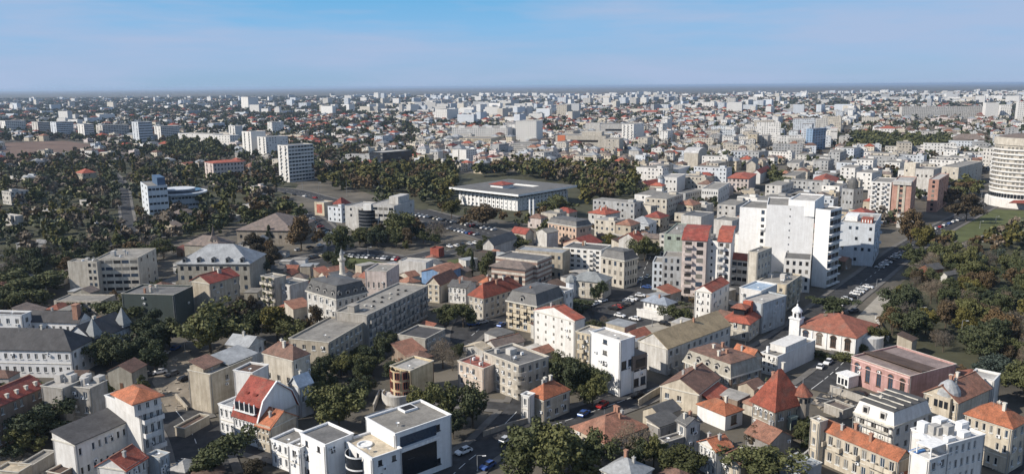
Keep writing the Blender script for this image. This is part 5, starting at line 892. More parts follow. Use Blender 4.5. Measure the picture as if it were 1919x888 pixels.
# ------------------------------------------------------------------ extras on buildings
def extra(root, e, n, info, rng, near):
    T, a, b, h, rise, rk, roof = info[0]
    def put(mb, name, mats, T_=None, M=None):
        o = mb.obj(name, mats, root)
        if o: o.matrix_local = (T_ or T) @ (M or Matrix())
        return o
    def chimney(x, y, z, hh=1.6, mat=BRICK, par=None):
        k = MB(); k.box(-.32, -.32, -1.2, .32, .32, hh - .25); k.box(-.42, -.42, hh - .25, .42, .42, hh)
        return put(k, 'chimney', mat, None, Matrix.Translation((x, y, z)))
    def roofz(x, y):
        if rk == 'flat': return h - .4
        if rk == 'gx': return h + rise * (1 - abs(y - b / 2) / (b / 2))
        if rk == 'gy': return h + rise * (1 - abs(x - a / 2) / (a / 2))
        if rk in ('hip', 'pyr'): return h + rise * min(1, min(x, a - x, y, b - y) / (min(a, b) / 2))
        if rk == 'mans': return h + rise + .2
        return h + rise * .5
    if e == 'chim' or e == 'chimrow':
        for i in range(n):
            x, y = (rng.uniform(.2, .8) * a, rng.uniform(.3, .7) * b) if e == 'chim' else (a * (i + .6) / n, b * .12)
            chimney(x, y, roofz(x, y), 1.7 if e == 'chim' else .9, rng.choice((BRICK, TRIM)) if e == 'chim' else TRIM)
    elif e == 'clutter':
        for (T_, a_, b_, h_, ri, rk_, ro) in info[:2]:
            if rk_ != 'flat': continue
            for i in range(n):
                x, y = rng.uniform(.15, .8) * a_, rng.uniform(.15, .8) * b_; r = rng.random(); k = MB()
                if r < .35: w = rng.uniform(1.2, 2.6); k.box(0, 0, 0, w, w * .8, rng.uniform(1, 2.3)); nm, mt = 'roof_hut', wall_mat('white2')
                elif r < .7: k.box(0, 0, .15, .9, .5, .9); k.box(.1, .1, 0, .2, .4, .15); k.box(.7, .1, 0, .8, .4, .15); nm, mt = 'air_conditioner', WHITEP
                else: k.lathe(0, 0, [(.16, 0), (.16, 1.3), (.26, 1.3), (.26, 1.5), (.02, 1.65)], 8); nm, mt = 'vent_pipe', METAL
                put(k, nm, mt, T_, Matrix.Translation((x, y, h_ - .44)))
    elif e == 'vents':
        for i in range(n):
            k = MB(); k.box(-.45, -.25, 0, .45, .25, .35); k.box(-.55, -.35, .35, .55, .35, .42)
            put(k, 'roof_vent', DARK if i % 3 else TRIM, None, Matrix.Translation((a * (.12 + .8 * (i // 2) / (n / 2)), b * (.35 + .25 * (i % 2)), h - .44)))
        k = MB(); k.box(0, 0, 0, 3.2, 2.6, 2.2); k.box(-.2, -.2, 2.2, 3.4, 2.8, 2.4); put(k, 'stair_hut', wall_mat('greyb'), None, Matrix.Translation((2, b * .5, h - .44)))
    elif e == 'skylights':
        T2, a2, b2, h2, r2, _, _ = info[1]; s = (r2 * .48) / (.37 * a2)
        for i in range(n):
            k = MB(); k.box(0, 0, 0, 2.0, 1.6, 1.0); k.box(-.12, .2, .2, -.02, 1.4, .9)
            put(k, 'roof_dormer', roof_mat('red'), T2, Matrix.Translation((.20 * a2, b2 * (.3 + .35 * i), h2 + .52 * r2 + .2)))
        k = MB(); k.box(0, 0, 0, .5, b2 * .8, 1.7); put(k, 'loggia', GLASS[0], T2, Matrix.Translation((-.05, b2 * .1, h2 + r2 * .22)))
        k = MB()
        for i in range(5): k.box(-.12, b2 * .1 + b2 * .8 * i / 4 - .12, h2 + r2 * .2, .1, b2 * .1 + b2 * .8 * i / 4 + .12, h2 + r2 * .5)
        k.box(-.5, b2 * .08, h2 + r2 * .2 - .15, .6, b2 * .92, h2 + r2 * .2); put(k, 'loggia_frame', WHITEP, T2)
        k = MB(); d = .12; pr = [(-.4, h2 - .2), (.13 * a2, h2 + .56 * r2), (.5 * a2, h2 + r2 + .15), (.87 * a2, h2 + .56 * r2), (a2 + .4, h2 - .2)]
        for i in range(4): k.slab([[(pr[i][0], -.15, pr[i][1] + .12), (pr[i][0], -.55, pr[i][1] + .12), (pr[i + 1][0], -.55, pr[i + 1][1] + .12), (pr[i + 1][0], -.15, pr[i + 1][1] + .12)]], .4)
        put(k, 'gable_rim', WHITEP, T2)
    elif e == 'roofgrid':
        for i in range(n):
            k = MB(); k.box(-.06, -.5, 0, .06, b + .5, .12); put(k, 'rib', METAL, None, Matrix.Translation((a * (i + .5) / n, 0, h + .25)))
    elif e == 'glassbay':
        T2, a2, b2, h2, *_ = info[1]; k = MB(); k.lathe(.8, b2 * .55, [(3.0, 1), (3.0, h2 - 1.0)], 16, 0, math.pi * .62, math.pi * 1.38, cap=False); put(k, 'glass_bay', GLASS[0], T2)
        k = MB()
        for z in (2.6, 5.4, 8.2): k.lathe(.8, b2 * .55, [(3.05, z), (3.12, z), (3.12, z + .35), (3.05, z + .35)], 16, 0, math.pi * .62, math.pi * 1.38, cap=False)
        put(k, 'bay_band', WHITEP, T2)
        T3, a3, b3, h3, *_ = info[2]; k = MB(); k.box(0, 0, 0, 3.6, 3, .5); k.box(.3, .3, .5, 3.3, 2.7, .52, 1); put(k, 'light_well', [WHITEP, DARK], T3, Matrix.Translation((a3 * .55, b3 - 3.4, h3 - .44)))
        k = MB(); k.lathe(a2 * .35, b2 * .62, [(1.7, h2 - .45), (1.7, h2 - .1), (1.4, h2 - .1), (1.4, h2 - .42)], 14); put(k, 'round_planter', WHITEP, T2)
    elif e == 'loggia':
        T3, a3, b3, h3, *_ = info[2]; k = MB(); k.box(1.2, -.06, 1.5, a3 - 4.2, .02, h3 - 4.6); put(k, 'curtain_glass', GLASS[0], T3)
        k = MB(); k.box(.6, -.9, h3 - 4.4, a3 - 4.0, -.02, h3 - 4.1); k.box(.6, -.9, h3 - 4.1, a3 - 4.0, -.8, h3 - 3.6); put(k, 'long_balcony', WHITEP, T3)
        k = MB(); k.box(1.2, -.05, h3 - 3.6, a3 - 4.2, .02, h3 - 1.2); put(k, 'terrace_glass', GLASS[1], T3)
    elif e == 'terrace':
        k = MB(); k.lathe(-1.5, b * .5, [(4.2, 0), (4.2, 2.6), (3.9, 2.6), (3.9, 1.9)], 16, 0, math.pi * .55, math.pi * 1.45, cap=False); k.poly([(-1.5, b * .5 - 4, 1.95), (-1.5, b * .5 + 4, 1.95), (-5.4, b * .5 + 1.2, 1.95), (-5.4, b * .5 - 1.2, 1.95)]); put(k, 'terrace', wall_mat('white2'))
        k = MB(); k.lathe(.2, b * .5, [(b * .38, 0), (b * .38, h - .05)], 16, 0, math.pi * .5, math.pi * 1.5, cap=False); put(k, 'bow_front', wall_mat('yellow'))
        for r in range(3):
            for q in range(4):
                an = math.pi * (.62 + .25 * q); k = MB(); k.box(-.1, -.62, 0, .08, .62, 1.9); k2 = put(k, 'bay_window', GLASS[0], None, Matrix.Translation((.2 + (b * .38) * math.cos(an), b * .5 + (b * .38) * math.sin(an), .9 + r * 2.8)) @ Matrix.Rotation(an, 4, 'Z'))
                k = MB()
                for yy in (-.68, -.04, .62): k.box(.06, yy, 0, .15, yy + .08, 1.9)
                k.box(.06, -.68, -.1, .15, .7, .0); k.box(.06, -.68, 1.9, .15, .7, 2.0); o = k.obj('frame', FRAME_R, k2)
    elif e == 'turret':
        k = MB(); k.lathe(0, 0, [(1.5, 4.0), (1.9, 5.0), (1.9, h + 2.4)], 10, cap=False); put(k, 'turret', wall_mat('stone'), None, Matrix.Translation((a - .2, .4, 0)))
        k = MB(); k.lathe(0, 0, [(2.6, h + 2.2), (2.5, h + 2.3), (.05, h + 5.0)], 10); put(k, 'turret_roof', roof_mat('red4'), None, Matrix.Translation((a - .2, .4, 0)))
        k = MB(); k.lathe(0, 0, [(.08, h + 4.9), (.05, h + 6.3)], 6); put(k, 'finial', METAL, None, Matrix.Translation((a - .2, .4, 0)))
        for q in range(4):
            an = -2.6 + q * .65; k = MB(); k.box(-.05, -.3, 0, .06, .3, 1.2); put(k, 'window', GLASS[0], None, Matrix.Translation((a - .2 + 1.88 * math.cos(an), .4 + 1.88 * math.sin(an), h + .4)) @ Matrix.Rotation(an, 4, 'Z'))
        k = MB(); k.lathe(a - .2, .4, [(1.9, 0), (1.45, 0), (1.45, 4.2)], 10); put(k, 'turret_foot', wall_mat('stone'))
    elif e == 'bay':
        k = MB(); k.box(a * .45, -1.1, 2.6, a * .45 + 2.2, -.01, 5.6); k.box(a * .45 - .15, -1.25, 5.6, a * .45 + 2.35, -.01, 5.9); put(k, 'bay_window', wall_mat('green'))
        k = MB(); k.box(a * .45 + .25, -1.14, 3.3, a * .45 + 1.95, -1.08, 5.1); put(k, 'pane', GLASS[1])
    elif e == 'scaffold':
        for z in (h * .45, h * .72, h * .95):
            k = MB(); k.box(-1.3, .3, z, -.25, b - .3, z + .1); put(k, 'scaffold_board', TRIM)
        for i in range(6):
            k = MB(); k.box(-1.3, .3 + (b - .7) * i / 5, 0, -1.2, .4 + (b - .7) * i / 5, h); put(k, 'scaffold_pole', METAL)
        for i in range(4):
            k = MB(); k.box(a * .1 + a * .2 * i, .6, 0, a * .1 + a * .2 * i + .15, b - .6, .25); put(k, 'rafter', TRIM, None, Matrix.Translation((0, 0, h + rise + .6)))
        for i in range(2):
            k = MB(); k.box(-.3, -.75, -.1, 1.6, .75, 1.7); k.box(-.34, -.5, .2, -.28, .5, 1.4, 1); put(k, 'dormer', [wall_mat('white2'), DARK], None, Matrix.Translation((.1, b * (.28 + .45 * i), h + .6)))
    elif e == 'terrboxes':
        rr = random.Random(3)
        for i in range(11):
            x, y = rr.uniform(.05, .8) * a, rr.uniform(.08, .82) * b; k = MB(); w = rr.uniform(.8, 2.6); k.box(0, 0, 0, w, rr.uniform(.8, 2.2), rr.uniform(.6, 2.4)); put(k, 'roof_box', WHITEP if i % 3 else CONC, None, Matrix.Translation((x, y, h - .44)))
        T2, a2, b2, h2, *_ = info[1]
        k = MB(); k.box(0, 0, 2.3, 5.4, 3.4, 2.5); k.box(.1, .1, 0, .3, .3, 2.3); k.box(5.1, .1, 0, 5.3, .3, 2.3); k.box(.1, 3.1, 0, .3, 3.3, 2.3); k.box(5.1, 3.1, 0, 5.3, 3.3, 2.3); put(k, 'canopy', WHITEP, T2, Matrix.Translation((1.0, .4, h2 - .44)))
        k = MB(); k.lathe(0, 0, [(.06, 0), (.06, 2.3)], 6); k.lathe(0, 0, [(1.9, 2.2), (.05, 2.8)], 10); put(k, 'parasol', WHITEP, T2, Matrix.Translation((a2 * .55, b2 + 1.0, h2 - .44)))
        k = MB(); k.box(0, 0, 0, 3.4, 1.6, .3); put(k, 'pool_cover', flat_mat('blue_cover', (.08, .22, .50), .5), T2, Matrix.Translation((.4, b2 * .78, h2 - .44)))
    elif e == 'kiosk':
        k = MB(); k.box(0, 0, 0, 4.2, 4, 3.2); k.box(-.3, -.3, 3.2, 4.5, 4.3, 3.5); put(k, 'kiosk_annex', WHITEP, None, Matrix.Translation((-4.6, b - 3.2, 0)))
        k = MB()
        for i in range(3): k.box(-4.66, b - 2.8 + i * 1.2, .6, -4.58, b - 2.0 + i * 1.2, 2.4)
        put(k, 'shop_window', GLASS[0])
        k = MB(); k.box(-.12, -.0, h - .8, -.01, b, h - .5); k.box(-.2, 0, h * .82 - 1, -.01, b, h * .82 - .85); put(k, 'moulding', flat_mat('pink_trim', (.68, .48, .44), .8))
        k = MB(); k.slab([[(a * .25, b + .2, h + .4), (a * .25, .2, h + .4), (a + 3, .2, h - 1.5), (a + 3, b + .2, h - 1.5)]], .2); put(k, 'rear_roof', roof_mat('brownflat'))
    elif e == 'zincdome':
        k = MB()
        k.lathe(0, 0, [(2.9, 0), (2.7, 1.2), (1.9, 2.6), (.7, 3.6), (.05, 3.8)], 14); put(k, 'zinc_dome', roof_mat('zinc'), None, Matrix.Translation((2.2, b * .42, h + .3)))
        k = MB(); k.box(-1.1, b * .42 - 2.2, 3, -.02, b * .42 + 2.2, h + .4); put(k, 'bay_front', wall_mat('cream'))
        for i in range(3):
            k = MB(); k.box(-1.18, b * .42 - 1.7 + i * 1.25, h - 2.4, -1.08, b * .42 - .8 + i * 1.25, h - .6); put(k, 'pane', GLASS[0])
    elif e == 'belltower':
        X, Y = 1.0, b + 1.2; k = MB(); k.box(-1.7, -1.7, 0, 1.7, 1.7, 8.2); k.box(-2, -2, 8.2, 2, 2, 8.6); put(k, 'bell_tower', WHITEP, None, Matrix.Translation((X, Y, 0)))
        k = MB(); k.lathe(0, 0, [(1.5, 8.6), (1.5, 10.6), (1.75, 10.6), (1.75, 10.8), (1.5, 11.3), (.8, 12.0), (.3, 12.4), (.3, 12.9), (.03, 13.3)], 12); put(k, 'lantern', WHITEP, None, Matrix.Translation((X, Y, 0)))
        k = MB()
        for q in range(6): an = q * math.pi / 3; k.box(1.48 * math.cos(an) - .25, 1.48 * math.sin(an) - .25, 8.9, 1.48 * math.cos(an) + .25, 1.48 * math.sin(an) + .25, 10.2)
        put(k, 'belfry_opening', DARK, None, Matrix.Translation((X, Y, 0)))
        k = MB(); k.box(-.05, -.05, 13.2, .05, .05, 14.6); k.box(-.4, -.05, 13.9, .4, .05, 14.0); put(k, 'cross', METAL, None, Matrix.Translation((X, Y, 0)))
        for i in range(2):
            k = MB(); k.slab([[(0, 0, 0), (1.4, 0, .3), (1.4, 1.0, .3), (0, 1.0, 0)]], .2); k.box(.15, .1, -.7, 1.2, .9, 0); put(k, 'roof_vent', RUST, None, Matrix.Translation((a * .38, b * (.45 + .22 * i), h + rise * .75)))
    elif e == 'apse':
        k = MB(); k.lathe(a * .55, 0, [(a * .26, 0), (a * .26, h * .75)], 14, 0, math.pi, 2 * math.pi, cap=False); k.poly([(a * .55 + a * .26 * math.cos(math.pi + math.pi * i / 14), a * .26 * math.sin(math.pi + math.pi * i / 14), h * .75) for i in range(15)]); put(k, 'apse', wall_mat('white'))
        k = MB()
        for i in range(5): k.box(-.25, b * (i) / 4 - .2 if i else 0, 0, -.004, b * i / 4 + .2 if i < 4 else b, h - .6)
        put(k, 'pilaster', WHITEP)
    elif e == 'upper':
        k = MB(); k.box(a * .2, .004, h - .3, a * .75, b - .3, h + 1.8); k.slab([[(a * .2, 0.004, h + 1.85), (a * .75, 0.004, h + 1.85), (a * .75, b, h + 1.85), (a * .2, b, h + 1.85)]], .1); put(k, 'upper_storey', wall_mat('white'))
        for i in range(3):
            k = MB(); k.box(-.35, -.35, 0, .35, .35, 2.0); put(k, 'chimney', WHITEP, None, Matrix.Translation((a * .08 + i * a * .28, b * .8, h - .3)))
    elif e in ('dormersL', 'dormers'):
        sides = ((0, b),) if e == 'dormersL' else ((0, b), (1, a))
        for sd, ln in sides:
            for i in range(n):
                k = MB(); k.box(0, -.75, 0, 1.6, .75, 1.7, 0); k.slab([[(-.15, -.95, 1.7), (1.7, -.95, 1.7), (1.7, 0, 2.3), (-.15, 0, 2.3)], [(1.7, .95, 1.7), (-.15, .95, 1.7), (-.15, 0, 2.3), (1.7, 0, 2.3)]], .1, 1)
                k.box(-.05, -.5, .25, .02, .5, 1.5, 2); p = ln * (i + .5) / n
                M = Matrix.Translation((.15, p, h + .35)) if sd == 0 else Matrix.Translation((p, .15, h + .35)) @ Matrix.Rotation(math.pi / 2, 4, 'Z')
                put(k, 'dormer', [wall_mat('white2') if rk == 'mans' else roof_mat('zinc2'), roof_mat('slate2'), GLASS[0]], None, M)
    elif e == 'sideroof':
        k = MB(); k.box(2, -3.2, 0, a - 2, -.01, 3.6); k.slab([[(1.8, -3.5, 3.5), (a - 1.8, -3.5, 3.5), (a - 1.8, 0, 5), (1.8, 0, 5)]], .2, 1); put(k, 'lean_to', [wall_mat('white2'), roof_mat('red2')])
    elif e == 'browncube':
        k = MB(); k.box(-.35, -.3, h - 3.2, a * .92, b * .42, h + 1.0); put(k, 'brown_cube', flat_mat('brown_panel', (.17, .135, .11), .7))
        k = MB(); k.box(a * .15, -.36, h - 2.6, a * .8, -.29, h - .2); put(k, 'pane', GLASS[0])
        k = MB(); k.box(-.06, b * .46, 1.4, .02, b * .52, h - 3); put(k, 'window_slit', GLASS[3])
    elif e == 'banner':
        k = MB(); k.box(-.12, .5, 1.6, -.04, 2.1, 6.4); o = put(k, 'banner', DARK)
        for i in range(6):
            q = MB(); q.box(-.16, 1.1, 2.1 + i * .68, -.125, 1.5 + .3 * (i % 2), 2.45 + i * .68); put(q, 'letter_block', WHITEP)
    elif e == 'cornerbalc':
        for i in range(n):
            z = 2.6 + i * 2.45; k = MB(); k.lathe(.8, .8, [(2.4, z), (2.4, z + 1.0), (2.25, z + 1.0), (2.25, z + .1)], 12, 0, math.pi * .95, math.pi * 1.6, cap=False); k.poly([(.8 + 2.4 * math.cos(math.pi * (.95 + .65 * i_ / 8)), .8 + 2.4 * math.sin(math.pi * (.95 + .65 * i_ / 8)), z + .1) for i_ in range(9)] + [(.8, .8, z + .1)]); put(k, 'corner_balcony', wall_mat('cream2'))
    elif e == 'planters':
        for i in range(8):
            k = MB(); rr = random.Random(i)
            for j in range(40):
                p = Vector((rr.uniform(-1.4, -.9), rr.uniform(0, 1.8), rr.uniform(-.6, .5))); d = Vector((rr.gauss(0, 1), rr.gauss(0, 1), rr.gauss(0, 1))).normalized() * .3; q = d.orthogonal().normalized() * .3
                k.poly([p + d, p + q, p - d, p - q])
            put(k, 'planter_greenery', leaf_mat('green'), None, Matrix.Translation((0, b * (i % 2) * .5 + .3, 3.5 + 3.0 * (i // 2))))
    elif e == 'lturret':
        k = MB(); k.lathe(0, b, [(2.3, 0), (2.3, h - .8)], 8, cap=False); put(k, 'turret', wall_mat('bluewhite'))
        k = MB(); k.lathe(0, b, [(2.7, h - .9), (2.4, h + .1), (1.2, h + 1.4), (.05, h + 1.9)], 8); put(k, 'turret_roof', roof_mat('zinc2'))
    elif e == 'terracew':
        k = MB(); k.box(-3.4, -1, 0, -.01, b + .5, 2.4); k.box(-3.5, -1.1, 2.4, -3.2, b + .6, 3.1); put(k, 'terrace', wall_mat('white'))
    elif e == 'belvedere':
        z = h + rise - .1; k = MB(); k.box(a * .3, b * .35, z, a * .6, b * .75, z + 2.4); put(k, 'belvedere', GLASS[0]); k = MB(); k.slab([[(a * .3 - .8, b * .35 - .8, z + 2.5), (a * .6 + .8, b * .35 - .8, z + 2.5), (a * .45, b * .55, z + 3.8)], [(a * .6 + .8, b * .35 - .8, z + 2.5), (a * .6 + .8, b * .75 + .8, z + 2.5), (a * .45, b * .55, z + 3.8)], [(a * .6 + .8, b * .75 + .8, z + 2.5), (a * .3 - .8, b * .75 + .8, z + 2.5), (a * .45, b * .55, z + 3.8)], [(a * .3 - .8, b * .75 + .8, z + 2.5), (a * .3 - .8, b * .35 - .8, z + 2.5), (a * .45, b * .55, z + 3.8)]], .2); put(k, 'belvedere_roof', roof_mat('red4'))
        k = MB(); k.box(a * .68, b * .3, z, a * .85, b * .6, z + 3.6); put(k, 'red_tower', flat_mat('red_plaster', (.46, .13, .08), .85))
    elif e == 'redstrip':
        k = MB(); k.slab([[(-.3, b + .2, h + .2), (-.3, .8, h + .2), (3.8, .8, h + 2.2), (3.8, b + .2, h + 2.2)]], .2); k.box(0, 1, h - .3, 3.8, b, h + .15); put(k, 'roof_strip', roof_mat('red2'))
        for z in (3, 6, 9):
            k = MB(); k.lathe(0, b * .82, [(1.9, z), (1.9, z + 1.0), (1.75, z + 1), (1.75, z + .1)], 12, 0, math.pi * .5, math.pi * 1.5, cap=False); put(k, 'round_balcony', WHITEP)
    elif e == 'redbox':
        k = MB(); k.box(a * .1, b * .1, h - .4, a * .32, b * .42, h + 1.6); put(k, 'red_hut', roof_mat('red2')); k = MB()
        for i in range(4): k.box(a * .1 - .06, b * .12 + i * b * .08, h - .2, a * .1 - .01, b * .15 + i * b * .08, h + 1.2)
        put(k, 'hut_window', WHITEP); k = MB(); k.box(a * .2, b * .55, h - .4, a * .5, b * .9, h + 2); put(k, 'roof_hut', WHITEP)
    elif e == 'podium':
        r = a; k = MB(); k.lathe(0, 0, [(r * 1.12, 0), (r * 1.12, 5.5), (r * 1.05, 5.7), (r * 1.02, 10.5), (r * .99, 10.6)], 40); put(k, 'podium', wall_mat('white'))
        k = MB()
        for i in range(46):
            an = math.pi * .8 + math.pi * 1.3 * i / 46; c_, s_ = math.cos(an), math.sin(an); q = r * 1.045
            k.poly([(q * c_ + 0.9 * s_, q * s_ - .9 * c_, 6.6), (q * c_ - .9 * s_, q * s_ + .9 * c_, 6.6), (q * c_ - .9 * s_, q * s_ + .9 * c_, 9.4), (q * c_ + .9 * s_, q * s_ - .9 * c_, 9.4)])
        structure(put(k, 'podium_glazing', GLASS[0]), 'stuff')
        k = MB(); k.slab([[(-r * 1.2, -r * 1.05, 5.2), (-r * .2, -r * 1.32, 5.2), (0, -r * .9, 6.2), (-r * .9, -r * .8, 6.2)]], .3); put(k, 'awning', roof_mat('red'))
    elif e == 'bigeaves':
        k = MB(); o_ = 5; q = 15; A, B_ = a, b
        outer = [(-o_, -o_, h + 3.6), (A + o_, -o_, h + 3.6), (A + o_, B_ + o_, h + 3.6), (-o_, B_ + o_, h + 3.6)]; inner = [(q, q, h + 3.6), (A - q, q, h + 3.6), (A - q, B_ - q, h + 3.6), (q, B_ - q, h + 3.6)]
        k.slab([[outer[i], outer[(i + 1) % 4], inner[(i + 1) % 4], inner[i]] for i in range(4)], 1.4, 0, 1); put(k, 'eaves_roof', [roof_mat('flatdark'), WHITEP])
        k = MB()
        for i in range(15):
            p = A * (i + .5) / 15; k.box(p - .35, -.4, 0, p + .35, -.01, h + .6); p = B_ * (i + .5) / 15; k.box(-.4, p - .35, 0, -.01, p + .35, h + .6)
        structure(put(k, 'facade_rib', WHITEP), 'stuff')
        k = MB(); k.box(.8, .8, h - .5, A - .8, B_ - .8, h + 2.4); put(k, 'top_storey', flat_mat('shade_glass', (.10, .10, .10), .5))
        k = MB(); k.box(q + 2, q + 14, h + 2, q + 14, q + 26, h + 5.4); k.slab([[(q + 1, q + 13, h + 5.4), (q + 15, q + 13, h + 5.4), (q + 8, q + 20, h + 7.4)], [(q + 15, q + 13, h + 5.4), (q + 15, q + 27, h + 5.4), (q + 8, q + 20, h + 7.4)], [(q + 15, q + 27, h + 5.4), (q + 1, q + 27, h + 5.4), (q + 8, q + 20, h + 7.4)], [(q + 1, q + 27, h + 5.4), (q + 1, q + 13, h + 5.4), (q + 8, q + 20, h + 7.4)]], .2, 1); put(k, 'court_pavilion', [WHITEP, roof_mat('red')])
    elif e == 'curvedglass':
        T2, a2, b2, h2, *_ = info[1]; k = MB(); k.lathe(2.5, 1.0, [(6.5, 0), (6.5, h2 - 1.5)], 16, 0, math.pi * .6, math.pi * 1.35, cap=False); put(k, 'curved_glass', GLASS[0], T2)
        k = MB()
        for i in range(6): k.lathe(2.5, 1.0, [(6.55, 1.5 + 2 * i), (6.65, 1.5 + 2 * i), (6.65, 1.75 + 2 * i)], 16, 0, math.pi * .6, math.pi * 1.35, cap=False)
        put(k, 'glazing_bar', METAL, T2); k = MB(); k.box(-.8, b - 3, 0, 1.5, b + 2.2, h + .5); put(k, 'stair_tower', wall_mat('white'))
        k = MB(); k.box(a * .35, 2, h - .4, a * .9, b * .45, h + 4); put(k, 'roof_hut', wall_mat('white2'))
    elif e == 'creamstripe':
        for p, w in ((.30, .14), (.62, .10)):
            k = MB(); k.box(-.35, b * p, 2, -.01, b * (p + w), h + .6); put(k, 'cream_stripe', wall_mat('cream'))
        k = MB(); k.box(-.9, b * .02, h - 1.2, a * .2, b * .98, h + .9); put(k, 'roof_band', wall_mat('white2'))
    elif e == 'spire':
        k = MB(); k.box(-2, -2, h - 1, 2, 2, h + 2.4); put(k, 'spire_base', wall_mat('stone2'), None, Matrix.Translation((a * .35, b * .3, 0))); k = MB(); k.lathe(0, 0, [(3.1, h + 2.2), (1.2, h + 4.6), (.5, h + 7.5), (.05, h + 10.5)], 4); put(k, 'spire', roof_mat('brown3'), None, Matrix.Translation((a * .35, b * .3, 0)))
    elif e == 'spires':
        T2, a2, b2, h2, *_ = info[1]
        for p in (.02, .82):
            k = MB(); k.box(0, 0, h2 - 2, 3.2, .6, h2 + 1.2); k.slab([[(-.3, -.5, h2 + .9), (3.5, -.5, h2 + .9), (1.6, 1.4, h2 + 6.4)], [(3.5, -.5, h2 + .9), (3.5, 3.4, h2 + .9), (1.6, 1.4, h2 + 6.4)], [(3.5, 3.4, h2 + .9), (-.3, 3.4, h2 + .9), (1.6, 1.4, h2 + 6.4)], [(-.3, 3.4, h2 + .9), (-.3, -.5, h2 + .9), (1.6, 1.4, h2 + 6.4)]], .15, 1); put(k, 'pointed_gable', [wall_mat('bluewhite'), roof_mat('zinc2')], T2, Matrix.Translation((a2 * p, 0.004, 0)))
    elif e == 'stack':
        T4, a4, b4, h4, *_ = info[3]; k = MB(); k.box(-.9, -.9, h4 - 1, .9, .9, h4 + 5.2); k.box(-1.05, -1.05, h4 + 5.2, 1.05, 1.05, h4 + 5.6); put(k, 'chimney_stack', BRICK, T4, Matrix.Translation((1.5, 1.4, 0)))
    elif e == 'tilepatch':
        k = MB(); k.box(.4, b * .35, h - .4, a * .42, b - .4, h + 1.0); k.slab([[(.2, b * .25, h + 1.0), (a * .45, b * .25, h + 1.0), (a * .45, b - .2, h + 2.4), (.2, b - .2, h + 2.4)]], .2, 1); put(k, 'tiled_part', [wall_mat('beige'), roof_mat('brown')])
        k = MB(); k.slab([[(a * .45, .3, h + .3), (a + 3, .3, h + .3), (a + 3, b, h + 1.6), (a * .45, b, h + 1.6)]], .15); put(k, 'zinc_roof', roof_mat('zinc'))
    elif e == 'orangepanel':
        k = MB(); k.box(-.4, b - 14, 4, -.05, b - 3, h + .5); put(k, 'orange_panel', flat_mat('orange_sheet', (.55, .18, .09), .6))
        k = MB(); k.box(a * .2, b * .1, h - .4, a * .7, b * .5, h + 5); put(k, 'roof_hall', wall_mat('cream2'))
    elif e == 'roofsteps':
        for i in range(n):
            k = MB(); k.box(1, 0, h - .4, 9, b / n * .45, h + 3.2); put(k, 'roof_step', wall_mat('white'), None, Matrix.Translation((0, b * (i + .1) / n, 0)))
    elif e == 'bluesteps':
        T2, a2, b2, h2, *_ = info[1]
        for i in range(3):
            k = MB(); k.lathe(a2 * .45, b2 * .5, [(b2 * (.62 - .13 * i), h2 + 1.2 * i - .4), (b2 * (.62 - .13 * i), h2 + 1.2 * i + .5)], 20, 0); put(k, 'curved_terrace', wall_mat('bluewhite') if i % 2 == 0 else GLASS[1], T2)
        k = MB(); k.box(a * .55, b * .1, h - 1, a * .95, b * .8, h + 5); put(k, 'roof_block', flat_mat('blue_panel', (.07, .12, .2), .5))
# ------------------------------------------------------------------ leaves, trees
def leaf_mat(kind):
    k = 'leaf_' + kind
    if k in MATS: return MATS[k]
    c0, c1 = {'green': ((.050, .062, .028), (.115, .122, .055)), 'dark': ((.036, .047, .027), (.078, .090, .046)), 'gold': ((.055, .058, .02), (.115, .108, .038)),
              'rust': ((.060, .050, .030), (.120, .086, .052)), 'bare': ((.095, .082, .070), (.17, .15, .125)), 'grass': ((.05, .06, .022), (.10, .10, .04)), 'blue': ((.055, .07, .05), (.125, .14, .105))}[kind]
    m, nt, p = nodes('leaves_' + kind); p.inputs['Roughness'].default_value = .65; p.inputs['Specular IOR Level'].default_value = .15
    n = ramp(nt, noise(nt, .55, 4, .7), .3, .7, c0, c1)
    rnd = add(nt, 'ShaderNodeObjectInfo').outputs['Random']
    n = mixc(nt, 1.0, n, ramp(nt, rnd, 0, 1, (.65, .72, .8), (1.45, 1.3, 1.1)), 'MULTIPLY')
    nt.links.new(n, p.inputs['Base Color']); MATS[k] = m; return m
BARK = flat_mat('bark', (.10, .08, .06), .9)
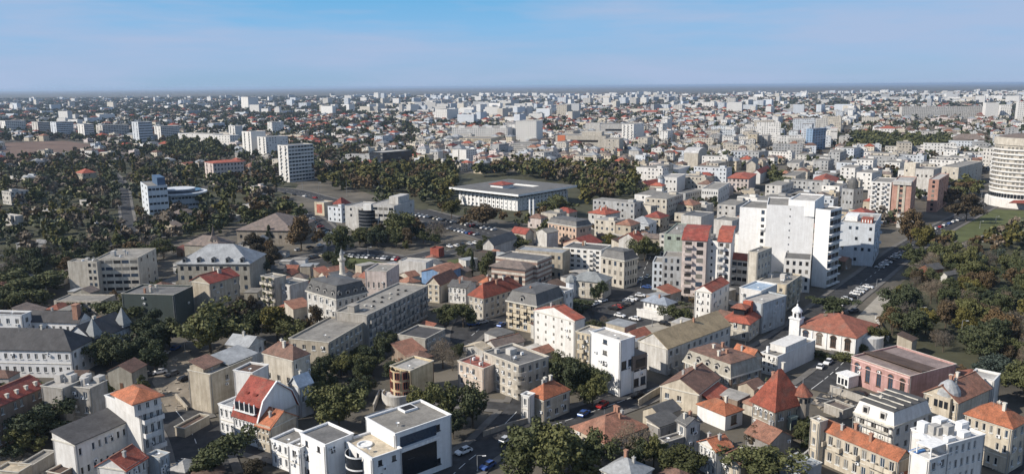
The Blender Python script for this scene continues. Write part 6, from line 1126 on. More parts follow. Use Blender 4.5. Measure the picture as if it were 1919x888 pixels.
def crown_arrays(seed, nclump, nleaf, size, shape='broad'):
    """leaf quads spread through clumps of a crown of height 1 and width 1 (base at z=0)"""
    r = np.random.RandomState(seed); cs = []
    lobes = [(r.normal(size=3) * np.array([.165, .165, .12]), r.uniform(.17, .24)) for _ in range(r.randint(9, 13))]
    lm = sum(l[0] for l in lobes) / len(lobes); lobes = [(l[0] - lm, l[1]) for l in lobes]
    for i in range(nclump):
        for _ in range(30):
            p = r.uniform(-1, 1, 3)
            if np.linalg.norm(p) <= 1 and np.linalg.norm(p) > .35: break
        if shape == 'broad':
            lc, lr = lobes[i % len(lobes)]; q = np.array([.0, .0, .58]) + lc * 1.15 + p * lr * np.array([1, 1, .85]); q[2] = max(.2, min(.95, q[2]))
        elif shape == 'tall': q = np.array([p[0] * .30, p[1] * .30, .52 + p[2] * .44])
        elif shape == 'conifer': z = (p[2] + 1) / 2; q = np.array([p[0] * .42 * (1.02 - z), p[1] * .42 * (1.02 - z), .08 + z * .88])
        elif shape == 'bush': q = np.array([p[0] * .42, p[1] * .42, .40 + p[2] * .32])
        else: q = np.array([p[0] * .42, p[1] * .42, .58 + p[2] * .34])
        cs.append((q, r.uniform(.07, .15) * (1 if shape in ('broad', 'bush', 'bare') else .7)))
    V = []
    for q, rad in cs:
        n = nleaf
        d = r.normal(size=(n, 3)); d /= np.linalg.norm(d, axis=1)[:, None]
        pos = q + d * (rad * r.uniform(.45, 1.0, n) ** .5)[:, None] * np.array([1, 1, .8])
        nrm = d + r.normal(scale=.55, size=(n, 3)); nrm /= np.linalg.norm(nrm, axis=1)[:, None]
        t = np.cross(nrm, r.normal(size=(n, 3))); t /= np.linalg.norm(t, axis=1)[:, None]; bt = np.cross(nrm, t)
        s = (size * r.uniform(.6, 1.3, n))[:, None]
        if shape == 'bare': bt = bt * .25; t = t * 1.6
        V.append(np.stack([pos + t * s, pos + bt * s * .8, pos - t * s, pos - bt * s * .8], 1))
    return np.concatenate(V).reshape(-1, 3)
def quads_mesh(name, V, mats, midx=None):
    me = bpy.data.meshes.new(name); n = len(V) // 4
    me.vertices.add(len(V)); me.vertices.foreach_set('co', V.astype(np.float32).ravel())
    me.loops.add(n * 4); me.loops.foreach_set('vertex_index', np.arange(n * 4, dtype=np.int32))
    me.polygons.add(n); me.polygons.foreach_set('loop_start', np.arange(0, n * 4, 4, dtype=np.int32)); me.polygons.foreach_set('loop_total', np.full(n, 4, dtype=np.int32))
    for m in mats: me.materials.append(m)
    if midx is not None: me.polygons.foreach_set('material_index', midx.astype(np.int32))
    me.update(calc_edges=True); me.validate(); return me
def trunk_mesh(seed, shape):
    r = random.Random(seed); b = MB(); hh = .5 if shape != 'conifer' else .9
    b.lathe(0, 0, [(.035, -.03), (.026, .12), (.02, hh * .6), (.012, hh)], 7)
    for i in range(6 if shape != 'bare' else 16):
        z0 = r.uniform(.2, .5); a = r.uniform(0, 6.28); L = r.uniform(.2, .38); e = r.uniform(.3, .9); w = .011
        p0 = Vector((0, 0, z0)); p1 = p0 + Vector((math.cos(a) * L * math.cos(e), math.sin(a) * L * math.cos(e), L * math.sin(e))); s = Vector((-math.sin(a), math.cos(a), 0)) * w; u = Vector((0, 0, w))
        b.poly([p0 + s, p0 + u, p1]); b.poly([p0 + u, p0 - s, p1]); b.poly([p0 - s, p0 - u, p1]); b.poly([p0 - u, p0 + s, p1])
    return b.mesh('trunk', [BARK])
CROWNS = {}
def crown(kind, var):
    k = (kind, var)
    if k in CROWNS: return CROWNS[k]
    shape = {'b': 'broad', 'd': 'broad', 'g': 'broad', 'r': 'broad', 'p': 'tall', 'c': 'conifer', 'B': 'bare', 'u': 'bush', 'l': 'broad'}[kind]
    mt = leaf_mat({'b': 'green', 'd': 'dark', 'g': 'gold', 'r': 'rust', 'p': 'gold', 'c': 'dark', 'B': 'bare', 'u': 'green', 'l': 'blue'}[kind])
    V = crown_arrays(hash(kind) % 7 + ord(kind) * 13 + var, {'broad': 104, 'tall': 54, 'conifer': 54, 'bare': 80, 'bush': 44}[shape], 58 if shape != 'bare' else 26, {'broad': .027, 'tall': .023, 'conifer': .024, 'bare': .024, 'bush': .032}[shape], shape)
    CROWNS[k] = (quads_mesh('crown', V, [mt]), trunk_mesh(ord(kind) * 7 + var, shape), mt)
    return CROWNS[k]
KN = dict(broad='b', dark='d', gold='g', rust='r', conifer='c', bare='B', bush='u')
TNAME = dict(b='broadleaf_tree', d='broadleaf_tree', g='broadleaf_tree', r='autumn_tree', p='poplar_tree', c='conifer_tree', B='bare_tree', u='bush', l='broadleaf_tree')
def tree(x, y, h, w, kind, label, group=None, rng=RNG):
    cm, tm, _ = crown(kind, rng.randrange(6))
    root = link(TNAME[kind], None, None, (x, y, 0), rng.uniform(0, 6.28)); root.empty_display_size = 1
    s = (w, w, h)
    link('trunk', tm, root, (0, 0, 0), 0, (h * .8, h * .8, h)); link('crown', cm, root, (0, 0, 0), 0, s)
    tag(root, label, 'bush' if kind == 'u' else 'tree', group); return root
# ------------------------------------------------------------------ ground
def pip(P, x, y):
    c = False; n = len(P); j = n - 1
    for i in range(n):
        xi, yi = P[i]; xj, yj = P[j]
        if (yi > y) != (yj > y) and x < (xj - xi) * (y - yi) / (yj - yi) + xi: c = not c
        j = i
    return c
def ground_mat():
    m, nt, p = nodes('ground_earth'); p.inputs['Roughness'].default_value = .95
    co = add(nt, 'ShaderNodeTexCoord').outputs['Object']
    a = ramp(nt, noise(nt, .03, 6, .65, co), .36, .64, (.055, .052, .045), (.15, .132, .105))
    fields = add(nt, 'ShaderNodeTexVoronoi', Scale=.0014); nt.links.new(co, fields.inputs['Vector'])
    f = mixc(nt, .55, ramp(nt, fields.outputs['Distance'], 0, .6, (.05, .05, .03), (.11, .09, .06)), ramp(nt, noise(nt, .0006, 5, .6, co), .35, .65, (.035, .045, .03), (.13, .10, .065)))
    ln = add(nt, 'ShaderNodeVectorMath', operation='LENGTH'); nt.links.new(co, ln.inputs[0])
    far = add(nt, 'ShaderNodeMapRange'); far.inputs['From Min'].default_value = 5500; far.inputs['From Max'].default_value = 7500; nt.links.new(ln.outputs['Value'], far.inputs['Value'])
    nt.links.new(mixc(nt, far.outputs[0], a, f), p.inputs['Base Color']); return m
def sheet(name, polys, mat, z, kind='structure'):
    b = MB()
    for P in polys:
        ar = sum(P[i][0] * P[(i + 1) % len(P)][1] - P[(i + 1) % len(P)][0] * P[i][1] for i in range(len(P)))
        b.poly([(x, y, z) for x, y in (P if ar > 0 else P[::-1])])
    return structure(b.obj(name, mat), kind)
sheet('ground', [[(-70000, -400), (70000, -400), (70000, 95000), (-70000, 95000)]], ground_mat(), 0)
ASPH = flat_mat('asphalt', (.058, .058, .060), .9, 0, .5, .35); PAVE = flat_mat('paving', (.16, .15, .138), .9, 0, .3, .4)
AM = dict(asphalt=ASPH, dirt=flat_mat('dusty_earth', (.26, .22, .17), .95, 0, .4, .2), redearth=flat_mat('red_earth', (.17, .115, .09), .95, 0, .4, .03), pale=flat_mat('pale_paving', (.36, .33, .28), .9, 0, .3, .3),
          lawn=flat_mat('lawn_grass', (.10, .115, .045), .95, 0, .4, .12), park=flat_mat('park_soil', (.075, .075, .045), .95, 0, .45, .08))
for i, (P, k, n) in enumerate(AREAS): sheet(n, [P], AM[k], .004 * (1 + i % 9) + (.05 if k not in ('park',) else 0))
def offset_line(P, d):
    out = []
    for i in range(len(P)):
        a = Vector(P[max(0, i - 1)]); b = Vector(P[min(len(P) - 1, i + 1)]); t = (b - a).normalized(); out.append((P[i][0] - t.y * d, P[i][1] + t.x * d))
    return out
def smooth(P):
    for _ in range(2):
        Q = [P[0]]
        for i in range(len(P) - 1):
            a, b = P[i], P[i + 1]; Q += [(a[0] * .75 + b[0] * .25, a[1] * .75 + b[1] * .25), (a[0] * .25 + b[0] * .75, a[1] * .25 + b[1] * .75)]
        P = Q + [P[-1]]
    return P
RSEG = [[(S[k], S[k + 1], w / 2) for S in (smooth(P),) for k in range(len(S) - 1)] for P, w, n in ROADS]
def crossing(x, y, me):
    for i, segs in enumerate(RSEG):
        if i == me: continue
        for (a, b, w) in segs:
            dx, dy = b[0] - a[0], b[1] - a[1]; t = max(0, min(1, ((x - a[0]) * dx + (y - a[1]) * dy) / (dx * dx + dy * dy + 1e-9)))
            if (x - a[0] - t * dx) ** 2 + (y - a[1] - t * dy) ** 2 < (w + .6) ** 2: return True
    return False
PAINT = flat_mat('road_paint', (.70, .70, .68), .8)
for i, (P, w, n) in enumerate(ROADS):
    P = smooth(P); z = .10 + .006 * i
    L, Rr = offset_line(P, w / 2), offset_line(P, -w / 2); b = MB()
    for j in range(len(P) - 1): b.poly([(*Rr[j], z), (*Rr[j + 1], z), (*L[j + 1], z), (*L[j], z)])
    structure(b.obj(n, ASPH))
    for s in (1, -1):
        A_, B_ = offset_line(P, s * w / 2), offset_line(P, s * (w / 2 + 2.0)); b = MB(); zz = z + .12
        for j in range(len(P) - 1):
            q = [A_[j], A_[j + 1], B_[j + 1], B_[j]]
            if crossing((q[0][0] + q[2][0]) / 2, (q[0][1] + q[2][1]) / 2, i): continue
            if s > 0: b.poly([(*p, zz) for p in q]); b.poly([(*A_[j], z - .05), (*A_[j + 1], z - .05), (*A_[j + 1], zz), (*A_[j], zz)][::-1])
            else: b.poly([(*p, zz) for p in q[::-1]]); b.poly([(*A_[j], z - .05), (*A_[j + 1], z - .05), (*A_[j + 1], zz), (*A_[j], zz)])
        structure(b.obj('pavement', PAVE))
    if w >= 7:
        b = MB(); acc = 0
        for j in range(len(P) - 1):
            a, c = Vector(P[j]), Vector(P[j + 1]); d = c - a; L_ = d.length
            if L_ < .1: continue
            d /= L_; nrm = Vector((-d.y, d.x)) * .09; t = -acc
            while t < L_:
                if t >= 0:
                    e = min(L_, t + 3); p, q = a + d * t, a + d * e
                    if not crossing(p.x, p.y, i): b.poly([(*(p - nrm), z + .005), (*(q - nrm), z + .005), (*(q + nrm), z + .005), (*(p + nrm), z + .005)])
                t += 8
            acc = (L_ - (t - 8) ) % 8 if False else 0
        structure(b.obj('lane_marking', PAINT))
# ------------------------------------------------------------------ buildings
FOOT = []                                                           # footprints (centre, radius, name, quad)
NAMES = {}
for B in BUILDINGS: NAMES[B[0]] = NAMES.get(B[0], 0) + 1
LAND = []
def round_hotel(root, V):
    x, y, _, r, _, h = V[:6]; k = MB(); k.lathe(0, 0, [(r, 10), (r, h)], 40); k.obj('wall', wall_mat('cream2'), root)
    n = 10
    for i in range(n):
        z = 12 + (h - 17) * i / n; k = MB(); k.lathe(0, 0, [(r, z - .2), (r + .9, z - .15), (r + .9, z + 1.0), (r + .78, z + 1.0), (r + .78, z)], 40, cap=False); k.obj('balcony_ring', wall_mat('white'), root)
        k = MB()
        for q in range(38):
            if (q * 7 + i * 3) % 5 == 0: continue
            an = math.pi * .75 + math.pi * 1.4 * q / 38; c, s = math.cos(an), math.sin(an); R_ = r + .06; w = .8
            k.poly([(R_ * c + w * s, R_ * s - w * c, z + .95), (R_ * c - w * s, R_ * s + w * c, z + .95), (R_ * c - w * s, R_ * s + w * c, z + 2.4), (R_ * c + w * s, R_ * s - w * c, z + 2.4)])
        structure(k.obj('window_ring', GLASS[2], root), 'stuff')
    k = MB(); k.lathe(0, 0, [(r + .6, h - 4.5), (r + .6, h + .2), (r * .9, h + .6), (r * .5, h + 2.4), (.1, h + 3.5)], 40); k.obj('crown_storey', wall_mat('cream2'), root)
    k = MB(); k.lathe(0, 0, [(r * .92, h + .7), (r * .5, h + 2.6), (.1, h + 3.7)], 40); k.obj('roof', roof_mat('brown3'), root)
for bi, (name, cat, label, group, vols, ex) in enumerate(BUILDINGS):
    x, y, rot = vols[0][:3]; near = math.hypot(x, y) < 322
    root = link(name, None, None, (x, y, 0), math.radians(rot)); tag(root, label, cat, group)
    rng = random.Random(bi * 31 + 5)
    if vols[0][7] == 'round':
        root.rotation_euler = (0, 0, 0); round_hotel(root, vols[0]); extra(root, 'podium', 1, [(Matrix(), vols[0][3], vols[0][3], vols[0][5], 0, 'flat', None)], rng, False)
        FOOT.append([(x - 30, y - 30), (x + 32, y - 32), (x + 32, y + 32), (x - 32, y + 32)]); LAND.append((x, y, 'round hotel tower')); continue
    info = [volume(root, (x, y, math.radians(rot)), V, i == 0, near, rng) for i, V in enumerate(vols)]
    for e, n in ex: extra(root, e, n, info, rng, near)
    for V in vols:
        c, s = math.cos(math.radians(V[2])), math.sin(math.radians(V[2])); a, b = V[3], V[4]; o = 1.5
        FOOT.append([(V[0] + c * u - s * v, V[1] + s * u + c * v) for u, v in ((-o, -o), (a + o, -o), (a + o, b + o), (-o, b + o))])
    if NAMES[name] == 1: LAND.append((x, y, name.replace('_', ' ')))
# ------------------------------------------------------------------ garden walls
for (P, h, key, label) in WALLS:
    root = link('garden_wall', None, None, (*P[0], 0)); tag(root, label, 'wall')
    for j in range(len(P) - 1):
        a, c = Vector(P[j]) - Vector(P[0]), Vector(P[j + 1]) - Vector(P[0]); d = c - a; k = MB(); k.box(0, -.14, -.2, d.length, .14, h); k.box(-.02, -.2, h + .003, d.length + .02, .2, h + .12)
        k.obj('wall_section', wall_mat(key), root, (a.x, a.y, 0), math.atan2(d.y, d.x))
# ------------------------------------------------------------------ minaret, pylons, poles
def lamp(x, y, h, kind, label):
    root = link(kind, None, None, (x, y, 0)); tag(root, label, 'street lamp' if kind == 'street_lamp' else 'pole')
    k = MB(); k.lathe(0, 0, [(.22, 0), (.22, .5), (.12, .6), (.08, h)] if kind != 'pylon' else [(.75, 0), (.6, h)], 8); k.obj('pole', METAL if kind != 'pylon' else WHITEP, root)
    if kind == 'street_lamp':
        k = MB(); k.box(-.05, -.05, h - .1, 1.6, .05, h); k.obj('arm', METAL, root); k = MB(); k.box(1.1, -.18, h - .22, 1.95, .18, h - .08); k.obj('lamp_head', WHITEP, root)
    else:
        k = MB(); k.lathe(0, 0, [(.16, h), (.16, h + .3), (.02, h + .45)], 8); k.obj('finial', METAL, root)
for P in POLES: lamp(*P)
def rubble(P, n, seed):
    r = random.Random(seed); xs = [p[0] for p in P]; ys = [p[1] for p in P]; k = MB()
    while n:
        x, y = r.uniform(min(xs), max(xs)), r.uniform(min(ys), max(ys))
        if not pip(P, x, y): continue
        n -= 1; w = r.uniform(.2, 1.1); i0 = len(k.v); k.box(-w / 2, -w * .35, 0, w / 2, w * .35, w * r.uniform(.15, .5)); M = Matrix.Translation((x, y, .02)) @ Matrix.Rotation(r.uniform(0, 6.28), 4, 'Z') @ Matrix.Rotation(r.gauss(0, .25), 4, 'X')
        for i in range(i0, len(k.v)): k.v[i] = tuple(M @ Vector(k.v[i]))
    structure(k.obj('rubble', flat_mat('broken_masonry', (.40, .35, .28), .95, 0, .5, 1.2)), 'stuff')
def minaret(x, y, h):
    r = link('minaret', None, None, (x, y, 0)); tag(r, 'slim pale stone minaret with a pointed dark cap behind the mansard block', 'minaret')
    k = MB(); k.box(-1.6, -1.6, 0, 1.6, 1.6, h * .4); k.lathe(0, 0, [(1.5, h * .4), (1.15, h * .46), (1.1, h * .74)], 14); k.obj('shaft', TRIM, r)
    k = MB(); k.lathe(0, 0, [(1.1, h * .70), (1.7, h * .735), (1.7, h * .775), (1.5, h * .775), (1.5, h * .745)], 14, cap=False); k.obj('gallery', TRIM, r)
    k = MB(); k.lathe(0, 0, [(.85, h * .73), (.85, h * .86), (1.0, h * .865)], 12); k.obj('lantern', TRIM, r)
    k = MB(); k.lathe(0, 0, [(1.05, h * .865), (.55, h * .93), (.1, h), (.03, h + 1.2)], 12); k.obj('cap', roof_mat('zinc2'), r)
minaret(-71.7, 330.0, 18.5)
rubble(AREAS[12][0], 260, 3); rubble(AREAS[1][0], 120, 4); rubble(AREAS[10][0], 160, 5)
# ------------------------------------------------------------------ cars
CARC = [('white', (.75, .75, .75), 7), ('silver', (.45, .46, .47), 4), ('black', (.02, .02, .022), 4), ('dark grey', (.10, .10, .105), 4), ('red', (.35, .03, .03), 1.3), ('blue', (.05, .10, .28), 1.3), ('beige', (.45, .40, .30), .6)]
CM = [flat_mat('car_paint_' + n.replace(' ', '_'), c, .25, .1, .05) for n, c, _ in CARC]
def car_meshes():
    b = MB(); pr = [(-2.1, .35), (-2.15, .7), (-2.0, .95), (-1.2, 1.0), (1.0, .98), (1.9, .85), (2.15, .65), (2.1, .32)]
    for s in (-.84, .84): b.poly([(x, s, z) for x, z in (pr if s > 0 else pr[::-1])])
    for i in range(len(pr)):
        (x0, z0), (x1, z1) = pr[i], pr[(i + 1) % len(pr)]; b.poly([(x0, -.84, z0), (x1, -.84, z1), (x1, .84, z1), (x0, .84, z0)])
    b.poly([(-1.35, -.62, 1.46), (.25, -.62, 1.46), (.25, .62, 1.46), (-1.35, .62, 1.46)])
    for s in (-1, 1):
        for x0, x1 in ((-1.9, -1.35), (-.5, -.45), (.95, .25)): b.poly([(x0, s * .8, .98), (x0 + .1, s * .8, .98), (x1 + .08, s * .63, 1.45), (x1, s * .63, 1.45)])
    g = MB(); c0 = [(-1.9, -.79, .97), (1.0, -.79, .97), (1.0, .79, .97), (-1.9, .79, .97)]; c1 = [(-1.38, -.61, 1.44), (.28, -.61, 1.44), (.28, .61, 1.44), (-1.38, .61, 1.44)]
    for i in range(4): g.poly([c0[i], c0[(i + 1) % 4], c1[(i + 1) % 4], c1[i]])
    w = MB()
    for r0, r1, yy in ((.32, .32, 0), ):
        n = 10
        P = [(.32 * math.cos(2 * math.pi * i / n), .32 * math.sin(2 * math.pi * i / n)) for i in range(n)]
        w.poly([(x, -.1, z) for x, z in P]); w.poly([(x, .1, z) for x, z in P[::-1]])
        for i in range(n): w.poly([(P[i][0], -.1, P[i][1]), (P[i][0], .1, P[i][1]), (P[(i + 1) % n][0], .1, P[(i + 1) % n][1]), (P[(i + 1) % n][0], -.1, P[(i + 1) % n][1])])
    return b, g, w
cb, cg, cw = car_meshes()
TYRE = flat_mat('tyre_rubber', (.02, .02, .02), .9)
CAR_BODY = [cb.mesh('body', [m]) for m in CM]; CAR_GLASS = cg.mesh('window', [GLASS[0]]); CAR_WHEEL = cw.mesh('wheel', [TYRE])
def whole():
    out = []
    for m in CM:
        b = MB(); b.v = list(cb.v); b.f = list(cb.f); b.m = [0] * len(cb.f); n = len(b.v); b.v += cg.v; b.f += [tuple(i + n for i in f) for f in cg.f]; b.m += [1] * len(cg.f)
        for sx in (-1.3, 1.3):
            for sy in (-.78, .78):
                n = len(b.v); b.v += [(x + sx, y + sy, z + .32) for x, y, z in cw.v]; b.f += [tuple(i + n for i in f) for f in cw.f]; b.m += [2] * len(cw.f)
        out.append(b.mesh('parked_car', [m, GLASS[0], TYRE]))
    return out
CAR_WHOLE = whole()
ORD = ['first', 'second', 'third', 'fourth', 'fifth', 'sixth', 'seventh', 'eighth', 'ninth', 'tenth', 'eleventh', 'twelfth', 'thirteenth', 'fourteenth', 'fifteenth', 'sixteenth', 'seventeenth', 'eighteenth', 'nineteenth', 'twentieth']
def ordinal(i): return ORD[i] if i < 20 else '%dth' % (i + 1)
for (x0, y0, x1, y1, n, mode, phrase) in CARS:
    ang = math.atan2(y1 - y0, x1 - x0) + (math.pi / 2 if mode == 'p' else 0); pts = [(x0 + (x1 - x0) * (i / max(1, n - 1)), y0 + (y1 - y0) * (i / max(1, n - 1))) for i in range(n)]
    for i, (x, y) in enumerate(pts):
        ci = RNG.choices(range(len(CARC)), [c[2] for c in CARC])[0]; x += RNG.gauss(0, .25); y += RNG.gauss(0, .25); rz = ang + RNG.gauss(0, .05) + (math.pi if RNG.random() < .5 else 0)
        lab = '%s car parked in %s' % (CARC[ci][0], phrase) if n == 1 else '%s car, %s from the left in %s' % (CARC[ci][0], ordinal(i), phrase)
        z = .16
        if math.hypot(x, y) < 330:
            r = link('parked_car', None, None, (x, y, z), rz); link('body', CAR_BODY[ci], r); link('window', CAR_GLASS, r)
            for sx in (-1.3, 1.3):
                for sy in (-.78, .78): link('wheel', CAR_WHEEL, r, (sx, sy, .32))
        else: r = link('parked_car', CAR_WHOLE[ci], None, (x, y, z), rz)
        tag(r, lab, 'car', 'parked cars')
# ------------------------------------------------------------------ placing woods and the rest of the town
FB = [(min(p[0] for p in q), max(p[0] for p in q), min(p[1] for p in q), max(p[1] for p in q), q) for q in FOOT]
CELL = {}
for i, f in enumerate(FB):
    for cx in range(int(f[0] // 50), int(f[1] // 50) + 1):
        for cyy in range(int(f[2] // 50), int(f[3] // 50) + 1): CELL.setdefault((cx, cyy), []).append(f)
RS = []
for P, w, n in ROADS:
    for i in range(len(P) - 1): RS.append((P[i], P[i + 1], w / 2))
def on_road(x, y, m=2.0):
    for (a, b, w) in RS:
        dx, dy = b[0] - a[0], b[1] - a[1]; t = max(0, min(1, ((x - a[0]) * dx + (y - a[1]) * dy) / (dx * dx + dy * dy + 1e-9)))
        if (x - a[0] - t * dx) ** 2 + (y - a[1] - t * dy) ** 2 < (w + m) ** 2: return True
    return False
def free(x, y, m=0):
    for f in CELL.get((int(x // 50), int(y // 50)), ()):
        if f[0] - m < x < f[1] + m and f[2] - m < y < f[3] + m and (m > 3 or pip(f[4], x, y)): return False
    return True
def in_view(x, y, m=1.1): return y > 100 and abs(x) < y * .645 * m + 20
# ---- low outbuildings filling the yards between the houses
def shed_faces(a, b, h, k):
    W, R = MB(), MB(); W.box(0, 0, -.2, a, b, h)
    if k == 'flat': R.slab([[(-.15, -.15, h + .17), (a + .15, -.15, h + .17), (a + .15, b + .15, h + .17), (-.15, b + .15, h + .17)]], .15)
    else:
        t, f = roof_shape(k, a, b, h, min(a, b) * .28, .25, 0); R.slab([[(p[0], p[1], p[2] + .06) for p in P] for P in t], .12)
        for P in f: W.poly(P)
    return W, R
INF = []; ri = random.Random(21); c45, s45 = math.cos(.78), math.sin(.78)
HT = [(t[0], t[1], t[3]) for t in TREES]
for i in range(-66, 66):
    for j in range(-66, 66):
        u, v = i * 8.3, j * 8.3; x, y = u * c45 - v * s45 + ri.uniform(-1.5, 1.5), u * s45 + v * c45 + ri.uniform(-1.5, 1.5); d = math.hypot(x, y)
        if not (150 < y and d < 440 and in_view(x, y, 1.0)): continue
        a, b = ri.uniform(4.5, 8.5), ri.uniform(4.5, 8.5); th = .78 + ri.gauss(0, .06) if x > -90 else 1.45 + ri.gauss(0, .06); c, s_ = math.cos(th), math.sin(th)
        cor = [(x + c * p - s_ * q, y + s_ * p + c * q) for p, q in ((0, 0), (a, 0), (a, b), (0, b), (a / 2, b / 2))]
        if any((not free(*p)) or on_road(*p, 2.1) or any(pip(A, *p) for A, k, n in AREAS) or any(pip(A[0], *p) for A in WOODS) for p in cor): continue
        if any(math.hypot(x - tx, y - ty) < tw * .45 + 3.5 for tx, ty, tw in HT): continue
        if ri.random() < .25: INF.append((x, y, 0, 0, 0, 0, 'tree', '', '')); continue
        h = ri.choice((2.6, 3, 3.2, 3.6, 4.5, 5.5)); k = ri.choice(('flat', 'flat', 'gx', 'gy', 'shed', 'hip'))
        INF.append((x, y, th, a, b, h, k, ri.choice(('white2', 'beige', 'greyb', 'cream2', 'white', 'stone2', 'brown2')), ri.choice(('flat', 'flatdark', 'pale', 'zinc')) if k == 'flat' else ri.choice(('brown3', 'orange2', 'brown', 'red4', 'zinc2', 'slate2', 'brownflat'))))
trees = []
for (P, sp, kinds, h0, h1, nm) in WOODS:
    xs = [p[0] for p in P]; ys = [p[1] for p in P]; r = random.Random(nm)
    yy = min(ys)
    while yy < max(ys):
        xx = min(xs)
        while xx < max(xs):
            x, y = xx + r.uniform(-.45, .45) * sp, yy + r.uniform(-.45, .45) * sp
            if pip(P, x, y) and free(x, y) and not on_road(x, y, 1.5) and in_view(x, y) and r.random() < .88 and not any(pip(A, x, y) for A, k, n in AREAS if k in ('pale', 'lawn', 'redearth')):
                h = r.uniform(h0, h1); w = h * r.uniform(.75, 1.15); k = r.choice(kinds)
                if k == 'p': h *= 1.3; w = h * .38
                trees.append((math.hypot(x, y), x, y, h, w, k, nm))
            xx += sp
        yy += sp
trees.sort()
n_hand = len(TREES)
for (x, y, h, w, k, lab) in TREES: tree(x, y, h, w, KN[k], lab)
LABELS = {}
TADJ = dict(b='green', d='dark green', g='yellowish green', r='autumn brown', p='tall poplar like', c='dark conifer', B='leafless brown', u='low', l='bluish')
def relation(x, y):
    best = min(LAND, key=lambda l: (l[0] - x) ** 2 + (l[1] - y) ** 2); dx, dy = x - best[0], y - best[1]
    if abs(dx) > abs(dy) * .7: return ('right of' if dx > 0 else 'left of'), best[2]
    return ('beyond' if dy > 0 else 'in front of'), best[2]
near_t = trees[:300 - n_hand]
def number_labels(items, phrase):
    """items (x, y, key words) -> unique labels"""
    g = {}
    for i, (x, y, words) in enumerate(items): g.setdefault((words,) + relation(x, y), []).append(i)
    out = [None] * len(items)
    for (words, rel, land), idx in g.items():
        idx.sort(key=lambda i: items[i][0] / items[i][1])
        for k, i in enumerate(idx):
            out[i] = '%s %s %s the %s' % (words, phrase, rel, land) if len(idx) == 1 else '%s from left of the %ss %s %s the %s' % (ordinal(k), words, phrase, rel, land)
    return out
SIZE = lambda h: 'small ' if h < 8.5 else 'tall ' if h > 13 else ''
labs = number_labels([(t[1], t[2], SIZE(t[3]) + TADJ[t[5]] + ' tree') for t in near_t], 'growing')
for t, lab in zip(near_t, labs): tree(t[1], t[2], t[3], t[4], t[5], lab, 'trees of the ' + t[6] if not t[6].startswith('trees') else t[6])
# ---- the rest of the trees as one stand of leaf clumps
def stuff_trees(lst, name, leafs, seed):
    r = np.random.RandomState(seed); kinds = 'bdgrBpl'; base = {}
    for k in kinds:
        shp = 'tall' if k == 'p' else 'broad'
        base[k] = [crown_arrays(91 + i + ord(k), leafs[0], leafs[1], leafs[2], shp) for i in range(3)]
    Vs, Ms = [], []
    mats = [leaf_mat(n) for n in ('green', 'dark', 'gold', 'rust', 'bare', 'gold', 'blue')]
    for (x, y, h, w, k) in lst:
        V = base[k][r.randint(3)]; a = r.uniform(0, 6.28); c, s = math.cos(a), math.sin(a)
        X = (V[:, 0] * c - V[:, 1] * s) * w + x; Y = (V[:, 0] * s + V[:, 1] * c) * w + y; Z = V[:, 2] * h
        Vs.append(np.stack([X, Y, Z], 1)); Ms.append(np.full(len(V) // 4, kinds.index(k)))
    if not Vs: return
    me = quads_mesh(name, np.concatenate(Vs), mats, np.concatenate(Ms)); structure(link(name, me), 'stuff')
stuff_trees([(t[1], t[2], t[3], t[4], t[5]) for t in trees[300 - n_hand:]], 'distant_woodland', (18, 9, .11), 5)
# ---- the town beyond: houses and blocks on a street grid
PARKS = [P for (P, sp, k, a, b, n) in WOODS] + [P for (P, k, n) in AREAS]
PB = [(min(p[0] for p in q), max(p[0] for p in q), min(p[1] for p in q), max(p[1] for p in q), q) for q in PARKS]
NOBUILD = [(min(p[0] for p in q), max(p[0] for p in q), min(p[1] for p in q), max(p[1] for p in q), q) for q in KEEPCLEAR]
PB += NOBUILD
def in_park(x, y): return any(a < x < b and c < y < d and pip(q, x, y) for a, b, c, d, q in PB)
LP = [i for i, W_ in enumerate(WOODS) if W_[5] == 'left park'][0]
TOWN = []                                                           # (dist, x, y, rot, a, b, h, kind, wall, roof)
rt = random.Random(11)
WCH = [('white', .74), ('white2', .62), ('cream2', .63), ('cream', .6), ('yellowp', .6), ('greyb', .4), ('beige', .5), ('pinkw', .6), ('bluewhite', .6)]
def vnoise(x, y, seed=0):
    xi, yi = math.floor(x), math.floor(y); fx, fy = x - xi, y - yi; fx, fy = fx * fx * (3 - 2 * fx), fy * fy * (3 - 2 * fy)
    H_ = lambda i, j: (math.sin(i * 127.1 + j * 311.7 + seed * 74.7) * 43758.5453) % 1.0
    return (H_(xi, yi) * (1 - fx) + H_(xi + 1, yi) * fx) * (1 - fy) + (H_(xi, yi + 1) * (1 - fx) + H_(xi + 1, yi + 1) * fx) * fy
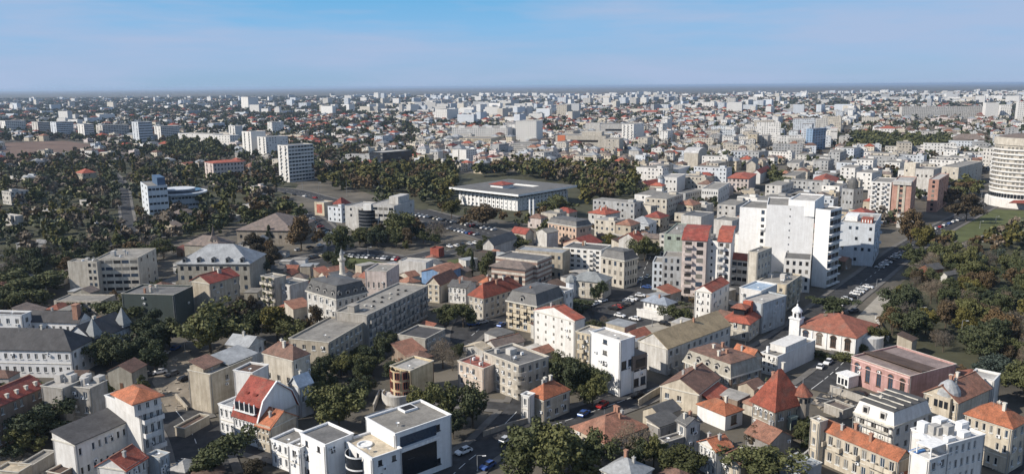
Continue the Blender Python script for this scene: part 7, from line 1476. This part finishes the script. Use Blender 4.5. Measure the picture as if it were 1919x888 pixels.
def town_grid(y0, y1, sx, grid_rot, blocks):
    c, s = math.cos(grid_rot), math.sin(grid_rot); Rm = y1 * 1.25; n = int(Rm / sx)
    for i in range(-n, n + 1):
        if i % 5 == 0: continue
        for j in range(-n, n + 1):
            if j % 4 == 0: continue
            u, v = i * sx, j * sx; x, y = u * c - v * s, u * s + v * c
            if not (y0 <= y < y1) or not in_view(x, y, 1.04): continue
            x += rt.uniform(-.2, .2) * sx; y += rt.uniform(-.2, .2) * sx
            d = math.hypot(x, y)
            if d < 395 or (x < -20 and d < 520) or (in_park(x, y) and not (d > 430 and pip(WOODS[LP][0], x, y) and not on_road(x, y, 6) and rt.random() < .30)) or (d < 1500 and (not free(x, y, 7) or on_road(x, y, 8))): continue
            az = x / y
            p_house = .86 if az > -.12 else .44 if d > 1000 else .38
            if d > 1500: p_house *= .80 if d < 3000 else .58
            q1, q2 = vnoise(x / 260, y / 420, 1), vnoise(x / 420, y / 520, 2)
            if d > 700: p_house *= .45 + 1.05 * q1
            r = rt.random()
            if r > p_house: TOWN.append((d, x, y, 0, 0, 0, 0, 'tree', '', '')); continue
            rot = grid_rot + rt.choice((0, math.pi / 2)) + rt.gauss(0, .05)
            pb = (.09 if d < 1500 else .09 if d < 2600 else .20) * (1.0 if az > -.2 else .4) * (.15 if q2 < .45 else .9 if q2 < .62 else 3.2)
            if rt.random() < pb:
                a, b = rt.uniform(11, 15), rt.uniform(24, 62); h = rt.choice((12, 14, 15, 15, 18, 24, 30)) if d > 1200 else rt.choice((10, 12, 14, 16))
                TOWN.append((d, x, y, rot, a, min(b, sx * 1.9), h, 'block', rt.choice(('white', 'white2', 'white', 'bluewhite', 'cream2', 'grey2')), 'flat'))
            else:
                a, b = rt.uniform(.5, .85) * min(sx, 22), rt.uniform(.5, .9) * min(sx, 22)
                k = rt.random(); roof = rt.choice(('orange2', 'red2', 'brown', 'red', 'brown3', 'brown3')) if k < .38 else rt.choice(('slate2', 'flat', 'pale', 'flatdark', 'zinc'))
                TOWN.append((d, x, y, rot, a, b, rt.uniform(4.5, 8.5) if rt.random() < .7 else rt.uniform(8, 12), 'house', rt.choice(WCH)[0], roof))
town_grid(330, 900, 15.5, math.radians(55), 0); town_grid(900, 1700, 17.5, math.radians(65), 0); town_grid(1700, 3000, 24, math.radians(58), 0); town_grid(3000, 7300, 44, math.radians(52), 0)
TOWN.sort()
FARWALL = {}
def far_wall():
    m, nt, p = nodes('far_plaster'); p.inputs['Roughness'].default_value = .9
    at = add(nt, 'ShaderNodeVertexColor', layer_name='tint'); geo = add(nt, 'ShaderNodeNewGeometry')
    sp_ = add(nt, 'ShaderNodeSeparateXYZ'); sn = add(nt, 'ShaderNodeSeparateXYZ'); nt.links.new(geo.outputs['Position'], sp_.inputs[0]); nt.links.new(geo.outputs['True Normal'], sn.inputs[0])
    def mth(op, a, b=None):
        n = nt.nodes.new('ShaderNodeMath'); n.operation = op
        for i, v in enumerate((a, b)):
            if v is None: continue
            if isinstance(v, (int, float)): n.inputs[i].default_value = v
            else: nt.links.new(v, n.inputs[i])
        return n.outputs[0]
    u = mth('SUBTRACT', mth('MULTIPLY', sp_.outputs['X'], sn.outputs['Y']), mth('MULTIPLY', sp_.outputs['Y'], sn.outputs['X']))
    fu = mth('FRACT', mth('DIVIDE', u, 3.3)); fz = mth('FRACT', mth('DIVIDE', sp_.outputs['Z'], 2.9))
    inu = mth('MULTIPLY', mth('GREATER_THAN', fu, .28), mth('LESS_THAN', fu, .72)); inz = mth('MULTIPLY', mth('GREATER_THAN', fz, .34), mth('LESS_THAN', fz, .80))
    vert = mth('LESS_THAN', mth('ABSOLUTE', sn.outputs['Z']), .3)
    mask = mth('MULTIPLY', mth('MULTIPLY', inu, inz), vert)
    nt.links.new(mixc(nt, mth('MULTIPLY', mask, .8), at.outputs['Color'], (.06, .065, .07)), p.inputs['Base Color']); return m
FW = far_wall()
def house_faces(a, b, h, roof):
    """walls and roof of a simple house, centred"""
    x0, x1, y0, y1 = -a / 2, a / 2, -b / 2, b / 2; W, R = [], []
    for p, q in (((x0, y0), (x1, y0)), ((x1, y0), (x1, y1)), ((x1, y1), (x0, y1)), ((x0, y1), (x0, y0))): W.append([(*p, 0), (*q, 0), (*q, h), (*p, h)])
    if roof in TILED or roof == 'zinc':
        t = h + min(a, b) * .28; o = .4; X0, X1, Y0, Y1 = x0 - o, x1 + o, y0 - o, y1 + o; s = min(a, b) / 2
        if a >= b: p = [(x0 + s * .9, 0, t), (x1 - s * .9, 0, t)]; R = [[(X0, Y0, h), (X1, Y0, h), p[1], p[0]], [(X1, Y1, h), (X0, Y1, h), p[0], p[1]], [(X0, Y1, h), (X0, Y0, h), p[0], p[0]], [(X1, Y0, h), (X1, Y1, h), p[1], p[1]]]
        else: p = [(0, y0 + s * .9, t), (0, y1 - s * .9, t)]; R = [[(X0, Y1, h), (X0, Y0, h), p[0], p[1]], [(X1, Y0, h), (X1, Y1, h), p[1], p[0]], [(X0, Y0, h), (X1, Y0, h), p[0], p[0]], [(X1, Y1, h), (X0, Y1, h), p[1], p[1]]]
    else:
        R = [[(x0, y0, h), (x1, y0, h), (x1, y1, h), (x0, y1, h)]]
        e = .16 * min(a, b); hh = h + 1.6
        for p, q in (((x0 + e, y0 + e), (0, y0 + e)), ((0, y0 + e), (0, y0 + 3 * e)), ((0, y0 + 3 * e), (x0 + e, y0 + 3 * e)), ((x0 + e, y0 + 3 * e), (x0 + e, y0 + e))): W.append([(*p, h), (*q, h), (*q, hh), (*p, hh)])
        R.append([(x0 + e, y0 + e, hh), (0, y0 + e, hh), (0, y0 + 3 * e, hh), (x0 + e, y0 + 3 * e, hh)])
    return W, R
houses = [t for t in TOWN if t[7] == 'house']; blocks = [t for t in TOWN if t[7] == 'block']
WADJ = dict(white='white', white2='off white', cream2='cream', cream='sandy', yellowp='pale yellow', greyb='grey', beige='beige', pinkw='pinkish', bluewhite='bluish white', grey2='light grey')
RADJ = dict(orange2='orange roofed', red2='red roofed', brown='brown roofed', red='crimson roofed', brown3='dun roofed', slate2='slate topped', flat='grey topped', pale='pale topped', flatdark='dark topped', zinc='zinc roofed')
NI = 265
def town_labels(items):
    g = {}; out = [None] * len(items)
    for i, (x, y, w) in enumerate(items): g.setdefault((w,) + relation(x, y), []).append(i)
    for (w, rel, land), idx in g.items():
        idx.sort(key=lambda i: items[i][0] / items[i][1])
        for k, i in enumerate(idx): out[i] = '%s, %s the %s' % (w, rel, land) if len(idx) == 1 else '%s, %s of its kind %s the %s' % (w, ordinal(k), rel, land)
    return out
WADJ.update(stone2='stone', brown2='brown'); RADJ.update(brownflat='felt roofed', red4='tile roofed', zinc2='metal roofed')
inf = [t for t in INF if t[6] != 'tree']
for t, lab in zip(inf, town_labels([(t[0], t[1], WADJ[t[7]] + ' ' + RADJ[t[8]] + ' outbuilding') for t in inf])):
    x, y, th, a, b, h, k, wc, rc = t
    root = link('outbuilding', None, None, (x, y, 0), th); tag(root, lab, 'outbuilding', 'outbuildings in the yards'); W, R = shed_faces(a, b, h, k)
    W.obj('wall', wall_mat(wc), root); R.obj('roof', roof_mat(rc), root); rr = random.Random(x)
    for q in range(rr.choice((1, 2, 2))):
        me, pn = win_meshes(1.0, 1.2, 'plain', FRAME_W, pane_mat(rr), 0); o = link('window', me, root, (a * (.25 + .4 * q) - .5, -.06, min(1.0, h - 1.8))); link('pane', pn, o)
    D = MB(); D.box(-.09, b * .4, 0, .0, b * .4 + 1.0, min(2.1, h - .3)); D.obj('door', FRAME_B, root)
ind = houses[:NI] + blocks[:140]
items = [(t[1], t[2], (WADJ[t[8]] + (' ' + RADJ[t[9]] + ' house' if t[7] == 'house' else ' apartment block'))) for t in ind]
for t, lab in zip(ind, town_labels(items)):
    d, x, y, rot, a, b, h, kind, wc, rc = t
    root = link('house' if kind == 'house' else 'apartment_block', None, None, (x, y, 0), rot); tag(root, lab, 'house' if kind == 'house' else 'apartment block', 'houses filling the middle of the town' if kind == 'house' else 'apartment blocks filling the middle of the town')
    W, R = house_faces(a, b, h, rc); k = MB()
    for f in W: k.poly(f)
    k.obj('wall', wall_mat(wc), root); k = MB()
    for f in R: k.poly(f if f[2] != f[3] else f[:3])
    k.obj('roof', roof_mat(rc), root)
    G = MB(); rr = random.Random(x)
    fl = max(1, int(h / 3))
    for (ox, oy, ux, uy, L) in ((-a / 2, b / 2, 0, -1, b), (-a / 2, -b / 2, 1, 0, a), (a / 2, -b / 2, 0, 1, b), (a / 2, b / 2, -1, 0, a)):
        nx, ny = uy, -ux; nc = max(1, int(L / 3.2))
        if rr.random() < .2 and kind == 'house': continue
        for f in range(fl):
            for cc in range(nc):
                if rr.random() < .25: continue
                uu = L * (cc + .5) / nc - .6; zz = h * (f + .32) / fl; e = .05; P = lambda q, z: (ox + ux * q + nx * e, oy + uy * q + ny * e, z)
                G.poly([P(uu, zz), P(uu + 1.2, zz), P(uu + 1.2, zz + 1.4), P(uu, zz + 1.4)], rr.choice((0, 0, 1, 3)))
    structure(G.obj('window_grid', GLASS, root), 'stuff')
def join_far(lst, name, seed):
    r = np.random.RandomState(seed); V, C, n = [], [], 0
    for (d, x, y, rot, a, b, h, kind, wc, rc) in lst:
        W, R = house_faces(a, b, h, rc); c, s = math.cos(rot), math.sin(rot); q = r.uniform(.82, 1.08)
        cw_ = np.array(WALLC[wc]) * q * .97; cr = np.array(ROOFC[rc]) * r.uniform(.42, .9)
        for fs, cc in ((W, cw_), (R, cr)):
            for f in fs:
                P = np.array(f); V.append(np.stack([P[:, 0] * c - P[:, 1] * s + x, P[:, 0] * s + P[:, 1] * c + y, P[:, 2]], 1)); C.append(np.tile(np.append(cc, 1.0), (4, 1)))
    V = np.concatenate(V); C = np.concatenate(C).astype(np.float32)
    me = bpy.data.meshes.new(name); k = len(V) // 4
    me.vertices.add(len(V)); me.vertices.foreach_set('co', V.astype(np.float32).ravel()); me.loops.add(len(V)); me.loops.foreach_set('vertex_index', np.arange(len(V), dtype=np.int32))
    me.polygons.add(k); me.polygons.foreach_set('loop_start', np.arange(0, len(V), 4, dtype=np.int32)); me.polygons.foreach_set('loop_total', np.full(k, 4, dtype=np.int32))
    me.materials.append(FW); at = me.color_attributes.new('tint', 'FLOAT_COLOR', 'CORNER'); at.data.foreach_set('color', C.ravel()); me.update(calc_edges=True)
    structure(link(name, me), 'stuff')
join_far(houses[NI:], 'distant_houses', 1); join_far(blocks[140:], 'distant_apartment_blocks', 2)
# trees between the houses
rt2 = random.Random(5); tl = [(t[0], t[1], rt2.uniform(3, 7), rt2.uniform(3, 6), rt2.choice('bddrBl')) for t in INF if t[6] == 'tree' and False]
yl = [(t[0] + rt2.gauss(0, 1), t[1] + rt2.gauss(0, 1), rt2.uniform(3, 7), rt2.uniform(3.5, 6.5), rt2.choice('bddrBl')) for t in INF if t[6] == 'tree']
stuff_trees(yl, 'yard_greenery', (40, 40, .045), 15)
for t in TOWN:
    if t[7] == 'tree':
        for _ in range(3): tl.append((t[1] + rt2.gauss(0, 6), t[2] + rt2.gauss(0, 6), rt2.uniform(7, 14), rt2.uniform(7, 13) * (1 if t[0] < 2500 else 1.9), rt2.choice('bdddrB')))
    elif t[7] == 'house' and rt2.random() < .8:
        a = rt2.uniform(0, 6.28); q = t[4] * .75; tl.append((t[1] + q * math.cos(a), t[2] + q * math.sin(a), rt2.uniform(6, 11), rt2.uniform(6, 11) * (1 if t[0] < 2500 else 1.4), rt2.choice('bddrBd')))
ntl = [t for t in tl if math.hypot(t[0], t[1]) < 1500]; ftl = [t for t in tl if math.hypot(t[0], t[1]) >= 1500]
stuff_trees(ntl, 'town_greenery', (8, 8, .14), 8); stuff_trees(ftl, 'distant_greenery', (5, 5, .22), 9)
print('COUNTS', len(houses), len(blocks), len(trees), len(tl), len(bpy.data.objects))
# ------------------------------------------------------------------ haze: one closed box of thin air round the camera and the whole scene
HAZE = 0.00005
b = MB(); b.box(-70100, -500, -1, 70100, 95100, 92)
hz = b.mesh('haze', []); ho = structure(link('haze', hz), 'stuff')
hm = bpy.data.materials.new('haze_air'); hm.use_nodes = True; hm.node_tree.nodes.remove(hm.node_tree.nodes['Principled BSDF'])
pv = hm.node_tree.nodes.new('ShaderNodeVolumePrincipled'); pv.inputs['Color'].default_value = (.58, .75, .98, 1); pv.inputs['Density'].default_value = HAZE; pv.inputs['Anisotropy'].default_value = .2
hm.node_tree.links.new(pv.outputs[0], hm.node_tree.nodes['Material Output'].inputs['Volume']); hz.materials.append(hm)
